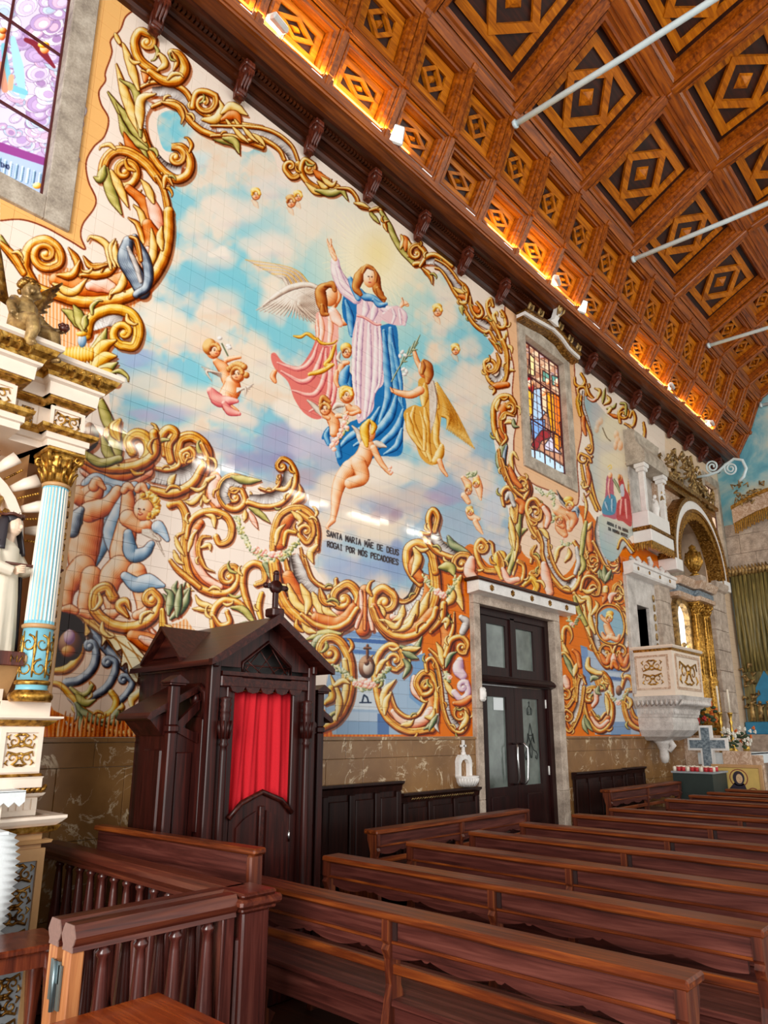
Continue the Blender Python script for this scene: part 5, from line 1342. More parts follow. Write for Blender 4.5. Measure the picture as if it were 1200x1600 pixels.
# far left foot: dark scrolls, long pale leaf
fill(P3(80, 940, 0.1583, '-40,120 120,100 230,120 330,240 340,420 280,560 150,640 0,700 -60,700'), '#2c1913')
fill(P3(80, 940, 0.1583, '330,160 520,330 700,600 860,860 800,760 640,640 480,470 380,380'), '#2c1913')
strokes(80, 940, 0.1583, '''
R 60 850,300 980,420 1080,540
P 26 880,330 980,450 1040,560
R 30 960,250 1030,340 1100,460
P 18 980,260 1060,400 1140,480
J 40 -20,690 150,668 265,560 305,450
N 46 380,260 500,420 640,560 800,700 960,830 1100,920
N 42 150,800 280,775 400,672 445,540 425,425 385,395 @380,440,-1
N 38 400,945 540,855 622,720 635,605 575,560 @558,605,-1.1
N 32 650,1010 755,900 800,800 745,735 @715,775,-1
J 36 -20,800 100,832 220,965 330,1092 470,1142 600,1090 642,980 592,895
Gt 26 380,790 410,860 330,920
O 24 190,850 280,920 360,900 400,830
Ot 40 240,900 330,1000 440,970
Et 44 240,1000 330,1110 560,1240
Yt 36 310,1130 350,1230 430,1280
Et 34 250,1080 290,1180 280,1285
Et 40 480,1180 600,1160 700,1010
Et 34 560,1190 640,1190 700,1150
Yt 26 660,1060 700,1040 700,1000
Yt 40 800,1060 800,960 900,890 980,930
G 34 560,1270 740,1305 930,1205
R 22 240,1200 180,1230 150,1190
W 10 160,950 230,1030 240,1150 180,1230 150,1190
Ft 1 0,0 1,1
'''.replace('Ft 1 0,0 1,1', ''), (3, 4))
ell(80+190*.1583, 940+430*.1583, 19, 24, 'D'); ell(80+180*.1583, 940+350*.1583, 9, 12, 'V', bias=-0.3); ell(80+170*.1583, 940+490*.1583, 11, 9, 'H')
LEAF = P3(80, 940, 0.1583, '200,110 400,140 560,220 760,360 950,560 1130,680 1150,800 1010,740 1000,810 920,700 880,620 850,800 770,720 745,610 690,640 700,480 640,490 560,380 500,440 490,330 360,230 390,300 330,340 320,190')
fill([(x+4, y+6) for x, y in LEAF], '#3a1c12', True, 0.7); fill(LEAF, None, True, 1.0, lambda x, y: mix(np.broadcast_to(hx('#cf8f34'), x.shape+(3,)), hx('#fdf0ca'), np.clip(((x-112)*0.55+(y-955)*0.8)/90, 0, 1)))
ribbon(cat(LEAF, True), [0.7], 'D', flat=hx('#4a2208'))
for a, b in (((240, 130), (560, 380)), ((420, 190), (700, 590)), ((600, 280), (850, 760)), ((760, 400), (990, 760)), ((300, 130), (1120, 720))):
    ribbon(np.array(P3(80, 940, 0.1583, '%d,%d %d,%d' % (a+b))), [0.4, 0.9, 0.3], 'H', flat=hx('#9a5f1e'), alpha=0.8)
for k_ in range(26): x = 84+k_*7; ribbon(cat([(x, 1150), (x+2, 1135-prng.rand()*8), (x+5, 1120-prng.rand()*10)]), [2.5, 2, 0.3], 'R', bias=0.1*prng.randn())
# two large cherubs holding up the shell
strokes(0, 700, 1/3, '''
P 34 395,105 480,150 590,155 690,110
R 26 390,80 480,125 600,125 700,80
G 24 380,50 500,95 640,85 725,25 720,-70
O 20 390,20 470,70 560,50
G 22 690,190 800,215 900,170 950,90
''')
def cherub(parts):
    for pal, w, s, b in parts: ribbon(cat(P3(0, 700, 1/3, s)), [v/3+0.8 for v in w], pal, flat=hx('#5e240e'), alpha=0.9); ribbon(cat(P3(0, 700, 1/3, s)) if s.count(' ') else None, [v/3 for v in w], pal, bias=b)
cherub([('T', [20, 26, 14], '400,170 450,140 520,170 580,180 690,180', 0), ('T', [30, 24, 30, 8], '500,200 490,330 480,450 420,590', -.05), ('K', [44, 50, 34], '370,220 400,230 430,200', -.05), ('K', [36, 30, 24], '430,240 455,210 455,170', -.02), ('K', [24, 18, 8], '440,180 455,155 490,190', 0),
        ('K', [66, 70, 76, 60], '420,320 410,400 390,480 385,560', 0.02), ('K', [48, 44, 30, 24], '420,300 490,275 530,235 550,200', 0.02), ('K', [58, 56, 44, 28, 20], '390,560 350,610 320,660 315,720 320,750', -.03), ('K', [48, 46, 38, 28], '430,600 415,680 400,720 395,760', -0.02), ('K', [16, 20, 14], '380,770 410,780 440,790', 0), ('K', [14, 22, 16], '300,755 330,755 355,765', -.02),
        ('N', [16, 40, 30], '380,290 350,340 340,390', .1),
        ('T', [24, 30, 34, 12], '630,180 560,290 515,400 530,500', 0), ('K', [30, 34, 30, 20], '590,330 600,280 600,220 600,190', .04), ('K', [22, 20, 18], '660,240 660,210 665,180', .04), ('K', [16, 20, 10], '580,200 600,180 620,190', .05), ('K', [16, 20, 10], '645,195 665,180 685,200', .05),
        ('K', [44, 52, 56, 50], '600,340 585,420 570,500 590,560', .05), ('K', [40, 30, 24], '600,330 650,370 690,360', .04), ('K', [56, 56, 44, 30, 22], '560,560 520,610 510,680 520,740 525,770', .05), ('K', [44, 44, 36, 26], '640,580 660,650 670,720 670,760', .03), ('K', [20, 26, 14], '500,775 520,780 550,770', .05), ('K', [20, 24, 12], '640,785 670,775 690,750', .03),
        ('T', [20, 34, 30, 16], '600,400 620,500 680,490 710,450', -.05), ('T', [20, 36, 40, 10], '585,600 640,640 700,630 765,645', .05), ('T', [30, 20, 10], '740,370 760,390 785,430', .1)])
ell(232, 790, 18, 20, 'H', bias=-.05); ell(232, 789, 17, 19, 'J', bias=-.08); ell(672/3, 700+288/3, 15.8, 17.8, 'K', col='#6a2c14'); ell(672/3, 700+288/3, 15, 17, 'K', bias=0.16); 
for k_ in range(110):
    a = prng.rand()*6.28; rr_ = .75+.35*prng.rand(); ell(232+math.cos(a)*15*rr_, 790+math.sin(a)*18*rr_, 4, 3, 'J', a, bias=0.12*prng.randn()) if (math.cos(a) > -0.1 and math.hypot((232+math.cos(a)*15*rr_-222)/13, (790+math.sin(a)*18*rr_-798)/15) > 1.0) or math.sin(a) < -.75 else None
for x, y in ((217, 795), (225, 796)): ell(x, y, 1.6, 1.1, 'D', col='#4a2a22')
ribbon(cat([(216, 803), (219, 805), (223, 803)]), [0.8], 'C', flat=hx('#b1503c')); ribbon(cat([(220, 795), (218, 800), (221, 801)]), [0.6], 'K', flat=hx('#c77a50'))
for k_ in range(7): ribbon(cat([(222, 828+k_), (238+k_*2, 832+k_*2), (258-k_*4, 870-k_*7)]), [1, 2.8, 0.4], 'X', bias=0.12)
strokes(0, 700, 1/3, '''
G 26 530,700 500,655 450,680 445,760 520,828 620,842 712,800 748,720 715,672 @712,712,-1
Gt 22 600,790 560,740 590,720 610,760
R 44 620,880 720,920 800,930
P 20 660,890 740,930
J 18 760,760 770,850 820,910 880,920
J 12 880,920 910,890 890,870
Et 20 800,800 860,740 890,660
Et 20 790,780 800,690 770,660
Et 18 830,790 840,690 850,640
''', (2.5, 3.5))
# between the door and the second window, and the second mural
strokes(780, 720, 0.18333, '''
O 24 180,390 160,600 130,800 80,960
Yt 22 120,560 150,700 130,860
Yt 24 90,480 120,640 130,760
G 20 40,380 25,280 70,230 120,270 150,380 140,520
W 22 60,330 90,280 130,380
R 30 150,330 200,370 190,430
G 16 20,-20 70,140 130,250 220,325
G 18 220,320 250,250 230,170 190,150 @215,215,-1.2
R 22 90,60 130,160 180,220
Wch 32 330,580 390,700 405,850 480,980 590,1065 650,1000
G 20 345,640 275,520 240,420 258,345 310,335 352,400 350,490 310,515 @312,440,1
G 20 330,600 365,700 370,810 430,960 530,1085 620,1108 682,1025 695,890 685,770 640,690
G 14 420,650 430,780 485,925 560,1012 635,985
W 22 660,740 680,860 650,960
Yt 22 420,660 380,600 340,580
Yt 22 480,860 500,760 560,720
Yt 22 560,860 600,800 590,740
G 20 310,725 280,790 330,850 345,930 310,985 265,965
P 40 380,880 400,1000 430,1120
R 26 390,560 410,440 360,380
P 24 400,560 420,480 380,400
J 30 210,1060 280,1010 320,1070 300,1130
G 20 -10,780 30,860 40,970 120,1050 200,1010 210,900 160,860
P 26 30,920 80,1020 160,1010
G 16 760,580 730,690 750,840 800,945 845,890 835,790 790,765 @800,850,-1.5
R 26 780,560 770,680 780,760
Wch 24 850,480 838,620 870,760 930,890
G 14 800,690 850,790 900,890 970,945 1015,900 1005,800 970,790 @990,860,-1
G 14 870,700 910,800 960,850
Yt 22 740,600 780,540 790,520
O 20 740,520 720,640 700,800
Ot 22 700,800 720,900 680,980
G 16 720,1090 790,990 850,1040 850,1130 800,1140
Et 22 900,1040 860,950 850,1000
Et 24 900,1040 900,930 890,900
Et 22 900,1040 950,970 960,1010
Y 20 900,1140 900,1080
G 18 1110,1130 1030,1060 980,1080 985,1170 @1010,1130,-1
Yt 26 640,1150 700,1180 720,1300
Yt 26 690,1170 760,1180 770,1300
G 12 1030,760 1040,680 1080,665 1140,740
W 20 1050,740 1090,720 1130,780
J 14 700,30 730,200 780,300 830,420
G 14 760,20 800,130 790,260
R 24 1130,100 1140,200 1190,330
G 14 1110,60 1150,60 1190,110
G 12 1120,230 1160,350 1200,380
P 24 1170,420 1190,520 1170,600
R 26 720,1080 740,1000 760,960
''', (2, 3))
garland(P3(780, 720, .18333, '310,230 400,290 450,260 470,400 460,520'), 60, 3, [])
for s_, w_, b_ in (('500,420 560,470 610,500 600,580', [8, 9, 8, 5], .05), ('600,440 640,500 620,560', [6, 7, 4], 0), ('520,500 530,580 560,630', [7, 9, 5], .05), ('540,560 500,540', [4, 3], 0)): ribbon(cat(P3(780, 720, .18333, s_)), w_, 'K', bias=b_)
ell(780+600*.1833, 720+385*.1833, 8, 9, 'K', bias=.1); ell(780+590*.1833, 720+330*.1833, 8, 5, 'J'); ell(780+515*.1833, 720+505*.1833, 6, 6.5, 'K', bias=.1); ell(780+500*.1833, 720+490*.1833, 5, 4, 'H')
for k_ in range(5): ribbon(cat(P3(780, 720, .18333, '%d,%d %d,%d %d,%d' % (570, 380+k_*4, 530-k_*3, 330, 490+k_*6, 250+k_*14))), [1, 2, .4], 'W', bias=-.05)
for k_ in range(4): ribbon(cat(P3(780, 720, .18333, '%d,%d %d,%d %d,%d' % (620, 430, 660, 400+k_*10, 690-k_*6, 440+k_*16))), [1, 2, .4], 'N', bias=.1)
garland(P3(780, 720, .18333, '530,680 560,720 610,700'), 26, 2.4, [(880, 842, 2)])
fill(P3(880, 560, .2124, '150,290 230,310 330,420 420,470 480,500 515,700 480,810 540,1100 540,1270 480,1330 400,1470 340,1490 280,1400 262,1180 290,1130 230,960 196,800 225,650 190,500'), None, True, 1, lambda x, y: np.clip(mix(mix(np.broadcast_to(hx('#9fb6bb'), x.shape+(3,)), hx('#e6d6b8'), np.clip(1.35-np.hypot((x-965)/40, (y-720)/120), 0, 1)*1.4), hx('#b9b3bd'), (vnoise(CHT, CWD, 40, 5)[:x.shape[0], :x.shape[1]]-0.4)*0.8), 0, 1))
strokes(880, 560, .2124, '''
G 10 85,140 90,190 130,210 160,170 130,110
Wch 12 150,240 140,330 170,440 205,560
G 8 110,270 115,220 160,215 170,270
G 10 130,280 130,370 165,470 200,560 215,660 200,700 165,660 @190,650,-1
J 12 115,260 105,320 125,420
R 14 165,560 150,500 150,430
G 9 215,720 170,780 195,850 215,950 240,1040 270,1110
G 9 205,760 190,730 130,700 @150,740,-1
R 14 175,800 190,900 170,960
Yt 9 190,940 150,950 150,900
Pt 10 190,990 150,1030 180,1080
Yt 10 160,1180 170,1080 150,990
Gt 12 240,310 190,260 170,180
P 9 180,290 220,310 250,290
Yt 12 250,300 270,240 230,220
Ot 12 290,330 300,260 310,220
Yt 14 300,340 340,310 320,270
Ot 12 320,370 370,360 390,330
Y 12 330,400 350,370
Rt 12 340,410 400,430 430,400
G 10 420,470 410,400 440,360 @440,410,1.2
G 10 450,480 510,500 530,440 510,390 490,430
O 9 460,420 460,340 420,330
Wch 11 480,510 515,580 530,690 500,780
G 9 470,490 510,530 545,640 535,740 500,800 465,770
Yt 8 520,600 560,640 540,690
R 10 560,820 520,810 490,840
G 9 490,820 560,850 550,910 510,880
P 16 520,900 500,980 540,1040
R 14 500,920 505,1000 560,1090
G 8 490,860 490,980 550,1080 590,1110
Yt 10 550,1150 590,1130 600,1100
P 14 560,1200 590,1260 560,1320
J 8 400,1400 420,1340 450,1330 520,1420
R 14 550,1330 590,1340 600,1380
G 10 590,470 600,540 590,620
R 10 600,700 590,640
''', (1.6, 2.2))
jq = lambda s: P3(880, 560, .2124, s)
fill(jq('320,880 345,850 370,900 375,1000 400,1080 395,1180 330,1170 290,1150 305,1050 315,960'), '#b76a78'); fill(jq('300,1050 340,1000 385,1020 392,1090 370,1150 290,1140'), '#5f8fa8'); fill(jq('405,890 430,860 460,960 490,1030 505,1230 440,1200 395,1180 400,1060 430,1020'), '#b2413f'); fill(jq('420,940 445,930 450,1010 425,1010'), '#c3c3cc')
for s_, p_ in (('345,870 335,960 345,1030', 'C'), ('310,1060 330,1120', 'T'), ('360,1040 360,1130', 'T'), ('430,1040 420,1150', 'C'), ('460,1040 470,1180', 'C'), ('370,890 400,940 420,990', 'E')): ribbon(cat(jq(s_)), [1.6, 2, .8], p_)
ell(880+345*.2124, 560+860*.2124, 3.5, 5, 'S'); ell(880+420*.2124, 560+880*.2124, 3.5, 5, 'S', bias=-.05); ell(880+412*.2124, 560+875*.2124, 2.5, 5, 'H'); ribbon(cat(jq('330,800 350,785 355,810 338,815')), [.6], 'J', flat=hx('#e9c97a'))
for x, y in ((255, 480), (275, 460), (245, 520)): ell(880+x*.2124, 560+y*.2124, 5, 8, 'S', alpha=.5, soft=.5)
for x, y, rx, ry in ((390, 560, 5, 8), (400, 600, 5, 8), (420, 640, 5, 10), (385, 640, 4, 9)): ell(880+x*.2124, 560+y*.2124, rx, ry, 'S', alpha=.75, soft=.4)
ribbon(cat(jq('290,510 320,580 350,610')), [.5], 'H', flat=hx('#7d6a52'))
# medallion below the second mural
ell(870+455*.1813, 860+655*.1813, 23, 29, 'T', col='#93b3c4')
strokes(870, 860, .1813, '''
Wch 26 310,560 330,700 360,830 430,900
Wch 24 600,560 610,700 600,800 560,880
G 16 150,370 225,560 285,750 350,900 430,1008 482,940 470,835 420,810 @425,880,-1
G 16 520,470 600,600 642,750 645,900 600,1025 525,985 490,885 515,815 @545,880,1
R 24 380,900 430,970 460,900
R 22 540,900 580,990 620,900
Yt 22 290,740 250,600 240,470
Yt 22 330,720 290,600 300,480
Yt 20 300,560 350,480 330,430
Yt 20 590,640 620,560 570,480
Yt 20 640,760 600,660 610,580
G 16 210,340 240,240 310,232 368,300 360,380 @325,330,1
Yt 20 220,340 270,360 340,330
G 16 600,450 575,340 525,292 490,350 500,430 @525,380,-1
Et 22 420,270 380,190 370,160
Et 24 420,270 410,170 410,130
Et 22 420,270 460,190 470,170
Y 24 420,370 425,320
Rt 26 400,450 420,390 380,380
Pt 24 460,450 470,390 520,370
G 8 345,620 350,540 400,480 470,470 540,510 580,620 575,720 520,800 440,800 380,760 345,690 345,620
P 24 490,900 490,990
R 20 470,1010 490,960 520,1010
G 22 270,1190 235,1300 270,1460 370,1560 460,1490 480,1350 430,1230
R 26 290,1400 360,1500 440,1440
P 18 300,1440 370,1520 440,1470
G 14 300,1380 360,1460 420,1400
G 20 345,1240 330,1190 270,1195 245,1250 @285,1270,-1.2
P 18 330,1200 340,1290 310,1340
Yt 20 420,1250 440,1340 440,1420
G 22 470,1240 455,1140 395,1060 350,1110 375,1195 @395,1140,-1
Et 24 370,1080 320,1060 270,1040
Et 22 360,1100 310,1100 290,1130
Et 20 360,1170 350,1220 380,1240
Y 22 270,930 270,1010 330,1050 380,1060
G 22 600,1220 580,1340 640,1500 790,1560
R 24 640,1380 690,1480 780,1510
G 12 640,1350 680,1440 770,1460
G 20 560,1190 590,1095 645,1110 655,1190 600,1210
Et 22 650,1080 690,1040 640,1060
Yt 18 600,1260 640,1310 620,1370
Gt 22 60,880 60,700 100,665 130,740 110,800
Yt 24 140,1040 90,900 60,800
G 20 30,1000 10,940 60,890 120,960 150,1060 160,1200 140,1290
Et 22 60,900 110,1000 150,1100
Yt 24 150,1080 170,1000 190,960
G 16 140,1290 90,1350 40,1290 45,1200 @75,1250,1
P 30 70,1090 90,1170
Wch 26 230,1090 195,1190 195,1330 150,1430 120,1500
G 14 250,1150 215,1080 180,1150 170,1300
G 14 235,1180 215,1330 180,1450 110,1560 60,1470 75,1380 120,1400 @95,1440,1
R 20 140,860 180,900 200,1000
Et 22 240,1420 240,1520 270,1580
Et 20 240,1440 280,1520 310,1560
Yt 22 160,380 200,440 250,430
O 20 150,400 190,520 250,640
''', (1.8, 2.6))
garland(P3(870, 860, .1813, '100,580 140,650 200,560'), 26, 3, [(894, 975, 3.5)])
garland(P3(870, 860, .1813, '440,1210 500,1290 550,1300 610,1210'), 40, 2.6, [(966, 1098, 4.5)])
for s_, w_ in (('430,640 450,700 470,740', [5, 6, 6]), ('440,620 400,590 380,560', [3, 3, 2]), ('470,740 420,760 390,710', [5, 4, 2]), ('470,750 520,770 540,730', [4, 4, 2])): ribbon(cat(P3(870, 860, .1813, s_)), w_, 'K', bias=.08)
ell(952, 964, 6, 7.5, 'K', bias=.1); ell(953, 959, 6, 5, 'J'); ell(967, 1079, 5, 8, 'D'); ribbon(cat([(938, 1148), (970, 1149)]), [.5], 'N')
# ---- the figures of the large mural (drawn in the enlargement 380,350,1/3)
pf = lambda s: P3(380, 350, 1/3, s)
def fold(pal, items, b=0.0):
    for w, s in items: ribbon(cat(pf(s)), [v/3 for v in w], pal, bias=b)
# clouds under the group
for x, y, rx, ry in ((180, 860, 60, 60), (260, 930, 70, 50), (600, 1170, 130, 70), (480, 1190, 60, 60), (720, 1140, 90, 50)): ell(380+x/3, 350+y/3, rx/3, ry/3, 'X', alpha=.85, soft=.6, col='#f4e6d6')
# left angel: wings, pink robe
for k_ in range(16):
    t_ = k_/15; ribbon(cat(pf('%d,%d %d,%d %d,%d' % (350, 300+t_*150, 270-t_*10, 300+t_*80, 60+t_*280, 405+t_*60))), [2.4, 3, .5], 'X', bias=.12-.1*t_)
for k_ in range(12):
    t_ = k_/11; ribbon(cat(pf('%d,%d %d,%d %d,%d' % (310-t_*100, 285+t_*4, 230-t_*40, 215+t_*40, 10+t_*150, 168+t_*80))), [2.4, 2.6, .4], 'X' if k_ % 3 else 'Q', bias=.12)
ribbon(cat(pf('355,300 300,285 220,300 150,340 90,385')), [3, 4.5, 5, 4, 1], 'X', bias=.15)
fill(pf('345,460 440,460 440,560 440,700 430,850 360,915 290,890 240,820 210,740 150,680 130,620 150,605 190,650 260,670 310,610 340,540'), '#dc7f76')
fold('C', [([4, 12, 10, 4], '350,560 320,640 260,680 160,650'), ([4, 14, 12, 5], '380,570 340,690 280,740 180,690'), ([4, 12, 12, 4], '390,580 380,720 330,800 230,780'), ([4, 14, 12, 4], '410,580 410,720 390,830 310,880'), ([4, 12, 10, 3], '430,580 432,720 420,830 370,910'), ([6, 16, 20], '370,470 380,520 385,560'), ([6, 14, 16], '420,470 420,520 425,550')], .06)
fill(pf('340,440 360,410 420,400 440,450 442,560 360,560'), '#f0b3a6'); fold('P', [([6, 14, 10], '360,420 370,490 365,545'), ([6, 14, 10], '400,410 410,480 405,550'), ([5, 8, 6], '345,450 350,500 350,540')], .05)
fold('K', [([18, 16, 12, 9], '430,450 480,460 510,420 525,390'), ([12, 11, 8], '430,380 450,340 440,280'), ([10, 8], '420,410 430,370')], .08); fold('P', [([20, 26, 14], '420,410 440,450 455,470')], .08)
fold('J', [([5, 7, 5, 3], '345,535 370,560 420,560 440,545'), ([6, 9, 6, 8, 3], '340,540 300,515 270,530 235,525'), ([6, 10, 10, 6], '430,570 410,630 385,660 420,660'), ([8, 12, 8], '420,660 370,690 310,705')], 0)
ell(380+405/3, 350+335/3, 13, 17, 'S', bias=.05); fold('H', [([12, 26, 26, 14], '400,285 365,310 370,370 385,420'), ([8, 16, 10], '380,290 420,285 430,310'), ([8, 14, 8], '370,380 375,420 395,425')], 0)
fold('K', [([10, 14, 8], '150,690 140,715 150,740')], 0)
# blue mantle behind, then the pink gown of the central figure
fill(pf('470,340 520,260 560,330 600,500 640,480 715,475 730,600 745,760 765,850 750,960 740,1080 640,1090 560,1120 480,1150 440,1110 430,1000 370,1010 400,950 500,930 560,860 520,540 470,440'), '#2f77ac')
fold('B', [([10, 22, 18, 6], '690,490 700,640 720,780 750,860'), ([8, 20, 20, 8], '660,500 670,660 680,800 640,930'), ([8, 22, 20, 6], '720,800 690,900 620,980 520,1040'), ([6, 20, 16, 6], '750,870 720,960 650,1030 600,1080'), ([6, 18, 18, 6], '640,860 590,940 500,1000 440,1060'), ([6, 16, 14, 4], '745,960 720,1040 660,1080'), ([6, 14, 14], '480,950 440,1000 450,1090'), ([6, 14, 10], '400,960 390,990 400,1030'), ([6, 18, 12], '480,360 500,430 510,520'), ([5, 12, 10, 4], '700,560 735,720 745,840')], .04)
fold('B', [([10, 22, 12], '465,670 490,720 500,770')], 0)
fill(pf('545,345 640,360 680,380 660,440 640,480 645,600 660,740 620,790 610,870 560,925 535,920 520,760 510,560 530,440'), '#ecc9cc')
fold('V', [([8, 14, 14, 8], '560,440 545,600 540,760 545,900'), ([6, 14, 16, 8], '590,450 590,620 585,780 570,910'), ([6, 14, 14, 6], '620,460 625,620 615,760 590,890'), ([5, 10, 10, 4], '640,480 645,620 640,740 620,790'), ([5, 10, 10, 5], '535,460 525,580 520,700 530,860'), ([8, 18, 10], '570,360 575,400 565,435'), ([8, 18, 10], '620,370 615,410 605,445')], .1)
fold('V', [([18, 26, 34, 26], '430,170 440,230 480,300 530,350'), ([14, 22, 34, 30, 8], '650,390 690,410 720,420 745,440 755,470'), ([8, 14, 10], '440,200 470,280 520,330'), ([8, 16, 8], '660,420 700,440 740,465')], .12); fill(pf('700,390 735,395 755,470 690,470 650,440'), '#e9c3c6')
fold('V', [([5, 8, 5], '700,400 710,430 700,465'), ([5, 8, 5], '730,400 735,430 740,468')], .1)
ribbon(cat(pf('535,430 570,440 620,470 645,470')), [1.5, 1.8, 1.5], 'C', bias=.1)
fold('S', [([9, 12, 9], '432,165 418,130 405,95'), ([4, 4, 2], '405,105 395,80 395,70'), ([4, 4, 2], '410,105 412,80 410,70'), ([5, 5, 3], '420,130 435,150'), ([8, 12, 8], '740,385 755,370 770,380'), ([4, 4, 2], '750,370 745,350 745,345'), ([4, 4, 2], '760,375 775,372')], .12)
fold('B', [([10, 16, 12], '500,255 520,300 540,350'), ([10, 18, 14, 8], '545,310 570,340 610,350 660,385'), ([6, 14, 8], '610,355 640,380 670,375')], .08)
fold('H', [([10, 26, 20, 10], '565,205 545,250 530,300 550,330'), ([10, 22, 20, 8], '600,205 620,250 630,310 660,360'), ([8, 16, 8], '630,300 650,340 665,350')], 0)
ell(380+594/3, 350+250/3, 10.5, 16, 'S', bias=.14); fold('H', [([6, 11, 6], '560,230 580,200 615,215'), ([4, 8, 6], '615,215 625,240 622,270')], 0)
for x, y in ((588, 246), (603, 248)): ell(380+x/3, 350+y/3, 1.5, .9, 'D', col='#4a2a22')
ribbon(pf('594,250 593,262'), [.5], 'K', flat=hx('#cf8f68')); ribbon(pf('589,274 599,275'), [.7], 'C', flat=hx('#b5524a'))
# small angels of the group
fold('K', [([10, 16, 18, 10], '490,650 465,660 455,700 450,740'), ([8, 12, 8], '440,690 435,730 445,760')], .05); ell(380+485/3, 350+600/3, 8, 10, 'K', bias=.1); ell(380+482/3, 350+580/3, 9, 8, 'J'); fold('B', [([10, 24, 22, 10], '490,670 475,710 470,750 490,770')], .04); fold('X', [([4, 10, 4], '455,600 445,630 460,650')], .1)
fold('K', [([12, 18, 18, 10], '490,850 505,870 530,870 545,880'), ([8, 10, 6], '540,880 510,890 480,880')], .06); ell(380+485/3, 350+800/3, 12, 14, 'K', bias=.08); fold('J', [([8, 16, 10], '460,810 470,775 505,775')], .02)
fold('X', [([4, 14, 10, 3], '370,900 340,860 300,825'), ([4, 14, 8], '420,870 440,850 470,850')], .1); fold('K', [([20, 26, 26, 20], '400,890 420,920 430,950 425,980'), ([12, 10, 8], '440,900 470,900 490,885'), ([10, 9, 6], '400,910 380,900 375,880')], .07); ell(380+385/3, 350+865/3, 10, 11, 'K', bias=.12); fold('H', [([6, 14, 8], '360,850 375,815 405,835')], .05)
garland(pf('470,900 490,950 450,1000 410,1040'), 26, 3.4, [(536, 665, 5), (540, 652, 5), (524, 690, 6), (519, 697, 5), (531, 680, 5)]); 
for x, y in ((538, 660), (533, 672), (526, 686), (519, 695), (542, 668), (522, 702)): ell(x, y, 4, 3.4, 'P', bias=.12)
# nude cherub seen from behind
fold('X', [([4, 14, 10, 3], '550,1030 540,980 510,945'), ([4, 16, 14, 4], '600,1040 620,1030 670,1045')], .1)
fold('S', [([34, 40, 46, 40], '580,1040 570,1080 545,1120 500,1150'), ([16, 14, 11, 8], '610,1050 640,1110 670,1150 690,1170')], .04)
fold('S', [([36, 34, 26, 18, 12], '500,1140 460,1200 440,1260 430,1340 420,1390'), ([14, 10, 4], '420,1390 395,1420 400,1430'), ([36, 30, 26], '540,1120 560,1190 500,1215')], .03)
ell(380+590/3, 350+980/3, 10, 14, 'S', bias=.08); fold('J', [([8, 22, 20, 8], '590,920 570,960 575,1010 580,1040'), ([6, 14, 8], '600,925 615,950 605,980')], .03)
for x, y in ((690, 1140), (685, 1155), (695, 1165)): ell(380+x/3, 350+y/3, 2.5, 2.5, 'P')
# kneeling angel on the right: ochre robe, brown wings, lily
for k_ in range(14):
    t_ = k_/13; ribbon(cat(pf('%d,%d %d,%d %d,%d' % (905+t_*10, 745+t_*150, 970-t_*10, 850+t_*60, 1085-t_*130, 1055-t_*90))), [2, 3, .4], 'Q', bias=.06-.1*t_)
for k_ in range(6): ribbon(cat(pf('%d,%d %d,%d %d,%d' % (860+k_*6, 740, 895+k_*3, 830, 890+k_*5, 970-k_*10))), [1.5, 3, .5], 'X', bias=.06)
fill(pf('820,740 870,720 900,790 935,830 920,1000 945,1050 930,1110 880,1130 830,1090 800,1000 760,930 755,880 800,850 840,850'), '#d9a455')
fold('Q', [([6, 18, 20, 8], '800,860 790,930 820,1010 860,1090'), ([6, 18, 18, 8], '850,860 860,940 860,1030 880,1110'), ([6, 16, 14, 6], '900,860 905,940 905,1020 930,1090'), ([6, 18, 12, 6], '770,890 790,980 840,1060'), ([6, 20, 20, 8], '850,750 850,800 845,850'), ([6, 16, 12], '885,760 900,820 910,860'), ([10, 22, 16], '930,1040 920,1080 900,1110'), ([4, 10, 8], '830,880 850,960 850,1060')], .04)
for k_ in range(5): ribbon(cat(pf('%d,%d %d,%d %d,%d' % (868+k_*5, 735, 880+k_*6, 830, 880+k_*4, 980-k_*14))), [1.2, 2.6, .5], 'X', bias=.08)
fold('K', [([20, 18, 15, 10], '830,780 790,800 740,795 700,780'), ([12, 11, 8], '840,690 815,640 800,590'), ([6, 5, 2], '700,785 690,765'), ([12, 10, 6], '920,1110 935,1150 955,1180')], .08)
ell(380+850/3, 350+680/3, 10, 14, 'K', bias=.04); fold('H', [([8, 22, 24, 12], '845,640 865,665 870,710 865,740'), ([6, 12, 8], '840,645 845,670 838,700')], .02)
ribbon(cat(pf('695,740 740,660 790,600 820,555')), [.8], 'E', bias=.1)
for a in range(7): t_ = a/6; ribbon(cat(pf('%d,%d %d,%d' % (740+60*t_, 660-80*t_, 760+70*t_, 640-85*t_+(20 if a % 2 else -35)))), [.5, 1.2, .2], 'E', bias=.1)
for x, y in ((745, 600), (760, 615), (735, 620), (750, 680), (765, 690), (755, 705)): ell(380+x/3, 350+y/3, 4, 2.6, 'W', x*.1, bias=.25)
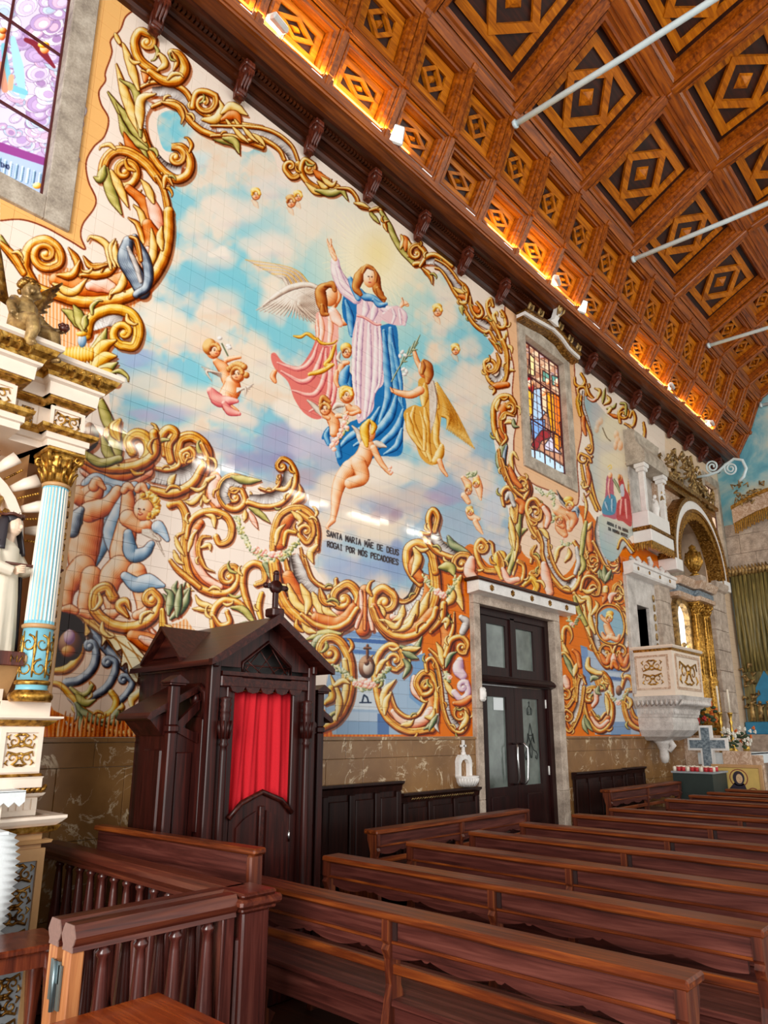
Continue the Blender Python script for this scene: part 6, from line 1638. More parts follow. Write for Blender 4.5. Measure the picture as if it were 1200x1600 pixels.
# pair of cherubs at left, small heads at top, putti at right
kc = lambda s: P3(0, 350, 1/3, s)
for pal, w, s, b in (('K', [14, 26, 26, 22], '1010,640 1050,680 1060,720 1065,740', .05), ('K', [12, 10, 7], '1060,640 1090,630 1125,625', .08), ('K', [34, 44, 44, 34], '1090,740 1085,780 1070,800 1050,820', .05), ('K', [30, 24, 12], '1060,820 1070,860 1110,880', 0), ('C', [16, 30, 26, 10], '985,780 1030,830 1080,830 1110,830', .0), ('C', [12, 20, 10], '1050,840 1080,880 1120,890', 0), ('K', [16, 14, 8], '1110,730 1130,720 1120,690', .05)):
    ribbon(cat(kc(s)), [v/3 for v in w], pal, bias=b)
for k_ in range(6): ribbon(cat(kc('%d,%d %d,%d %d,%d' % (1040, 720-k_*4, 990-k_*4, 690, 945+k_*10, 670+k_*14))), [1, 2, .3], 'X', bias=.1); ribbon(cat(kc('%d,%d %d,%d %d,%d' % (1110, 770+k_*4, 1150, 770, 1190-k_*8, 750+k_*12))), [1, 2, .3], 'X', bias=.12)
ell(1000/3, 350+590/3, 12, 14, 'K', bias=.06); ell(982/3, 350+575/3, 11, 13, 'H', bias=.15); ell(1112/3, 350+700/3, 12, 14, 'K', bias=.1)
for a in range(9): t_ = a/8; ell((1075+80*t_)/3, 350+(680-22*math.sin(t_*3.1)+(30 if a == 8 else 0))/3, 5, 5, 'H', bias=.05)
for x, y in ((1103, 703), (1118, 706)): ell(x/3, 350+y/3, 1.3, .9, 'D', col='#4a2a22')
for x, y in ((1030, 535), (1070, 570), (1075, 580)): ell(x/3, 350+y/3, 4, 3, 'W', bias=.25)
ribbon(cat(kc('1040,560 1060,600 1070,620')), [.7], 'E')
for x, y, r, hair in ((400, 303, 9, 'J'), (455, 314, 9, 'H'), (466, 306, 8, 'J'), (684, 484, 9, 'J'), (712, 545, 8, 'J')):
    ell(x, y, r*.8, r, 'S', bias=.12, alpha=.9); ell(x-1, y-r*.55, r*.85, r*.6, hair, alpha=.9, bias=.05); ell(x-2, y+1, 1, .7, 'D', col='#6a4030'); ell(x+2.5, y+1, 1, .7, 'D', col='#6a4030'); ribbon(cat([(x-6, y+r), (x, y+r*1.8), (x+4, y+r*2.6)]), [1.5, 4, .5], 'S', bias=.1, alpha=.5)
dq = lambda s: P3(690, 620, .175, s)
for s_, w_ in (('190,720 240,790 230,850', [3, 6, 4]), ('310,720 330,790 350,920', [5, 6, 1.5]), ('200,880 240,940', [5, 4]), ('240,1010 270,1070 330,1090', [5, 6, 3]), ('300,1110 330,1170 370,1230', [4, 4, 1])): ribbon(cat(dq(s_)), w_, 'S', bias=.08)
for x, y in ((240, 830), (310, 770), (250, 1020)): ell(690+x*.175, 620+y*.175, 6, 7, 'S', bias=.1); ell(690+x*.175, 618+y*.175-3, 5.5, 4, 'J', alpha=.6)
garland(dq('240,700 310,680'), 12, 4, [])
def face(x, y, r, hair, look=0.0, dark=False):
    ell(x, y, r*.82+.6, r+.6, 'S', col='#6e3218'); ell(x, y, r*.82, r, 'S', bias=.14)
    for dx in (-.3, .32): ell(x+(dx+look)*r, y+.02*r, r*.13, r*.08, 'D', col='#3c2018'); ribbon(np.array([(x+(dx+look-.15)*r, y-.16*r), (x+(dx+look+.15)*r, y-.17*r)]), [.3], 'H', flat=hx('#8a5632'), caps=False)
    ribbon(np.array([(x+look*r*1.2, y+.05*r), (x+look*r*1.2-.05*r, y+.3*r)]), [.35], 'K', flat=hx('#c07a4e'), caps=False); ribbon(np.array([(x+(look-.15)*r, y+.52*r), (x+(look+.17)*r, y+.52*r)]), [.5], 'C', flat=hx('#b4503f'), caps=False)
    for dx in (-.45, .5): ell(x+dx*r, y+.32*r, r*.22, r*.2, 'C', alpha=.3, soft=.8, col='#e08a6a')
    for k_ in range(14):
        a = math.pi*(1.02+.96*k_/13); ell(x+math.cos(a)*r*.72, y+math.sin(a)*r*.82, r*.3, r*.26, hair, a, bias=.06*prng.randn()+.04)
face(380+485/3, 350+601/3, 8, 'H', .15); face(380+487/3, 350+802/3, 10, 'J', .2); face(380+384/3, 350+866/3, 9.5, 'H', -.05); face(1000/3+2, 350+592/3, 10.5, 'H', .3); face(1112/3, 350+702/3, 11, 'H', -.1)
for x, y, r, hair in ((400, 304, 8, 'J'), (455, 316, 8, 'H'), (466, 307, 7, 'J'), (684, 486, 8, 'J'), (712, 547, 7, 'J'), (732, 767, 6, 'H'), (744, 756, 6, 'J'), (735, 800, 5.5, 'J'), (952, 966, 6, 'J'), (890, 790, 7, 'J'), (874, 813, 6, 'H')): face(x, y, r, hair, .05)
# inscription
FONT = {'A': '0,6 2,0 4,6|1,4 3,4', 'B': '0,0 0,6 3,6 4,5 3,3 0,3|3,3 4,1 3,0 0,0', 'C': '4,1 3,0 1,0 0,1 0,5 1,6 3,6 4,5', 'D': '0,0 0,6 3,6 4,4 4,2 3,0 0,0', 'E': '4,0 0,0 0,6 4,6|0,3 3,3', 'G': '4,1 3,0 1,0 0,1 0,5 1,6 3,6 4,5 4,3 2.5,3', 'I': '1,0 3,0|2,0 2,6|1,6 3,6', 'M': '0,6 0,0 2,4 4,0 4,6', 'N': '0,6 0,0 4,6 4,0', 'O': '1,0 3,0 4,2 4,4 3,6 1,6 0,4 0,2 1,0', 'P': '0,6 0,0 3,0 4,1.5 3,3 0,3', 'R': '0,6 0,0 3,0 4,1.5 3,3 0,3|2,3 4,6', 'S': '4,1 3,0 1,0 0,1.2 1,2.8 3,3.2 4,4.8 3,6 1,6 0,5', 'T': '0,0 4,0|2,0 2,6', 'U': '0,0 0,5 1,6 3,6 4,5 4,0', 'H': '0,0 0,6|4,0 4,6|0,3 4,3', 'X': '0,0 4,6|4,0 0,6', 'Z': '0,0 4,0 0,6 4,6', 'V': '0,0 2,6 4,0'}
def letter(text, x0, y0, dx, dy, ch, sl, col, w):
    """text along a line from (x0,y0): dx per character, slope dy per character, cap height ch, sl = character width"""
    for i, c_ in enumerate(text):
        ox_, oy_ = x0+dx*i, y0+dy*i; base = c_
        for acc, b_ in (('Ã', 'A'), ('Ó', 'O'), ('Ê', 'E')):
            if c_ == acc: base = b_
        if base not in FONT: continue
        for st in FONT[base].split('|'):
            pts = [tuple(float(v) for v in p.split(',')) for p in st.split()]
            ribbon(np.array([(ox_+a/4*sl, oy_+b/6*ch+(a/4*sl)*dy/dx) for a, b in pts]), [w], 'D', flat=col)
        if c_ == 'Ã': ribbon(np.array([(ox_, oy_-2), (ox_+sl*.35, oy_-3.2), (ox_+sl*.65, oy_-1.8), (ox_+sl, oy_-2.8)]), [w*.8], 'D', flat=col)
        if c_ == 'Ó': ribbon(np.array([(ox_+sl*.4, oy_-1.5), (ox_+sl*.8, oy_-3.8)]), [w*.8], 'D', flat=col)
letter('SANTA MARIA MÃE DE DEUS', 511, 829, 4.93, 1.34, 8.6, 3.5, hx('#3d3536'), 0.62)
letter('ROGAI POR NÓS PECADORES', 512, 846, 4.86, 1.26, 8.4, 3.5, hx('#3d3536'), 0.62)
letter('AGORA E NA HORA', 949, 815, 2.2, .9, 4.2, 1.5, hx('#4a4340'), 0.35); letter('DA NOSSA MORTE', 951, 824, 2.2, .9, 4.2, 1.5, hx('#4a4340'), 0.35)
# ---- stained glass designs
GL = {}
fill([(-20, -20), (122, -20), (78, 312), (-20, 285)], '#c9c0d6', False)
def swirl(x, y, r, pal):
    ro = prng.rand()*1.2-.6; e = .62+.2*prng.rand()
    ell(x, y, r+.6, r*e+.6, 'V', ro, col='#6a5672'); ell(x, y, r, r*e, 'V', ro, col=pal)
    for q_, c_ in ((.72, cols[prng.randint(len(cols))]), (.42, cols[prng.randint(len(cols))])):
        ox_, oy_ = r*.24*(1-q_), r*.3*(1-q_); ell(x+ox_, y+oy_, r*q_+.4, r*e*q_+.4, 'V', ro, col='#85718f'); ell(x+ox_, y+oy_, r*q_, r*e*q_, 'V', ro, col=c_)
cols = ['#d3cadf', '#bba4c8', '#dcd4e4', '#aebfd0', '#a287ae', '#cabdd8', '#bccfd8', '#ad97be', '#cfb0c6', '#e8e2ea']
pt_ = sorted([(prng.rand()*262, prng.rand()*122, 7+prng.rand()*13) for k_ in range(130)])
for y, x, r in pt_[::-1]: swirl(x, y, r, cols[prng.randint(len(cols))])
for s_, c_, w_ in (('20,60 30,110 36,150', '#9fc9d0', [4, 8, 5]), ('5,70 15,130 40,145', '#7fb6c4', [3, 6, 4]), ('2,100 8,140', '#c68f7c', [4, 5]), ('18,120 16,138', '#e0a68a', [4, 4]), ('40,62 58,72 85,105', '#7a3340', [3, 6, 2])): ribbon(cat(P3(0, 0, 1, s_)), w_, 'B', flat=hx(c_)); 
ell(70, 75, 8, 9, 'S'); ell(68, 70, 9, 5, 'J'); ell(3, 55, 6, 8, 'K'); ell(5, 48, 6, 5, 'H')
fill([(0, 225), (80, 258), (74, 305), (-5, 282)], '#a5b4d0', False); fill([(0, 222), (80, 250), (79, 262), (-2, 236)], '#8b4d86', False)
for k_ in range(9): ribbon(np.array([(k_*9, 248+k_*3.4), (k_*9-3, 268+k_*3.4)]), [2.5], 'T', bias=.1*((k_ % 3)-1))
letter('IHO', 1, 254, 5, 1.8, 6, 3.5, hx('#2d3550'), .6); ell(58, 290, 7, 5, 'Q'); 
wf = lambda s: P3(790, 440, 220/1173, s)
fill(wf('140,440 480,650 540,1610 190,1380'), '#b98d74', False)
for k_ in range(60):
    x, y = 160+prng.rand()*300, 470+prng.rand()*330; ell(790+x*.1876, 440+(y+(x-160)*.5)*.1876, 3+prng.rand()*3, 2.5+prng.rand()*2, 'X', col=['#c9a58c', '#a77a63', '#dcc3a6', '#8f5f50', '#b9a3a8'][prng.randint(5)])
for s_, c_ in (('200,600 240,640 240,790 190,770', '#efd9a0'), ('310,740 370,780 375,860 310,830', '#6fa394'), ('385,780 440,800 440,880 390,860', '#5f9a92'), ('165,790 215,800 240,870 230,930 175,880', '#a33038'), ('180,890 235,940 225,1100 190,1150', '#e3b64a'), ('235,900 330,880 330,1100 250,1200 225,1150', '#a9c3dd'), ('290,890 350,930 345,1100 300,1060', '#e7c9a6'), ('345,920 400,940 420,1250 380,1260 350,1060', '#e9a52c'), ('400,930 455,960 465,1380 440,1420 415,1240', '#e37a26'), ('450,960 490,1000 500,1160 460,1130', '#3b4a8a'), ('210,1150 330,1150 330,1230 290,1330 230,1330', '#7fa3d6'), ('215,1360 300,1240 370,1240 380,1300 300,1330 260,1420', '#8e2c34'), ('320,1370 380,1290 420,1360 470,1440 330,1400', '#c9c6da'), ('450,1170 505,1200 510,1330 470,1300', '#c95a34'), ('470,1300 515,1330 530,1500 480,1440', '#e48a55'), ('200,1390 300,1420 520,1560 530,1610 330,1560 210,1480', '#b5cfe0'), ('190,1150 215,1200 210,1350 195,1330', '#5b7f4a'), ('405,1250 450,1290 450,1420 410,1380', '#ef9a34')):
    fill(wf(s_), c_, False); ribbon(np.array(wf(s_)+[wf(s_)[0]]), [.5], 'D', flat=hx('#3a2a2a'))
for x, y, r in ((205, 850, 5), (315, 920, 5), (350, 830, 4), (430, 840, 5)): ell(790+x*.1876, 440+y*.1876, r, r*1.2, 'S', bias=.1)
for k_ in range(9): ribbon(np.array(wf('%d,%d %d,%d' % (150+k_*42, 460+k_*24, 205+k_*42, 1420+k_*22))), [.35], 'D', flat=hx('#4a3434'), alpha=.8)
for k_ in range(14): ribbon(np.array(wf('%d,%d %d,%d' % (150+k_*4, 500+k_*66, 475+k_*4, 690+k_*66))), [.35], 'D', flat=hx('#4a3434'), alpha=.7)
# ---- lay the drawing on the wall plane
iw, ih = MURAL_IMG.size
Yw = TY0+(np.arange(iw)+0.5)/iw*(TY1-TY0); Zw = TZ0+(np.arange(ih)+0.5)/ih*(TZ1-TZ0)
YY, ZZ = np.meshgrid(Yw, Zw); XX = np.zeros_like(YY)
for n_ in (1, 2): a_ = WIN[n_]; XX[(YY > a_[0]) & (YY < a_[1]) & (ZZ > a_[2]) & (ZZ < a_[3])] = -0.09
dX, dY, dZ = XX-CAM[0], YY-CAM[1], ZZ-CAM[2]; dep = dX*FW[0]+dY*FW[1]+dZ*FW[2]
U = (PX+F*(dX*RT[0]+dY*RT[1]+dZ*RT[2])/dep)*CS; V_ = (PY-F*(dX*UP[0]+dY*UP[1]+dZ*UP[2])/dep)*CS
out_ = (U < 0) | (V_ < 0) | (U > CWD-2) | (V_ > CHT-2); wr_ = (YY < WIN[1][1]) & (ZZ > WIN[1][2]); U = np.where(wr_ & (U < 0), -U, U); V_ = np.where(wr_ & (V_ < 0), -V_, V_); U = np.clip(U, 0, CWD-2); V_ = np.clip(V_, 0, CHT-2)
# a light smoothing of the drawing before sampling
PB = PC.copy(); PB[1:-1, 1:-1] = (PC[1:-1, 1:-1]*4+PC[:-2, 1:-1]*2+PC[2:, 1:-1]*2+PC[1:-1, :-2]*2+PC[1:-1, 2:]*2+PC[:-2, :-2]+PC[:-2, 2:]+PC[2:, :-2]+PC[2:, 2:])/16
u0, v0 = U.astype(int), V_.astype(int); fu, fv = (U-u0)[..., None], (V_-v0)[..., None]
TEX = (PB[v0, u0]*(1-fu)+PB[v0, u0+1]*fu)*(1-fv)+(PB[v0+1, u0]*(1-fu)+PB[v0+1, u0+1]*fu)*fv
w1_ = (YY > WIN[1][0]) & (YY < WIN[1][1]) & (ZZ > WIN[1][2]) & (ZZ < WIN[1][3]); TEX[out_ & ~w1_] = hx('#f1d3b6')
TEX = np.clip(TEX, 0, 1); TEX = TEX*0.62+(TEX*TEX*(3-2*TEX))*0.38; lum_ = TEX.mean(-1, keepdims=True); TEX = np.clip(lum_+(TEX-lum_)*1.08, 0, 1)
rgba = np.ones((ih, iw, 4), np.float32); rgba[..., :3] = TEX
MURAL_IMG.pixels.foreach_set(rgba.ravel()); MURAL_IMG.update(); MURAL_IMG.pack()
del PB, SK, painted, sky
# ------------------------------------------------------------------ carved relief helper: gilt scrolls on a panel (local u,v plane mapped by a matrix)
def relief(q, m, w, h, seed=1, r=0.008, n=2):
    """symmetrical gilt scrollwork filling a panel w x h, lying in the local xy plane, proud in +z"""
    rd = random.Random(seed)
    def T(pts, rr): q.tube([(a, b, r*0.6) for a, b in pts], rr, 5, m)
    rows = max(1, int(round(h/(w*0.62)))); ch = h/rows
    for k in range(rows):
        cy = -h/2+ch*(k+0.5); f = 1 if k % 2 else -1
        for s in (-1, 1):
            cx = s*w*0.23; R0 = min(w*0.19, ch*0.36); pts = []
            for i in range(15):
                t = i/14; a = math.pi*(0.5*f)+s*f*t*math.pi*2.5; rr = R0*(1-0.8*t); pts.append((cx+rr*math.cos(a), cy+rr*math.sin(a)))
            T([(0, cy+f*ch*0.42), (s*w*0.1, cy+f*ch*0.45)]+pts, [r*1.2]*2+[r*(1.1-0.05*i) for i in range(15)])
            T([(0, cy-f*ch*0.3), (s*w*0.12, cy-f*ch*0.2), (s*w*0.4, cy-f*ch*0.38), (s*w*0.44, cy-f*ch*0.1)], [r, r*1.4, r, r*0.5])
            T([(s*w*0.38, cy+f*ch*0.1), (s*w*0.45, cy+f*ch*0.3), (s*w*0.36, cy+f*ch*0.44)], [r*0.5, r*1.2, r*0.4])
        q.ball((0, cy, r), (w*0.06, ch*0.1, r*1.6), 8, m)
def facex(x, y, z): return Matrix(((0, 0, 1, x), (1, 0, 0, y), (0, 1, 0, z), (0, 0, 0, 1)))      # panel facing +x : local x->y, local y->z
def facey(x, y, z): return Matrix(((1, 0, 0, x), (0, 0, -1, y), (0, 1, 0, z), (0, 0, 0, 1)))     # panel facing -y
# ------------------------------------------------------------------ side altar at the left
al = thing('side_altar', 'cream and gilt side altar with a blue fluted column at the left edge', 'altar', (0, 0, 0))
CR, GD = MAT['cream_paint'], MAT['gold']
def ap(name, fn, mat=CR, parent=None):
    q = MB(); fn(q); return q.build(name, mat, parent or al)
PATH = [(0.95, -0.6), (0.95, 1.22), (0.78, 1.22), (0.78, 1.36), (0.86, 1.36), (0.86, 1.62), (0.05, 1.62)]
def off(path, d): return path
def mould(name, prof, mat, path=PATH, parent=None): return ap(name, lambda q: q.sweep(prof, path), mat, parent)
LOW = [(0.72, -0.6), (0.72, 1.40), (0.76, 1.40), (0.76, 1.66), (0.05, 1.66)]
ap('base_block', lambda q: (q.box((0.04, -0.6, 0), (0.70, 1.40, 1.14)), q.box((0.04, 1.40, 0), (0.75, 1.64, 1.14))), MAT['tan_paint'])
bp = ap('base_pilaster', lambda q: frame_ring(q, (1.42, 1.655, 0.06, 1.02), (1.455, 1.62, 0.12, 0.96), 0.75, 0.775), MAT['tan_paint'])
ap('base_panel', lambda q: q.box((0.745, 1.455, 0.12), (0.757, 1.62, 0.96)), MAT['grey_paint'], bp)
ap('gilt_relief', lambda q: relief(q, facex(0.757, 1.537, 0.54), 0.16, 0.82, 3, 0.007), MAT['gold_dark'], bp)
mould('base_fillet', [(0, 1.04), (0.02, 1.045), (0.025, 1.06), (0, 1.065)], MAT['tan_paint'], LOW)
mould('ledge', [(0, 1.12), (0.02, 1.125), (0.05, 1.15), (0.07, 1.17), (0.07, 1.185), (0, 1.185)], CR, LOW)
mould('ledge_gilding', [(0.01, 1.095), (0.035, 1.105), (0.05, 1.135), (0.02, 1.13), (0, 1.12)], GD, LOW)
ap('step_block', lambda q: (q.box((0.04, -0.6, 1.185), (0.69, 1.38, 1.29)), q.box((0.04, 1.38, 1.185), (0.73, 1.60, 1.29))))
dq_ = MB()
for k in range(6): dq_.box((0.73, 1.385+k*0.037, 1.215), (0.738, 1.385+k*0.037+0.028, 1.27))
dq_.build('dentil_row', CR, al, kind='stuff')
STEP = [(0.69, -0.6), (0.69, 1.38), (0.73, 1.38), (0.73, 1.60), (0.05, 1.60)]
mould('step_cap', [(0, 1.275), (0.02, 1.285), (0.03, 1.30), (0, 1.30)], CR, STEP)
rope = MB()
for k in range(9): y = 1.385+k*0.027; rope.tube([(0.742, y, 1.305), (0.765, y+0.012, 1.318), (0.75, y+0.026, 1.335)], 0.012, 6)
rope.tube([(0.74, 1.38, 1.318), (0.75, 1.61, 1.318)], 0.014, 6); rope.build('gilt_rope_moulding', GD, al)
# pedestal with gilt panel
PED = [(0.69, -0.6), (0.69, 1.345), (0.77, 1.345), (0.77, 1.60), (0.05, 1.60)]
ap('pedestal', lambda q: (q.box((0.04, -0.6, 1.33), (0.68, 1.345, 1.78)), q.box((0.04, 1.345, 1.33), (0.755, 1.585, 1.78))))
mould('pedestal_plinth', [(0, 1.33), (0.0, 1.375), (0.005, 1.385), (-0.02, 1.39), (-0.03, 1.33)], CR, PED)
mould('plinth_gilding', [(-0.02, 1.385), (0.004, 1.388), (-0.008, 1.402), (-0.02, 1.402)], GD, PED)
pp = ap('pedestal_panel', lambda q: frame_ring(q, (1.365, 1.58, 1.41, 1.635), (1.39, 1.555, 1.435, 1.615), 0.754, 0.768))
ap('gilt_relief', lambda q: relief(q, facex(0.757, 1.4725, 1.525), 0.155, 0.17, 5, 0.006), GD, pp)
pp2 = ap('pedestal_panel', lambda q: frame_ring(q, (1.10, 1.335, 1.41, 1.635), (1.12, 1.315, 1.435, 1.615), 0.68, 0.692))
ap('gilt_relief', lambda q: relief(q, facex(0.683, 1.217, 1.525), 0.18, 0.17, 6, 0.006), GD, pp2)
mould('pedestal_cap', [(-0.02, 1.675), (0.03, 1.68), (0.055, 1.69), (0.055, 1.70), (-0.02, 1.70)], CR, PED)
mould('cap_gilding', [(-0.02, 1.645), (0.0, 1.65), (0.028, 1.672), (0.03, 1.68), (-0.02, 1.68)], GD, PED)
mould('column_block', [(-0.2, 1.70), (0.0, 1.70), (0.0, 1.775), (-0.2, 1.775)], CR, PED)
# column
cc = (0.80, 1.475, 0)
col = ap('column_base', lambda q: q.lathe([(0.0, 1.775), (0.10, 1.775), (0.11, 1.79), (0.112, 1.805), (0.105, 1.82), (0.088, 1.825), (0.085, 1.835), (0.0, 1.84)], 24, None, cc), GD)
ap('blue_neck', lambda q: q.lathe([(0.083, 1.832), (0.078, 1.845), (0.078, 1.865), (0.0, 1.866)], 24, None, cc), MAT['blue_paint'])
ap('lower_ring', lambda q: q.lathe([(0.08, 1.862), (0.09, 1.868), (0.09, 1.882), (0.08, 1.888), (0.0, 1.89)], 24, None, cc), GD)
dm_ = ap('lower_drum', lambda q: q.lathe([(0.078, 1.885), (0.076, 2.17), (0.0, 2.17)], 28, None, cc), MAT['blue_paint'])
q = MB()
for k in range(7):       # gilt scrolls wrapped on the drum
    a0 = k*2*math.pi/7
    for zc, f in ((1.95, 1), (2.08, -1)):
        pts = []; rr = []
        for i in range(13):
            t = i/12; an = math.pi*0.5+f*t*math.pi*2.4; rad = 0.04*(1-0.75*t); pts.append((cc[0]+0.08*math.cos(a0+rad*math.cos(an)/0.078), cc[1]+0.08*math.sin(a0+rad*math.cos(an)/0.078), zc+f*0.0+rad*1.2*math.sin(an))); rr.append(0.006*(1.1-0.06*i))
        q.tube(pts, rr, 5)
    q.tube([(cc[0]+0.079*math.cos(a0+0.45), cc[1]+0.079*math.sin(a0+0.45), 1.90+0.05*i) for i in range(6)], [0.004, 0.009, 0.006, 0.010, 0.007, 0.003], 5)
q.build('gilt_scrolls', GD, dm_)
ap('upper_ring', lambda q: q.lathe([(0.078, 2.165), (0.087, 2.172), (0.087, 2.185), (0.077, 2.192), (0.0, 2.193)], 24, None, cc), MAT['tan_paint'])
def flutes(q):
    n = 22; prof = []
    ring = []
    for k in range(n*4):
        a = 2*math.pi*k/(n*4); ph = k % 4; ring.append((a, (1.0, 0.93, 0.90, 0.93)[ph]))
    for j, (z, r) in enumerate(((2.19, 0.0755), (2.21, 0.0755), (2.5, 0.0745), (2.8, 0.071), (2.975, 0.068), (2.99, 0.068))):
        for a, f in ring:
            ff = 1.0 if j in (0, 5) else f; q.v.append((cc[0]+r*ff*math.cos(a), cc[1]+r*ff*math.sin(a), z))
    N_ = n*4
    for j in range(5):
        for k in range(N_):
            k2 = (k+1) % N_; q.f.append((j*N_+k, j*N_+k2, (j+1)*N_+k2, (j+1)*N_+k)); q.sm.append(False); q.mi.append(0 if k % 4 in (1, 2) and 0 < j < 5 else (1 if 0 < j < 4 else 0))
q = MB(); flutes(q); q.build('fluted_shaft', [MAT['blue_paint'], CR], al)
ap('shaft_ring', lambda q: q.lathe([(0.07, 2.985), (0.076, 2.992), (0.076, 3.003), (0.068, 3.01), (0.0, 3.01)], 24, None, cc), MAT['tan_paint'])
def capital(q, c, r, z0, h):
    q.lathe([(r, z0), (r*1.02, z0+h*0.3), (r*1.2, z0+h*0.7), (r*1.45, z0+h*0.85), (0.0, z0+h*0.85)], 16, None, c)
    for row, (n, zz, l) in enumerate(((10, 0.02, 0.42), (10, 0.28, 0.45))):
        for k in range(n):
            a = 2*math.pi*(k+0.5*row)/n; ca, sa = math.cos(a), math.sin(a)
            q.tube([(c[0]+r*1.03*ca, c[1]+r*1.03*sa, z0+h*zz), (c[0]+r*1.18*ca, c[1]+r*1.18*sa, z0+h*(zz+l*0.6)), (c[0]+r*1.5*ca, c[1]+r*1.5*sa, z0+h*(zz+l)), (c[0]+r*1.55*ca, c[1]+r*1.55*sa, z0+h*(zz+l*0.85))], [r*0.16, r*0.24, r*0.16, r*0.05], 6, None, False, 0.7)
    for k in range(4):
        a = math.pi/4+k*math.pi/2; ca, sa = math.cos(a), math.sin(a); P = []
        for i in range(11):
            t = i/10; an = -math.pi/2+t*math.pi*2.6; rad = r*0.42*(1-0.75*t); P.append((c[0]+(r*1.55+rad*math.cos(an))*ca, c[1]+(r*1.55+rad*math.cos(an))*sa, z0+h*0.78+rad*math.sin(an)))
        q.tube(P, [r*0.2*(1-0.06*i) for i in range(11)], 6)
    q.bbox((c[0]-r*1.55, c[1]-r*1.55, z0+h*0.86), (c[0]+r*1.55, c[1]+r*1.55, z0+h), r*0.1)
ap('capital', lambda q: capital(q, cc, 0.07, 3.01, 0.19), GD)
# pilaster strip behind the column with a gilt chain
pb = ap('back_pilaster', lambda q: q.bbox((0.05, 1.50, 1.775), (0.62, 1.66, 3.22), 0.008), MAT['tan_paint'])
q = MB()
for k in range(19): z = 1.86+k*0.068; q.bbox((0.618, 1.595, z), (0.63, 1.632, z+0.045), 0.008); q.tube([(0.625, 1.613, z-0.012), (0.625, 1.613, z)], 0.006, 5)
q.build('gilt_chain', MAT['gold_dark'], pb)
# entablature, mitred round the projecting corner
mould('architrave', [(-0.3, 3.22), (-0.02, 3.22), (-0.02, 3.26), (-0.005, 3.265), (-0.005, 3.30), (-0.3, 3.30)], CR)
mould('architrave_gilding', [(-0.3, 3.30), (0.0, 3.30), (0.03, 3.315), (0.035, 3.335), (0.0, 3.34), (-0.3, 3.34)], GD)
mould('frieze', [(-0.3, 3.335), (-0.06, 3.335), (-0.06, 3.50), (-0.3, 3.50)], CR)
for (yc, w, x) in ((1.49, 0.20, 0.80), (1.29, 0.11, 0.72), (1.05, 0.24, 0.89)):
    fp_ = ap('frieze_panel', lambda q: frame_ring(q, (yc-w/2, yc+w/2, 3.35, 3.485), (yc-w/2+0.02, yc+w/2-0.02, 3.37, 3.465), x, x+0.012))
    ap('gilt_relief', lambda q: relief(q, facex(x+0.002, yc, 3.417), w-0.04, 0.095, int(yc*100), 0.006), GD, fp_)
ap('gilt_relief', lambda q: relief(q, Matrix(((-1, 0, 0, 0.45), (0, 0, 1, 1.562), (0, 1, 0, 3.417), (0, 0, 0, 1))), 0.3, 0.10, 9, 0.006), GD)
mould('cornice_bed', [(-0.3, 3.495), (-0.04, 3.495), (-0.02, 3.51), (0.0, 3.515), (0.0, 3.53), (-0.3, 3.53)], GD)
mould('cornice_corona', [(-0.3, 3.525), (0.01, 3.525), (0.015, 3.60), (0.035, 3.61), (0.04, 3.63), (-0.3, 3.63)], CR)
mould('cornice_gilding', [(-0.3, 3.625), (0.04, 3.625), (0.05, 3.65), (0.085, 3.67), (0.10, 3.705), (-0.3, 3.705)], GD)
mould('cornice_top', [(-0.3, 3.70), (0.10, 3.70), (0.115, 3.71), (0.115, 3.735), (-0.3, 3.735)], CR)
gd = MB()
for (a, b) in (((0.95, 0.3), (0.95, 1.22)), ((0.86, 1.36), (0.86, 1.62))):
    n = int((b[1]-a[1])/0.052)
    for k in range(n): y = a[1]+0.03+k*0.052; gd.tube([(a[0]+0.05, y, 3.64), (a[0]+0.075, y+0.015, 3.662), (a[0]+0.095, y, 3.69), (a[0]+0.085, y-0.014, 3.675)], [0.006, 0.014, 0.012, 0.005], 5)
gd.build('gilt_leaves', GD, al, kind='stuff')
# niche: arch, shell fan, back
nc = (0.62, 1.02)
ap('niche_back', lambda q: q.lathe([(0.42, 1.78), (0.42, 3.22)], 16, None, (0.62, 0.95, 0), True, math.pi*0.5, math.pi*1.5), MAT['tan_paint'])
ar = MB(); 
for k in range(16):
    a0, a1 = math.pi*k/16, math.pi*(k+1)/16
    P = [(0.95+r_*math.cos(a), 2.68+r_*math.sin(a)) for r_, a in ((0.36, a0), (0.36, a1), (0.42, a1), (0.42, a0))]; ar.prism(P, 'x', 0.60, 0.70)
ar.box((0.60, 1.31, 1.78), (0.70, 1.37, 2.68)); ar.build('niche_arch', CR, al)
for k in range(11):
    a = math.pi*(k+0.5)/11; q = MB(); ca, sa = math.cos(a), math.sin(a)
    q.tube([(0.66, 0.95+0.44*ca, 2.68+0.44*sa), (0.70, 0.95+0.52*ca, 2.68+0.50*sa), (0.72, 0.95+0.60*ca, 2.68+0.55*sa)], [0.022, 0.036, 0.042], 8, None, False, 0.6); q.build('shell_rib', CR, al)
    q = MB(); a = math.pi*k/11; ca, sa = math.cos(a), math.sin(a)
    for j in range(9): q.ball((0.68+0.003*j, 0.95+(0.44+0.014*j)*ca, 2.68+(0.44+0.011*j)*sa), 0.008, 6)
    q.build('gilt_bead_row', GD, al)
q = MB()
for k in range(9):
    a = R(25)+R(13)*k; y, z = 0.95+0.35*math.cos(a), 2.68+0.35*math.sin(a)
    q.tube([(0.69, y, z), (0.71, y-0.03*math.cos(a), z-0.05), (0.70, y-0.01, z-0.09), (0.70, y+0.02, z-0.08)], [0.02, 0.024, 0.014, 0.006], 6)
q.build('gilt_festoon', GD, al)
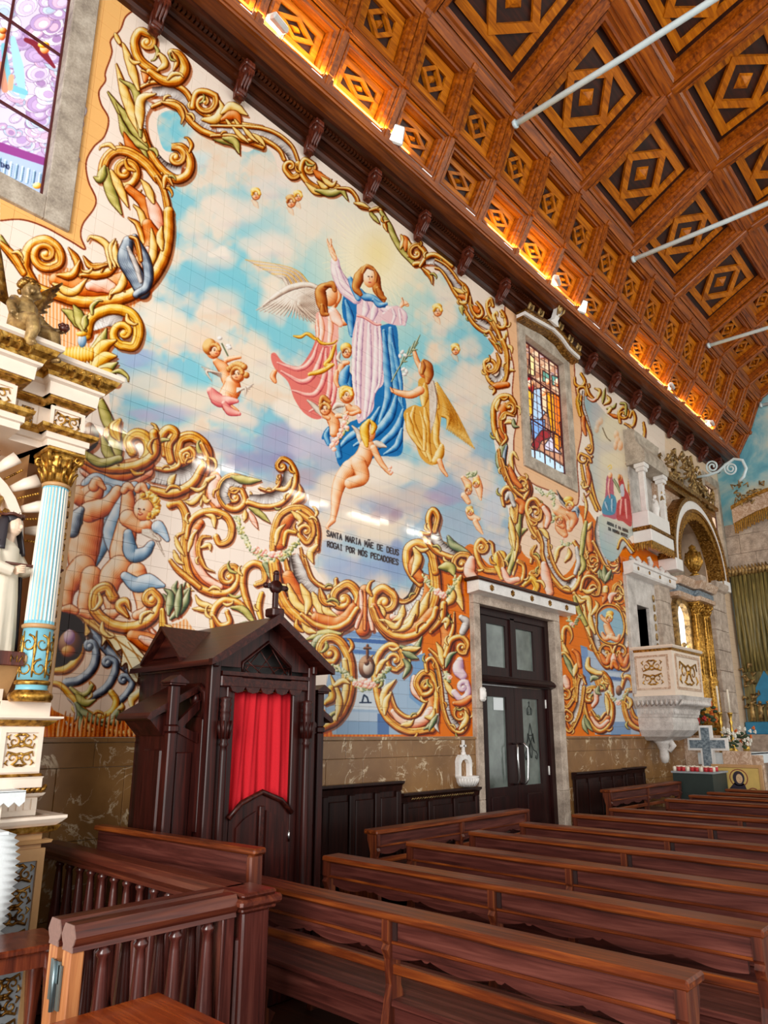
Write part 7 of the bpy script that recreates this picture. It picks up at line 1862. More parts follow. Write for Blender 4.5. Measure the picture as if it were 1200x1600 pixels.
ap('console', lambda q: (q.bbox((0.62, 1.1, 1.97), (0.86, 1.42, 2.02), 0.01), q.prism([(0.6, 1.78), (0.66, 1.80), (0.82, 1.97), (0.6, 1.97)], 'y', 1.15, 1.40)), MAT['tan_paint'])
ap('name_board', lambda q: q.bbox((0.84, 1.12, 1.955), (0.865, 1.40, 2.03), 0.004), MAT['corbel_wood'])
q = MB()
for dx, ch in ((0.0, [(0, 0), (0, 1), (.5, .4), (1, 1), (1, 0)]), (0.04, [(0, 0), (.5, 1), (1, 0)])): q.tube([(0.868, 1.33+dx+a*0.03, 1.975+b*0.035) for a, b in ch], 0.003, 4)
q.build('gilt_letters', GD, al)
# ------------------------------------------------------------------ figures: one continuous skin each (voxel-joined)
def figure(q, name, mat, parent, vox=0.006, smooth=4):
    o = q.build(name, mat, parent); m = o.modifiers.new('join', 'REMESH'); m.mode = 'VOXEL'; m.voxel_size = vox; m.use_smooth_shade = True
    s = o.modifiers.new('soften', 'SMOOTH'); s.factor = 0.5; s.iterations = smooth; return o
plain('statue_habit', '#efe3cd', 0.5, var=0.05, bump=0.02); plain('statue_cape', '#2c262c', 0.45, var=0.1); plain('statue_skin', '#f0d0b4', 0.45, var=0.04, bump=0.0); plain('statue_brown', '#5a2e20', 0.5)
st = thing('saint_statue', 'statue of a nun in cream habit and black veil holding a crucifix', 'statue', (0.74, 1.27, 2.025), R(35))
def habit(q):
    prof = [(0.0, 0.0), (0.12, 0.0), (0.118, 0.1), (0.105, 0.3), (0.09, 0.45), (0.085, 0.53), (0.08, 0.58), (0.045, 0.615), (0.035, 0.63)]
    n = 40; vs = []
    for r_, z in prof:
        for i in range(n):
            t = 2*math.pi*i/n; f = 1+0.07*math.sin(9*t+z*3)*max(0, (0.5-z))*2; vs.append((r_*f*math.cos(t)*0.8, r_*f*math.sin(t), z))
    q.add(vs, [(j*n+i, j*n+(i+1) % n, (j+1)*n+(i+1) % n, (j+1)*n+i) for j in range(len(prof)-1) for i in range(n)]+[tuple(range(n))[::-1], tuple(range((len(prof)-1)*n, len(prof)*n))], True)
q = MB(); habit(q); q.tube([(0.0, 0.09, 0.55), (0.05, 0.12, 0.46), (0.12, 0.10, 0.47)], [0.04, 0.04, 0.028], 8); q.tube([(0.0, -0.09, 0.55), (0.04, -0.12, 0.45), (0.10, -0.05, 0.43)], [0.04, 0.042, 0.03], 8); figure(q, 'habit', MAT['statue_habit'], st, 0.005, 3)
q = MB(); q.ball((0.035, 0, 0.70), (0.045, 0.04, 0.06), 14); q.tube([(0.01, 0, 0.6), (0.03, 0, 0.68)], [0.03, 0.026], 8); q.ball((0.082, 0, 0.695), (0.01, 0.008, 0.014), 6)
for s in (-1, 1): q.ball((0.071, s*0.016, 0.71), (0.006, 0.008, 0.005), 6)
q.ball((0.075, 0, 0.672), (0.006, 0.012, 0.004), 6)
figure(q, 'head', MAT['statue_skin'], st, 0.003, 2)
q = MB()
for s, hx_, hy_, hz_ in ((1, 0.13, 0.10, 0.475), (-1, 0.11, -0.03, 0.44)):
    q.ball((hx_, hy_, hz_), (0.022, 0.012, 0.026), 8)
    for k in range(4): q.tube([(hx_+0.008, hy_+s*0.004, hz_-0.012+k*0.010), (hx_+0.028, hy_-s*0.006, hz_-0.010+k*0.012), (hx_+0.038, hy_-s*0.018, hz_-0.008+k*0.012)], [0.006, 0.0055, 0.004], 6)
    q.tube([(hx_, hy_, hz_+0.02), (hx_+0.02, hy_-s*0.012, hz_+0.032)], [0.006, 0.004], 6)
q.build('hands', MAT['statue_skin'], st)
def veil(q, r0, r1, z0, z1, a0, a1, th=0.012, n=22, m=10, flare=0.0):
    vs = []
    for j in range(m+1):
        z = z1+(z0-z1)*j/m; r_ = r1+(r0-r1)*(j/m)**0.8
        for i in range(n+1):
            t = a0+(a1-a0)*i/n; f = 1+0.05*math.sin(7*t+j*0.3)*(j/m)
            vs.append((r_*f*math.cos(t)*0.9, r_*f*math.sin(t), z))
    q.add(vs, [(j*(n+1)+i, j*(n+1)+i+1, (j+1)*(n+1)+i+1, (j+1)*(n+1)+i) for j in range(m) for i in range(n)], True)
q = MB(); veil(q, 0.155, 0.10, 0.02, 0.60, R(65), R(295)); cp = q.build('cape', MAT['statue_cape'], st); cp.modifiers.new('t', 'SOLIDIFY').thickness = 0.012
q = MB(); veil(q, 0.11, 0.055, 0.55, 0.745, R(50), R(310)); q.ball((0.012, 0, 0.735), (0.055, 0.052, 0.045), 12); vl = q.build('veil', MAT['statue_cape'], st); vl.modifiers.new('t', 'SOLIDIFY').thickness = 0.008
q = MB(); q.tube([(0.02+0.055*math.cos(a), 0.055*math.sin(a), 0.758+0.004*math.sin(5*a)) for a in [i*math.pi/8 for i in range(16)]], 0.009, 6, None, True)
for i in range(14): a = i*math.pi/7; q.tube([(0.02+0.055*math.cos(a), 0.055*math.sin(a), 0.758), (0.02+0.075*math.cos(a), 0.075*math.sin(a), 0.77)], [0.003, 0.001], 4)
q.build('crown_of_thorns', MAT['statue_brown'], st)
q = MB(); q.tube([(0.06, -0.06, 0.478), (0.14, 0.10, 0.488), (0.20, 0.24, 0.50)], 0.008, 6); q.tube([(0.205, 0.19, 0.48), (0.16, 0.20, 0.51)], 0.008, 6); q.build('crucifix', MAT['statue_brown'], st)
# gilded cherub seated on the altar cornice
cb_ = thing('cherub_statue', 'gilded winged cherub statue seated on the altar cornice', 'statue', (0.90, 1.145, 3.737), R(30))
q = MB()
q.tube([(0, 0, 0.09), (0.0, 0, 0.16), (0.005, 0, 0.23), (0.0, 0, 0.27)], [0.078, 0.075, 0.07, 0.045], 12)
q.ball((0.015, 0, 0.09), (0.085, 0.09, 0.06), 12); q.ball((0.03, 0, 0.33), (0.052, 0.05, 0.058), 14); q.tube([(0, 0, 0.26), (0.02, 0, 0.30)], [0.035, 0.032], 8)
q.ball((0.08, 0, 0.322), (0.012, 0.009, 0.012), 6); q.ball((0.067, 0.025, 0.31), (0.02, 0.02, 0.02), 8); q.ball((0.067, -0.025, 0.31), (0.02, 0.02, 0.02), 8)
for s in (-1, 1):
    q.tube([(0.01, s*0.045, 0.075), (0.10, s*0.075, 0.09), (0.15, s*0.08, 0.085)], [0.056, 0.05, 0.038], 10)
    q.tube([(0.145, s*0.08, 0.09), (0.16, s*0.085, 0.02), (0.15, s*0.095, -0.06)], [0.04, 0.036, 0.024], 10)
    q.tube([(0.15, s*0.095, -0.06), (0.20, s*0.10, -0.075)], [0.024, 0.014], 8)
q.tube([(0, 0.07, 0.235), (0.04, 0.12, 0.18), (0.10, 0.13, 0.14), (0.14, 0.13, 0.14)], [0.032, 0.03, 0.024, 0.018], 10)
q.tube([(0, -0.07, 0.235), (0.03, -0.12, 0.17), (0.06, -0.13, 0.10)], [0.032, 0.03, 0.022], 10)
for k in range(4): q.tube([(0.14, 0.122+k*0.008, 0.135), (0.165, 0.12+k*0.01, 0.138), (0.178, 0.12+k*0.009, 0.125)], [0.007, 0.006, 0.005], 5); q.tube([(0.06, -0.125-k*0.007, 0.09), (0.075, -0.125-k*0.009, 0.068)], [0.007, 0.005], 5)
figure(q, 'body', MAT['old_gold'], cb_, 0.006, 3)
q = MB(); rd = random.Random(2)
for k in range(70):
    a, b = rd.random()*6.28, rd.random()*1.5+0.15; p = (0.015+0.055*math.sin(b)*math.cos(a), 0.055*math.sin(b)*math.sin(a), 0.342+0.055*math.cos(b))
    if p[0] > 0.05 and p[2] < 0.36: continue
    q.ball(p, 0.014+0.005*rd.random(), 6)
q.build('curly_hair', MAT['gold_dark'], cb_)
for s in (-1, 1):
    for j in range(9):
        t = j/8; q = MB(); base = Vector((-0.05, s*(0.05+0.03*t), 0.22+0.03*t)); tip = base+Vector((-0.02+0.06*t, s*(0.15+0.05*t), 0.0+0.34*t)); mid = (base+tip)/2+Vector((-0.01, 0, 0.02))
        q.tube([base, mid, tip], [0.014, 0.024, 0.006], 6, None, False, 0.5); q.build('feather', MAT['gold_dark'], cb_)
q = MB(); q.ball((0.17, 0.13, 0.155), 0.028, 8)
for k in range(6): q.ball((0.17+0.02*math.cos(k), 0.13+0.02*math.sin(k), 0.165), 0.014, 6)
q.build('rose', MAT['corbel_wood'], cb_)
# altar cloths
def lace_cloth(name, label, pts, thick, n_scallop):
    q = MB(); q.prism(pts, 'x', 0, thick); return q
t = thing('altar_cloth', 'white lace-edged cloth hanging down the front of the altar table', 'cloth', (0, 0, 0))
mt = MB(); mt.box((0.6, -0.6, 1.06), (1.04, 1.34, 1.14)); tb = ap('mensa', lambda q: q.box((0.6, -0.6, 1.0), (1.03, 1.32, 1.135)), MAT['tan_paint'])
edge = [(1.36, 1.165), (1.40, 1.12), (1.415, 1.04), (1.42, 0.96), (1.415, 0.88), (1.40, 0.80), (1.385, 0.72), (1.37, 0.64), (1.35, 0.56)]
vs = []; nz = 40; ny = 26
q = MB()
for j in range(nz+1):
    tz = j/nz; zz = 1.15-0.62*tz; yr = np.interp(-zz, [-e[1] for e in edge], [e[0] for e in edge])+0.012*(1 if j % 2 else -1)
    for i in range(ny+1): u = i/ny; yv = -0.5+(yr+0.5)*u; vs.append((1.05+0.018*math.sin(u*60)*tz+0.02*tz, yv, zz))
q.add(vs, [(j*(ny+1)+i, j*(ny+1)+i+1, (j+1)*(ny+1)+i+1, (j+1)*(ny+1)+i) for j in range(nz) for i in range(ny)], True)
o = q.build('front_drop', MAT['white_cloth'], t); o.modifiers.new('t', 'SOLIDIFY').thickness = 0.004
MB().box((0.62, -0.6, 1.137), (1.055, 1.36, 1.152)).build('top_sheet', MAT['white_cloth'], t)
t = thing('altar_runner', 'white lace runner on the upper altar step', 'cloth', (0, 0, 0))
q = MB(); P = [(-0.5, 1.345), (1.44, 1.325)]
zig = []
for k in range(40): y = 1.46-k*0.05; zig += [(y, 1.275), (y-0.025, 1.252)]
q.prism([(1.46, 1.325)]+zig+[(-0.54, 1.325)], 'x', 0.93, 0.937); q.box((0.72, -0.54, 1.322), (0.937, 1.46, 1.33)); q.build('lace_band', MAT['white_cloth'], t)
ap('upper_step', lambda q: q.box((0.6, -0.6, 1.19), (0.92, 1.36, 1.32)))
# ------------------------------------------------------------------ balustrade round the side altar, folding gate
BAL = [(0.0, 0.17), (0.034, 0.17), (0.034, 0.19), (0.026, 0.20), (0.036, 0.215), (0.026, 0.235), (0.03, 0.25), (0.039, 0.31), (0.040, 0.38), (0.034, 0.55), (0.026, 0.68), (0.020, 0.79), (0.018, 0.82), (0.026, 0.832), (0.028, 0.842), (0.020, 0.85), (0.022, 0.868), (0.0, 0.868)]
bal_me = MB().lathe(BAL, 14).mesh('baluster', MAT['baluster_wood'])
def baluster(parent, loc):
    o = bpy.data.objects.new('baluster', bal_me); COL.objects.link(o); o.parent = parent; o.location = loc
RAIL = [(-0.055, 0.868), (0.055, 0.868), (0.05, 0.885), (0.062, 0.895), (0.075, 0.915), (0.062, 0.935), (0.045, 0.955), (-0.045, 0.955), (-0.062, 0.935), (-0.075, 0.915), (-0.062, 0.895), (-0.05, 0.885)]
br = thing('altar_balustrade', 'dark wooden balustrade running from the altar wall to a corner post', 'balustrade', (0, 1.98, 0))
MB().prism(RAIL, 'x', 0.06, 2.05).build('top_rail', MAT['rail_wood_across'], br)
MB().bbox((0.06, -0.045, 0.11), (2.05, 0.045, 0.17), 0.01).build('bottom_rail', MAT['rail_wood_across'], br)
for k in range(13): baluster(br, (0.22+k*0.142, 0, 0))
q = MB(); q.bbox((2.04, -0.07, 0), (2.2, 0.07, 0.88), 0.008); q.bbox((2.02, -0.09, 0), (2.22, 0.09, 0.12), 0.012); q.bbox((2.065, -0.08, 0.2), (2.175, 0.08, 0.78), 0.01); q.build('corner_post', MAT['baluster_wood'], br)
q = MB(); q.bbox((2.02, -0.09, 0.88), (2.22, 0.09, 0.90), 0.006); q.bbox((2.0, -0.11, 0.90), (2.24, 0.11, 0.935), 0.01); q.bbox((2.02, -0.09, 0.935), (2.22, 0.09, 0.955), 0.008); q.build('post_cap', MAT['rail_wood_across'], br)
for x in (0.12, 1.1): MB().bbox((x-0.05, -0.05, 0), (x+0.05, 0.05, 0.11), 0.01).build('foot', MAT['baluster_wood'], br)
def gate(x, y0, y1, label):
    g = thing('gate_leaf', label, 'gate', (x, y0, 0), group='folded gate leaves of the altar balustrade'); L = y1-y0
    q = MB(); q.prism([(a*0.72, b) for a, b in RAIL], 'y', 0.004, L); q.build('top_rail', MAT['rail_wood'], g)
    q = MB(); q.prism([(a*0.72, b) for a, b in RAIL], 'y', 0.0, 0.004); q.build('rail_end', MAT['end_grain'], g)
    MB().bbox((-0.03, 0.0, 0.11), (0.03, L, 0.17), 0.006).build('bottom_rail', MAT['rail_wood'], g)
    MB().bbox((-0.032, 0.0, 0.1), (0.032, 0.05, 0.868), 0.004).build('raw_stile', MAT['raw_wood'], g); MB().bbox((-0.032, L-0.06, 0.1), (0.032, L, 0.868), 0.004).build('stile', MAT['baluster_wood'], g)
    for k in range(4): baluster(g, (0, 0.135+k*0.145, 0))
    MB().tube([(0.0, -0.006, 0.05), (0.0, -0.006, 0.1)], 0.01, 6).build('bolt', MAT['hinge_metal'], g)
    return g
ga = gate(2.04, 1.2, 1.90, 'inner folded gate leaf with turned balusters, on the altar side'); gb_ = gate(2.155, 1.2, 1.88, 'outer folded gate leaf with turned balusters and raw wood edge')
q = MB()
for x0, z0, z1 in ((-0.10, 0.70, 0.83), (-0.075, 0.67, 0.76), (-0.035, 0.68, 0.82), (-0.05, 0.76, 0.83)): q.box((x0, -0.008, z0), (x0+0.024, -0.002, z1))
q.tube([(-0.058, -0.01, 0.67), (-0.058, -0.01, 0.83)], 0.008, 8); q.build('hinge', MAT['hinge_metal'], gb_)
# bench with a tall board behind the balustrade
t = thing('side_bench', 'reddish wooden bench with a plain tall back board behind the altar balustrade', 'bench', (0.45, 2.09, 0), R(4.0))
MB().bbox((0, 0, 0.80), (1.42, 0.03, 1.04), 0.006).build('back_board', MAT['pew_wood'], t)
MB().bbox((-0.02, -0.02, 1.04), (1.46, 0.06, 1.07), 0.008).build('cap_rail', MAT['pew_cap_wood'], t)
MB().bbox((1.41, -0.03, 0.8), (1.45, 0.05, 1.04), 0.008).build('end_block', MAT['pew_end_wood'], t)
for x in (0.03, 1.36): MB().bbox((x, 0.0, 0), (x+0.05, 0.05, 0.80), 0.006).build('leg', MAT['pew_end_wood'], t)
MB().bbox((0.0, 0.0, 0.40), (1.42, 0.05, 0.46), 0.006).build('stretcher', MAT['pew_wood'], t)
# small varnished table in the foreground
t = thing('small_table', 'small varnished orange wood table at the bottom edge beside the gate', 'table', (2.7, 1.14, 0))
MB().bbox((-0.27, -0.27, 0.725), (0.27, 0.27, 0.755), 0.01).build('table_top', MAT['table_wood'], t)
q = MB(); frame_ring(q, (-0.22, 0.22, 0.64, 0.725), (-0.2, 0.2, 0.65, 0.725), -0.22, 0.22); MB().box((-0.22, -0.22, 0.64), (0.22, -0.2, 0.725)).build('apron', MAT['table_wood'], t)
for sx in (-1, 1):
    for sy in (-1, 1): MB().prism([(sx*0.22-0.02, 0), (sx*0.22+0.02, 0), (sx*0.22+0.025, 0.725), (sx*0.22-0.025, 0.725)], 'y', sy*0.22-0.022, sy*0.22+0.022).build('leg', MAT['table_wood'], t)
# cabriole-legged side table by the altar
t = thing('cabriole_table', 'dark side table with cabriole legs at the lower left corner', 'table', (1.29, 1.27, 0), R(-6))
MB().bbox((-0.16, -0.26, 0.69), (0.15, 0.25, 0.72), 0.008).build('table_top', MAT['stool_wood'], t)
MB().box((-0.13, -0.23, 0.625), (0.12, 0.22, 0.69)).build('apron', MAT['stool_wood'], t)
for sx in (-0.12, 0.11):
    for sy in (-0.21, 0.21):
        o_ = 1 if sx > 0 else -1; MB().tube([(sx, sy, 0.68), (sx+o_*0.02, sy*1.05, 0.55), (sx+o_*0.015, sy*1.05, 0.35), (sx-o_*0.01, sy, 0.10), (sx+o_*0.01, sy*1.05, 0.02), (sx+o_*0.03, sy*1.1, 0.0)], [0.035, 0.04, 0.026, 0.017, 0.02, 0.022], 8).build('leg', MAT['stool_wood'], t)
# ------------------------------------------------------------------ pulpit with its stone door, lintel and canopy
pu = thing('pulpit', 'carved cream and gilt pulpit on a marble corbel high on the wall', 'pulpit', (0, 10.98, 0))
def pp_(name, fn, mat, parent=None): q = MB(); fn(q); return q.build(name, mat, parent or pu)
pp_('body', lambda q: (q.box((0.0, 0.0, 2.2), (0.66, 0.04, 2.95)), q.box((0.62, 0.04, 2.2), (0.66, 1.24, 2.95)), q.box((0.0, 1.20, 2.2), (0.62, 1.24, 2.95)), q.box((0.0, 0.04, 2.2), (0.62, 1.2, 2.24))), MAT['cream_paint'])
RP = [(0.0, 1.24), (0.66, 1.24), (0.66, 0.0), (0.0, 0.0)][::-1]
pp_('top_rail', lambda q: q.sweep([(-0.05, 2.93), (0.03, 2.94), (0.045, 2.965), (0.03, 2.99), (-0.05, 2.99)], [(0.0, 0.0), (0.66, 0.0), (0.66, 1.24), (0.0, 1.24)]), MAT['cream_paint'])
pp_('rail_gilding', lambda q: q.sweep([(0.0, 2.90), (0.018, 2.905), (0.028, 2.935), (0.0, 2.935)], [(0.0, 0.0), (0.66, 0.0), (0.66, 1.24), (0.0, 1.24)]), MAT['gold'])
fa = pp_('side_panel', lambda q: [q.box((a, -0.014, c), (b, 0.0, d)) for a, b, c, d in ((0.06, 0.60, 2.3, 2.33), (0.06, 0.60, 2.81, 2.84), (0.06, 0.09, 2.33, 2.81), (0.57, 0.60, 2.33, 2.81))], MAT['pink_marble'])
pp_('gilt_relief', lambda q: relief(q, facey(0.33, -0.002, 2.57), 0.36, 0.40, 1, 0.012), MAT['gold'], fa)
fb = pp_('front_panel', lambda q: frame_ring(q, (0.1, 1.14, 2.3, 2.86), (0.14, 1.10, 2.34, 2.82), 0.66, 0.675), MAT['pink_marble'])
pp_('gilt_relief', lambda q: relief(q, facex(0.662, 0.62, 2.58), 0.85, 0.42, 2, 0.014), MAT['gold'], fb)
def frust(q, a, b, n=1):
    (xa, ya0, ya1, za), (xb, yb0, yb1, zb) = a, b
    vs = [(0, ya0, za), (xa, ya0, za), (xa, ya1, za), (0, ya1, za), (0, yb0, zb), (xb, yb0, zb), (xb, yb1, zb), (0, yb1, zb)]
    q.add(vs, [(0, 1, 2, 3)[::-1], (4, 5, 6, 7), (0, 1, 5, 4), (1, 2, 6, 5), (2, 3, 7, 6), (3, 0, 4, 7)])
CM = MAT['carved_marble']
pp_('floor_moulding', lambda q: (frust(q, (0.74, -0.06, 1.30, 2.14), (0.76, -0.08, 1.32, 2.2)), frust(q, (0.62, 0.02, 1.22, 2.02), (0.74, -0.06, 1.30, 2.14))), CM)
q = MB()
for k in range(9): q.tube([(0.06+k*0.075, -0.05, 2.05), (0.09+k*0.075, -0.07, 2.09), (0.08+k*0.075, -0.07, 2.14)], [0.012, 0.03, 0.012], 6)
for k in range(16): q.tube([(0.70, 0.0+k*0.08, 2.05), (0.745, 0.02+k*0.08, 2.09), (0.75, 0.04+k*0.08, 2.14)], [0.012, 0.03, 0.012], 6)
q.build('leaf_moulding', CM, pu, kind='stuff')
pp_('corbel_upper', lambda q: frust(q, (0.56, 0.06, 1.18, 1.88), (0.60, 0.04, 1.20, 2.02)), CM)
q = MB()
for k in range(8): q.box((0.06+k*0.07, 0.03, 1.93), (0.095+k*0.07, 0.05, 1.99))
for k in range(14): q.box((0.585, 0.1+k*0.075, 1.93), (0.61, 0.135+k*0.075, 1.99))
q.build('dentil_row', CM, pu, kind='stuff')
pp_('corbel_belly', lambda q: [frust(q, a, b) for a, b in zip([(0.30, 0.28, 0.96, 1.52), (0.44, 0.16, 1.08, 1.58), (0.54, 0.09, 1.15, 1.68), (0.56, 0.07, 1.17, 1.80)], [(0.44, 0.16, 1.08, 1.58), (0.54, 0.09, 1.15, 1.68), (0.56, 0.07, 1.17, 1.80), (0.54, 0.08, 1.16, 1.88)])], CM)
q = MB(); q.lathe([(0.0, 0.0), (0.05, 0.02), (0.075, 0.1), (0.07, 0.2), (0.11, 0.3), (0.16, 0.36), (0.0, 0.37)], 14, None, (0.2, 0.5, 1.16)); q.tube([(0.3, 0.5, 1.52), (0.36, 0.5, 1.44), (0.3, 0.5, 1.36), (0.25, 0.5, 1.4)], [0.05, 0.05, 0.035, 0.015], 8); q.build('pendant', CM, pu)
# stone door of the pulpit
dn_ = MB(); fr_ = (10.95, 12.6, 2.25, 4.25)
for a, b, c, d in ((10.95, 11.28, 2.25, 4.25), (11.78, 12.1, 2.25, 4.25), (11.28, 11.78, 3.74, 4.25)): dn_.bbox((-0.4, a, c), (0.05, b, d), 0.006)
pdoor = dn_.build('door_2', MAT['grey_marble']); tag(pdoor, 'narrow stone doorway opening onto the pulpit', kind='structure')
MB().box((-0.42, 11.28, 2.3), (-0.38, 11.78, 3.74)).build('doorway_shade', MAT['plain_black'], pdoor)  # black sheet standing in for the shade inside the open doorway
for k in range(5): MB().bbox((-0.1, 12.1, 2.25+k*0.42), (0.12, 12.62, 2.25+k*0.42+0.415), 0.006).build('jamb_block', MAT['granite_warm'], pdoor)
MB().sweep([(0, 4.2), (0.15, 4.22), (0.17, 4.25), (0.17, 4.36), (0.2, 4.37), (0.2, 4.42), (0, 4.42)], [(0.03, 10.9), (0.03, 12.75)]).build('lintel', MAT['white_marble'], pdoor)
for k in range(4):
    q = MB(); q.ball((0.205, 11.1+k*0.45, 4.31), (0.01, 0.035, 0.035), 8); q.build('rosette', MAT['gold_dark'], pdoor)
q = MB()
for k in range(7): y = 11.0+k*0.25; z = 4.42+(0.22 if k == 3 else 0.08+0.04*(k % 2)); q.tube([(0.12, y, 4.42), (0.14, y+0.05, (z+4.42)/2), (0.13, y, z), (0.13, y-0.04, z-0.03)], [0.05, 0.05, 0.035, 0.015], 6)
q.build('carved_crest', MAT['carved_marble'], pdoor)
q = MB()
for k in range(8): q.ball((0.06, 11.98, 2.75+k*0.17), (0.02, 0.03+0.012*(k % 2), 0.07), 8)
q.build('fruit_drop', MAT['old_gold'], pdoor)
# canopy above the pulpit
ca = thing('pulpit_canopy', 'white and gilt fringed canopy with a small stone aedicule above the pulpit', 'canopy', (0, 11.5, 0))
def cq(name, fn, mat): q = MB(); fn(q); return q.build(name, mat, ca)
cq('upper_band', lambda q: q.bbox((0, 0, 5.14), (0.30, 0.95, 5.42), 0.01), MAT['white_paint'])
cq('gilt_band', lambda q: q.bbox((0, -0.03, 5.07), (0.34, 0.99, 5.14), 0.01), MAT['gold_dark'])
cq('lower_band', lambda q: q.bbox((0, -0.02, 4.86), (0.33, 0.98, 5.07), 0.01), MAT['white_paint'])
q = MB()
for k in range(24): q.prism([(-0.02+k*0.0417, 4.86), (-0.02+k*0.0417+0.038, 4.86), (-0.02+k*0.0417+0.030, 4.74-0.03*(k % 2)), (-0.02+k*0.0417+0.008, 4.74-0.03*(k % 2))], 'x', 0.31, 0.325)
for k in range(8): q.prism([(k*0.0417, 4.86), (k*0.0417+0.038, 4.86), (k*0.0417+0.030, 4.74-0.03*(k % 2)), (k*0.0417+0.008, 4.74-0.03*(k % 2))], 'y', -0.015, 0.0)
q.build('fringe', MAT['gold'], ca, kind='stuff')
for y in (0.0, 0.85): cq('aedicule_post', lambda q: (q.bbox((0.18, y, 5.42), (0.28, y+0.1, 6.15), 0.008), q.bbox((0.15, y-0.03, 6.15), (0.31, y+0.13, 6.22), 0.01), q.bbox((0.13, y-0.05, 6.22), (0.33, y+0.15, 6.30), 0.01)), MAT['white_marble'])
cq('aedicule_back', lambda q: q.box((0.0, 0, 5.42), (0.03, 0.95, 6.3)), MAT['grey_marble'])
q = MB(); prof = [(0, 6.3), (0.34, 6.3), (0.36, 6.38), (0.34, 6.5), (0.28, 6.62), (0.22, 6.72), (0.2, 6.84), (0.22, 6.92), (0.16, 6.98), (0, 7.0)]; q.prism(prof, 'y', -0.06, 1.02); q.build('hood', MAT['granite'], ca)
q = MB(); q.lathe([(0.0, 0), (0.07, 0), (0.05, 0.05), (0.06, 0.12), (0.075, 0.2), (0.05, 0.32), (0.03, 0.36), (0.0, 0.37)], 10, None, (0.2, 0.62, 5.42)); q.ball((0.2, 0.62, 5.84), (0.035, 0.035, 0.045), 8); q.tube([(0.2, 0.56, 5.72), (0.24, 0.48, 5.70), (0.26, 0.38, 5.72)], [0.025, 0.02, 0.012], 6); q.tube([(0.2, 0.68, 5.72), (0.24, 0.72, 5.62)], [0.025, 0.015], 6)
tag(q.build('small_statue', MAT['white_marble']), 'small white statue standing in the aedicule over the pulpit canopy', 'statue').location = (0, 11.5, 0)
q = MB(); rd = random.Random(5)
for k in range(16): a = rd.random()*6.28; y, z = 0.88+0.06*rd.random(), 5.2+k*0.1; q.tube([(0.2, y, z), (0.26, y+0.05*math.cos(a), z+0.08), (0.28, y+0.07*math.cos(a+1), z+0.02)], [0.03, 0.035, 0.012], 6)
q.build('gilt_side_carving', MAT['old_gold'], ca)
# ------------------------------------------------------------------ side chapel: arched canopy, retable, masonry
ac = thing('chapel_arch', 'arched white and gilt canopy with golden fringe over the far side altar', 'canopy', (0, 14.0, 4.75))
def arch(q, r0, r1, x0, x1, n=28, a0=0.0, a1=math.pi):
    for k in range(n):
        a, b = a0+(a1-a0)*k/n, a0+(a1-a0)*(k+1)/n
        q.prism([(r0*math.cos(a), r0*math.sin(a)), (r0*math.cos(b), r0*math.sin(b)), (r1*math.cos(b), r1*math.sin(b)), (r1*math.cos(a), r1*math.sin(a))], 'x', x0, x1)
for nm, r0, r1, x1, mt in (('white_band', 1.25, 1.42, 0.30, 'white_paint'), ('inner_gilt_band', 1.18, 1.25, 0.33, 'gold_dark'), ('outer_gilt_band', 1.42, 1.50, 0.33, 'gold_dark')):
    q = MB(); arch(q, r0, r1, 0.0, x1); q.build(nm, MAT[mt], ac)
q = MB()
for k in range(46): a = math.pi*(k+0.5)/46; d = 0.14+0.02*(k % 2); q.prism([((1.18)*math.cos(a-0.03), 1.18*math.sin(a-0.03)), (1.18*math.cos(a+0.03), 1.18*math.sin(a+0.03)), ((1.18)*math.cos(a+0.02), 1.18*math.sin(a+0.02)-d), (1.18*math.cos(a-0.02), 1.18*math.sin(a-0.02)-d)], 'x', 0.29, 0.305)
q.build('fringe', MAT['gold'], ac, kind='stuff')
for s in (-1, 1): MB().bbox((0, s*1.34-0.16, -0.22), (0.34, s*1.34+0.16, 0.0), 0.01).build('springer', MAT['white_paint'], ac)
q = MB(); q.box((0.0, -1.4, 1.50), (0.2, 1.5, 1.62)); q.box((0.0, -1.43, 1.62), (0.26, 1.55, 1.70)); q.build('crest_beam', MAT['gold_dark'], ac)
for s in (-1, 1): q = MB(); q.prism([(s*1.5, 0.3), (s*1.5, 1.5), (s*0.25, 1.5), (s*0.7, 1.35), (s*1.15, 1.0), (s*1.4, 0.5)], 'x', 0.02, 0.1); sp_ = q.build('spandrel', MAT['pink_marble'], ac)
q = MB(); rd = random.Random(9)
for k in range(70):
    y = -1.2+2.6*rd.random(); h_ = 0.75*(1-(abs(y)/1.7)**2)*rd.random(); z = 1.7+h_; a = rd.random()*6.28
    q.tube([(0.12, y, z), (0.22, y+0.09*math.cos(a), z+0.09*math.sin(a)), (0.24, y+0.13*math.cos(a+1.2), z+0.13*math.sin(a+1.2)), (0.2, y+0.08*math.cos(a+2.4), z+0.08*math.sin(a+2.4))], [0.025, 0.04, 0.03, 0.012], 6)
q.build('gilt_crest', MAT['old_gold'], ac, kind='stuff')
q = MB(); arch(q, 1.50, 2.1, 0.0, 0.02, 20, 0.05, math.pi-0.05); q.build('backing', MAT['granite_warm'], ac)
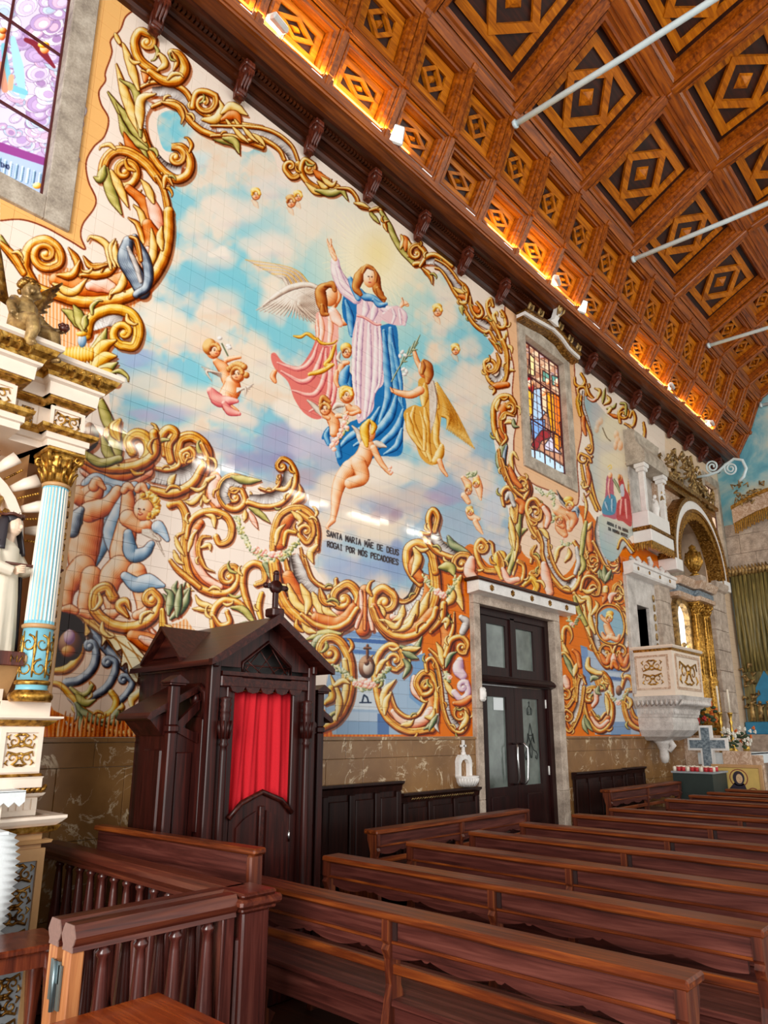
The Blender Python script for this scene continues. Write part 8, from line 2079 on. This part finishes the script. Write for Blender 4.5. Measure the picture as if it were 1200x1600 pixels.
# recess back and right pier as masonry blocks
cw = MB(); cw.box((-0.62, CHAP[0], 0), (-0.5, CHAP[1], CHAP[3])); cwall = cw.build('wall_chapel', MAT['grout']); tag(cwall, 'stone back wall of the side chapel recess', kind='structure')
r = 0; z = 0
while z < 5.8:
    y = CHAP[0]-(0.25 if r % 2 else 0)
    while y < CHAP[1]:
        a, b = max(y, CHAP[0]), min(y+0.55, CHAP[1])
        if b-a > 0.04: MB().bbox((-0.5, a+0.003, z+0.003), (-0.48, b-0.003, min(z+0.4, 5.9)-0.003), 0.005).build('block', MAT['granite'], cwall)
        y += 0.55
    z += 0.4; r += 1
pier = MB().box((0.0, 14.42, 0), (0.27, 15.15, 4.45)).build('trim_3', MAT['grout']); tag(pier, 'pinkish granite pier of squared blocks beside the far side altar', kind='structure')
for k in range(11): 
    z = k*0.405
    for a, b in (((14.40, 14.78), (14.79, 15.17)) if k % 2 else ((14.40, 14.95), (14.96, 15.17))): MB().bbox((0.0, a, z+0.003), (0.3, b, z+0.40), 0.008).build('block', MAT['granite_warm'], pier)
MB().sweep([(0, 4.45), (0.05, 4.48), (0.09, 4.55), (0.09, 4.62), (0, 4.62)], [(0.3, 14.40), (0.3, 15.17)]).build('capital', MAT['granite_warm'], pier)
# gilt retable in the recess
rt = thing('chapel_retable', 'gilded retable with a spiral-fluted column and lit niche in the side chapel', 'altar', (0, 0, 0))
def rp(name, fn, mat): q = MB(); fn(q); return q.build(name, mat, rt)
for y in (13.72, 14.22): 
    c_ = (0.16, y, 0)
    rp('column', lambda q: (q.lathe([(0.11, 1.6), (0.12, 2.0), (0.11, 2.55), (0.125, 2.6), (0.1, 2.65), (0.105, 2.7), (0.085, 3.85), (0.1, 3.9), (0.0, 3.9)], 18, None, c_), [q.tube([(c_[0]+0.1*math.cos(a), c_[1]+0.1*math.sin(a), 2.7), (c_[0]+0.09*math.cos(a), c_[1]+0.09*math.sin(a), 3.85)], 0.012, 5) for a in [k*math.pi/6 for k in range(12)]]), MAT['gold'])
    rp('capital', lambda q: capital(q, c_, 0.09, 3.88, 0.22), MAT['gold'])
rp('entablature', lambda q: (q.sweep([(-0.2, 4.1), (0.03, 4.1), (0.03, 4.18), (-0.2, 4.18)], [(0.22, 12.75), (0.22, 13.55), (0.32, 13.55), (0.32, 14.36)]), q.sweep([(-0.2, 4.30), (0.05, 4.32), (0.10, 4.40), (0.12, 4.46), (-0.2, 4.46)], [(0.22, 12.75), (0.22, 13.55), (0.32, 13.55), (0.32, 14.36)])), MAT['pink_marble'])
rp('frieze', lambda q: q.sweep([(-0.2, 4.18), (0.0, 4.18), (0.0, 4.30), (-0.2, 4.30)], [(0.22, 12.75), (0.22, 13.55), (0.32, 13.55), (0.32, 14.36)]), MAT['blue_granite'])
_t = NT('lit_niche'); _t.b.inputs['Base Color'].default_value = (1, 1, 1, 1); _t.b.inputs['Emission Color'].default_value = (1, 0.98, 0.94, 1); _t.b.inputs['Emission Strength'].default_value = 1.3
q = MB(); q.prism([(13.0, 2.7), (13.52, 2.7), (13.52, 3.75)]+[(13.26+0.26*math.cos(a), 3.75+0.26*math.sin(a)) for a in [math.pi*k/10 for k in range(1, 10)]]+[(13.0, 3.75)], 'x', -0.05, 0.0); q.build('lit_niche', MAT['lit_niche'], rt)
q = MB()
for k in range(12):
    a, b = math.pi*k/12, math.pi*(k+1)/12; q.prism([(13.26+0.28*math.cos(a), 3.75+0.28*math.sin(a)), (13.26+0.28*math.cos(b), 3.75+0.28*math.sin(b)), (13.26+0.4*math.cos(b), 3.75+0.4*math.sin(b)), (13.26+0.4*math.cos(a), 3.75+0.4*math.sin(a))], 'x', -0.04, 0.1)
q.box((-0.04, 12.86, 1.6), (0.1, 12.98, 3.75)); q.box((-0.04, 13.54, 1.6), (0.1, 13.64, 3.75)); q.build('niche_frame', MAT['old_gold'], rt)
rp('predella', lambda q: q.box((-0.3, 12.85, 0.95), (0.34, 14.36, 1.6)), MAT['pink_marble'])
q = MB(); rd = random.Random(11)
for k in range(40):
    y, z, a = 12.9+0.5*rd.random(), 4.5+1.2*rd.random(), rd.random()*6.28
    q.tube([(-0.2, y, z), (-0.08, y+0.08*math.cos(a), z+0.1), (-0.06, y+0.1*math.cos(a+1.5), z+0.04)], [0.03, 0.04, 0.012], 6)
q.build('gilt_carving', MAT['old_gold'], rt)
figq = MB(); figq.lathe([(0.0, 0), (0.1, 0), (0.08, 0.2), (0.085, 0.32), (0.04, 0.42), (0.0, 0.43)], 10, None, (0.06, 13.22, 2.75)); figq.ball((0.06, 13.22, 3.24), 0.05, 8); figq.tube([(0.06, 13.3, 3.1), (0.08, 13.42, 2.98), (0.1, 13.46, 3.06)], [0.035, 0.025, 0.015], 6)
tag(figq.build('niche_statue', MAT['old_gold']), 'small gilded statue standing before the bright niche', 'statue')
q = MB(); q.lathe([(0.09, 0), (0.1, 0.03), (0.05, 0.07), (0.06, 0.1), (0.15, 0.22), (0.17, 0.34), (0.13, 0.46), (0.06, 0.55), (0.07, 0.6), (0.0, 0.66)], 16, None, (0.2, 13.8, 4.62))
for k in range(10): a = k*math.pi/5; q.tube([(0.2+0.06*math.cos(a), 13.8+0.06*math.sin(a), 4.72), (0.2+0.165*math.cos(a), 13.8+0.165*math.sin(a), 4.9), (0.2+0.13*math.cos(a), 13.8+0.13*math.sin(a), 5.1)], 0.02, 5)
tag(q.build('gilt_urn', MAT['gold']), 'large gilded urn on the entablature under the far arch', 'urn')
MB().bbox((0.08, 13.66, 4.46), (0.36, 13.94, 4.62), 0.01).build('urn_block', MAT['granite_warm'], rt)
# altar table with flowers and candlesticks
t = thing('chapel_altar_table', 'far altar table covered with a white cloth', 'table', (0.62, 13.3, 0))
MB().box((-0.3, -0.5, 0), (0.3, 0.95, 1.28)).build('table_body', MAT['pink_marble'], t); q = MB(); q.box((-0.34, -0.55, 1.28), (0.36, 1.0, 1.31)); q.box((0.34, -0.55, 1.12), (0.36, 1.0, 1.3)); q.box((-0.34, -0.57, 1.12), (0.36, -0.55, 1.3)); q.build('cloth', MAT['white_cloth'], t)
plain('flower_orange', '#e0702a', 0.6); plain('flower_white', '#f4efe2', 0.6); plain('flower_red', '#b8312c', 0.6); plain('leaf_green', '#33472a', 0.6); plain('candle_wax', '#f4ead6', 0.4)
def bouquet(x, y, z, sc, cols, label):
    t = thing('bouquet', label, 'flowers', (x, y, z)); rd = random.Random(int(y*100)); q = MB()
    for k in range(26): a, b = rd.random()*6.28, rd.random(); q.ball((sc*0.22*b*math.cos(a), sc*0.3*b*math.sin(a), sc*(0.1+0.4*rd.random())), (0.05*sc, 0.05*sc, 0.03*sc), 6)
    q.build('foliage', MAT['leaf_green'], t)
    q = MB(); q.lathe([(0.05*sc, 0), (0.09*sc, 0.08*sc), (0.06*sc, 0.16*sc), (0.0, 0.16*sc)], 10); q.build('vase', MAT['brass'], t)
    for k in range(18):
        a, b = rd.random()*6.28, rd.random()**0.6; c = (sc*0.26*b*math.cos(a), sc*0.34*b*math.sin(a), sc*(0.2+0.4*rd.random())); q = MB(); q.ball(c, 0.025*sc, 6)
        for j in range(5): q.ball((c[0]+0.035*sc, c[1]+0.035*sc*math.cos(j*1.256), c[2]+0.035*sc*math.sin(j*1.256)), 0.022*sc, 6)
        q.build('blossom', MAT[cols[k % len(cols)]], t)
bouquet(0.36, 12.95, 1.6, 1.0, ['flower_orange', 'flower_red', 'flower_orange'], 'tall bouquet of orange and red flowers on the far altar')
bouquet(0.72, 13.0, 1.31, 0.7, ['flower_white'], 'low bouquet of white flowers at the left of the far altar table')
bouquet(0.74, 13.9, 1.31, 0.7, ['flower_white', 'flower_white', 'flower_orange'], 'low bouquet of mostly white flowers at the right of the far altar table')
for k, (x, y, zt) in enumerate(((0.58, 13.15, 2.45), (0.66, 13.45, 2.4))):
    t = thing('candlestick', ['gilded candlestick with a white candle on the far altar, the left one', 'gilded candlestick with a white candle on the far altar, the right one'][k], 'candlestick', (x, y, 1.31), group='candlesticks on the far altar')
    MB().lathe([(0.07, 0), (0.075, 0.03), (0.03, 0.07), (0.02, 0.15), (0.04, 0.2), (0.02, 0.26), (0.028, 0.36), (0.018, 0.46), (0.035, 0.52), (0.018, 0.56), (0.04, 0.66), (0.05, 0.68), (0.0, 0.69)], 12).build('stem', MAT['brass'], t); MB().lathe([(0.018, 0.68), (0.018, zt-1.31), (0.0, zt-1.3)], 8).build('candle', MAT['candle_wax'], t)
# far altar on the chancel wall, fringed valance above it
fr2 = thing('far_altar', 'tall green and gold draped shrine with blue base on the far wall', 'altar', (0, 16.6, 0))
def f2(name, fn, mat): q = MB(); fn(q); return q.build(name, mat, fr2)
wood('moss_gold', '#b7a25c', '#7d7040', '#4a4426', 0.5, 'z'); plain('shrine_blue', '#2f86b0', 0.4)
f2('back_panel', lambda q: q.box((0.06, -0.02, 1.3), (1.0, 0.06, 5.2)), MAT['moss_gold'])
for k in range(11): f2('drapery_fold', lambda q: q.tube([(0.10+k*0.085, -0.05, 5.1), (0.12+k*0.08, -0.09, 4.3), (0.10+k*0.085+0.04*math.sin(k), -0.07, 3.6), (0.14+k*0.075, -0.05, 2.95)], [0.05, 0.055, 0.05, 0.03], 6), MAT['moss_gold'])
q = MB(); rd = random.Random(3)
for k in range(60): x, z, a = 0.08+0.9*rd.random(), 2.2+0.9*rd.random(), rd.random()*6.28; (q.tube([(x, -0.05, z), (x+0.07*math.cos(a), -0.12, z+0.07*math.sin(a)), (x+0.1*math.cos(a+1), -0.1, z+0.1*math.sin(a+1))], [0.03, 0.035, 0.01], 6) if abs(x-0.5) > 0.18 or z < 2.35 else None)
for k in range(14): x = 0.05+0.07*k; q.tube([(x, -0.06, 5.1), (x+0.03, -0.12, 5.2), (x, -0.1, 5.32)], [0.04, 0.045, 0.012], 6)
q.build('gilt_foliage', MAT['old_gold'], fr2)
f2('blue_niche', lambda q: q.prism([(0.28, 2.25), (0.72, 2.25), (0.70, 2.6), (0.5, 2.95), (0.30, 2.6)], 'y', -0.08, -0.03), MAT['shrine_blue'])
f2('blue_base', lambda q: q.bbox((0.02, -0.16, 1.62), (1.1, 0.02, 1.88), 0.015), MAT['shrine_blue'])
f2('stone_base', lambda q: q.bbox((0.0, -0.2, 0.0), (1.15, 0.02, 1.62), 0.015), MAT['granite_warm'])
q = MB()
for k in range(5): x = 0.2+k*0.16; q.lathe([(0.06, 0), (0.05, 0.2), (0.04, 0.3), (0.0, 0.36)], 8, None, (x, -0.13, 1.9)); q.ball((x, -0.13, 2.28), 0.04, 8)
q.build('carved_figures', MAT['old_gold'], fr2)
vl2 = thing('valance', 'curved pink and white valance with golden fringe on the far wall', 'valance', (0, 16.5, 0))
q = MB(); P = [(0.28+0.25*k, 6.35+0.26*math.sin(min(1, k/4)*math.pi/2)) for k in range(9)]
for (xa, za), (xb, zb) in zip(P, P[1:]): q.prism([(xa, za-0.05), (xb, zb-0.05), (xb, zb+0.28), (xa, za+0.28)], 'y', -0.05, 0.0)
q.build('band', MAT['pink_marble'], vl2)
q = MB()
for (xa, za), (xb, zb) in zip(P, P[1:]): q.prism([(xa, za+0.28), (xb, zb+0.28), (xb, zb+0.36), (xa, za+0.36)], 'y', -0.09, 0.0)
q.build('gilt_moulding', MAT['gold'], vl2)
q = MB()
for k in range(44): x = 0.29+k*0.045; z = np.interp(x, [p[0] for p in P], [p[1] for p in P])-0.05; q.prism([(x, z), (x+0.04, z), (x+0.034, z-0.24-0.03*(k % 2)), (x+0.006, z-0.24-0.03*(k % 2))], 'y', -0.04, -0.02)
q.build('fringe', MAT['gold'], vl2, kind='stuff')
q = MB(); rd = random.Random(21)
for k in range(26): x, z, a = 0.35+0.6*rd.random(), 6.72+0.5*rd.random(), rd.random()*6.28; q.tube([(x, -0.03, z), (x+0.08*math.cos(a), -0.08, z+0.08*math.sin(a)), (x+0.1*math.cos(a+1.3), -0.06, z+0.1*math.sin(a+1.3))], [0.02, 0.03, 0.01], 6)
q.build('gilt_crest', MAT['old_gold'], vl2, kind='stuff')
# scrolled iron bracket
q = MB(); Yb = 14.5
def bp_(x, y): p = ony(x, y, Yb); return (p[0], Yb, p[2])
q.tube([bp_(1085, 746), bp_(1105, 743), bp_(1122, 737), bp_(1134, 726), bp_(1147, 717), bp_(1160, 719), bp_(1166, 732), bp_(1162, 745), bp_(1155, 752)], 0.03, 8)
for cx, cy, r_, a0, f in ((1113, 729, 10.5, 1.2, 1), (1142, 732, 10.5, 3.6, -1)):
    q.tube([bp_(cx+r_*(1-0.8*t)*math.cos(a0+f*t*12), cy+r_*(1-0.8*t)*math.sin(a0+f*t*12)) for t in [k/40 for k in range(41)]], 0.02, 6)
q.tube([bp_(1085, 746), (0.02, Yb, bp_(1085, 746)[2])], 0.03, 6)
tag(q.build('iron_bracket', MAT['iron_paint']), 'pale blue scrolled iron bracket high by the far arch', 'bracket')
# ------------------------------------------------------------------ things standing behind the pews
t = thing('stone_cross', 'grey granite cross with pale edges standing behind the pews', 'cross', (0.62, 12.2, 0))
def crossp(q, g, y0, y1): q.prism([(-0.10+g, 0), (0.10-g, 0), (0.10-g, 1.36+g), (0.33-g, 1.36+g), (0.33-g, 1.56-g), (0.10-g, 1.56-g), (0.10-g, 1.76-g), (-0.10+g, 1.76-g), (-0.10+g, 1.56-g), (-0.30+g, 1.56-g), (-0.30+g, 1.36+g), (-0.10+g, 1.36+g)], 'y', y0, y1)
q = MB(); crossp(q, 0.0, 0.0, 0.08); q.build('border', MAT['white_marble'], t); q = MB(); crossp(q, 0.035, -0.012, 0.0); q.build('face', MAT['blue_granite'], t)
for k, (x, z, h_) in enumerate(((0.92, 0, 1.36), (1.08, 0.0, 1.3))):
    q = MB(); q.bbox((x, 12.0+k*0.1, 0.0), (x+0.42-k*0.02, 12.04+k*0.1, h_), 0.006); tag(q.build('marble_slab', MAT['pink_marble']), ['pale marble slab leaning directly behind the framed icon', 'rear pale marble slab half hidden behind the other slab'][k], 'slab', 'marble slabs behind the icon')
t = thing('framed_icon', 'framed icon of a dark-robed mother and child on gold ground', 'picture', (1.14, 11.9, 0.0))
plain('icon_gold', '#d9b968', 0.45, var=0.08); plain('icon_robe', '#2a2233', 0.5); plain('icon_skin', '#d9b68c', 0.5); plain('icon_red', '#8a3a2c', 0.5); plain('icon_green', '#7d8a4a', 0.5)
q = MB(); [q.bbox((a, -0.03, c), (b, 0.01, d), 0.006) for a, b, c, d in ((-0.37, -0.32, 0.55, 1.16), (0.32, 0.37, 0.55, 1.16), (-0.32, 0.32, 0.55, 0.6), (-0.32, 0.32, 1.11, 1.16))]; q.build('frame', MAT['tan_paint'], t)
for sx in (-0.3, 0.3): MB().bbox((sx-0.02, -0.02, 0.0), (sx+0.02, 0.02, 0.56), 0.004).build('stand_leg', MAT['corbel_wood'], t)
MB().box((-0.32, -0.012, 0.6), (0.32, 0.005, 1.11)).build('gold_ground', MAT['icon_gold'], t)
def disc(q, x, z, rx, rz, y, n=20): q.prism([(x+rx*math.cos(2*math.pi*k/n), z+rz*math.sin(2*math.pi*k/n)) for k in range(n)], 'y', y-0.002, y)
for nm, pts, mt, y in (('halo', [(0.02, 0.96, 0.135, 0.135)], 'icon_red', -0.012), ('halo_disc', [(0.02, 0.96, 0.12, 0.12)], 'icon_gold', -0.014), ('veil', [(0.02, 0.96, 0.085, 0.105)], 'icon_robe', -0.016), ('face', [(0.03, 0.95, 0.047, 0.07)], 'icon_skin', -0.018), ('child_halo', [(0.21, 0.74, 0.085, 0.085)], 'icon_red', -0.016), ('child_halo_disc', [(0.21, 0.74, 0.07, 0.07)], 'icon_gold', -0.018), ('child_hair', [(0.20, 0.745, 0.045, 0.045)], 'corbel_wood', -0.02), ('child_face', [(0.205, 0.73, 0.034, 0.04)], 'icon_skin', -0.022)):
    q = MB(); [disc(q, *p, y) for p in pts]; q.build(nm, MAT[mt], t)
q = MB(); q.prism([(-0.2, 0.6), (0.16, 0.6), (0.14, 0.75), (0.09, 0.88), (-0.04, 0.90), (-0.13, 0.80), (-0.19, 0.70)], 'y', -0.016, -0.014); q.build('robe', MAT['icon_robe'], t)
q = MB()
for a, b in (((0.010, 0.965), (0.028, 0.967)), ((0.042, 0.967), (0.058, 0.965)), ((0.035, 0.96), (0.04, 0.93)), ((0.022, 0.905), (0.05, 0.905))): q.tube([(a[0], -0.019, a[1]), (b[0], -0.019, b[1])], 0.003, 4)
q.tube([(0.0, -0.018, 1.03), (0.045, -0.018, 1.03)], 0.004, 4); q.tube([(0.022, -0.018, 1.015), (0.022, -0.018, 1.048)], 0.004, 4); q.build('features', MAT['statue_brown'], t)
# rack of votive candles
t = thing('votive_rack', 'glazed rack of red and white votive candles below the pulpit', 'candle rack', (0.78, 10.98, 0))
plain('rack_green', '#23302c', 0.5); plain('votive_red', '#c8343a', 0.4)
MB().prism([(0.0, 0.0), (0.62, 0.0), (0.62, 1.05), (0.0, 1.05)], 'x', -0.28, 0.30).build('cabinet', MAT['rack_green'], t)
MB().box((-0.3, -0.01, 1.05), (0.32, 0.64, 1.075)).build('tray', MAT['grey_paint'], t)
vm = MB().lathe([(0.0, 0), (0.026, 0), (0.028, 0.06), (0.0, 0.06)], 10); vm.cur = 1; vm.lathe([(0.024, 0.0602), (0.024, 0.075), (0.0, 0.076)], 10); vme = vm.mesh('votive_candle', [MAT['votive_red'], MAT['candle_wax']]); vme2 = MB().lathe([(0.0, 0), (0.026, 0), (0.028, 0.06), (0.0, 0.075)], 10).mesh('votive_candle', MAT['candle_wax'])
for i in range(9):
    for j in range(3):
        o = bpy.data.objects.new('votive_candle', vme if (i+j) % 3 else vme2); COL.objects.link(o); o.location = (0.52+i*0.066, 11.03+j*0.12, 1.0765)
        tag(o, 'red glass votive candle standing in the rack below the pulpit' if (i+j) % 3 else 'white votive candle standing in the rack below the pulpit', 'candle', 'votive candles in red glass' if (i+j) % 3 else 'white votive candles')
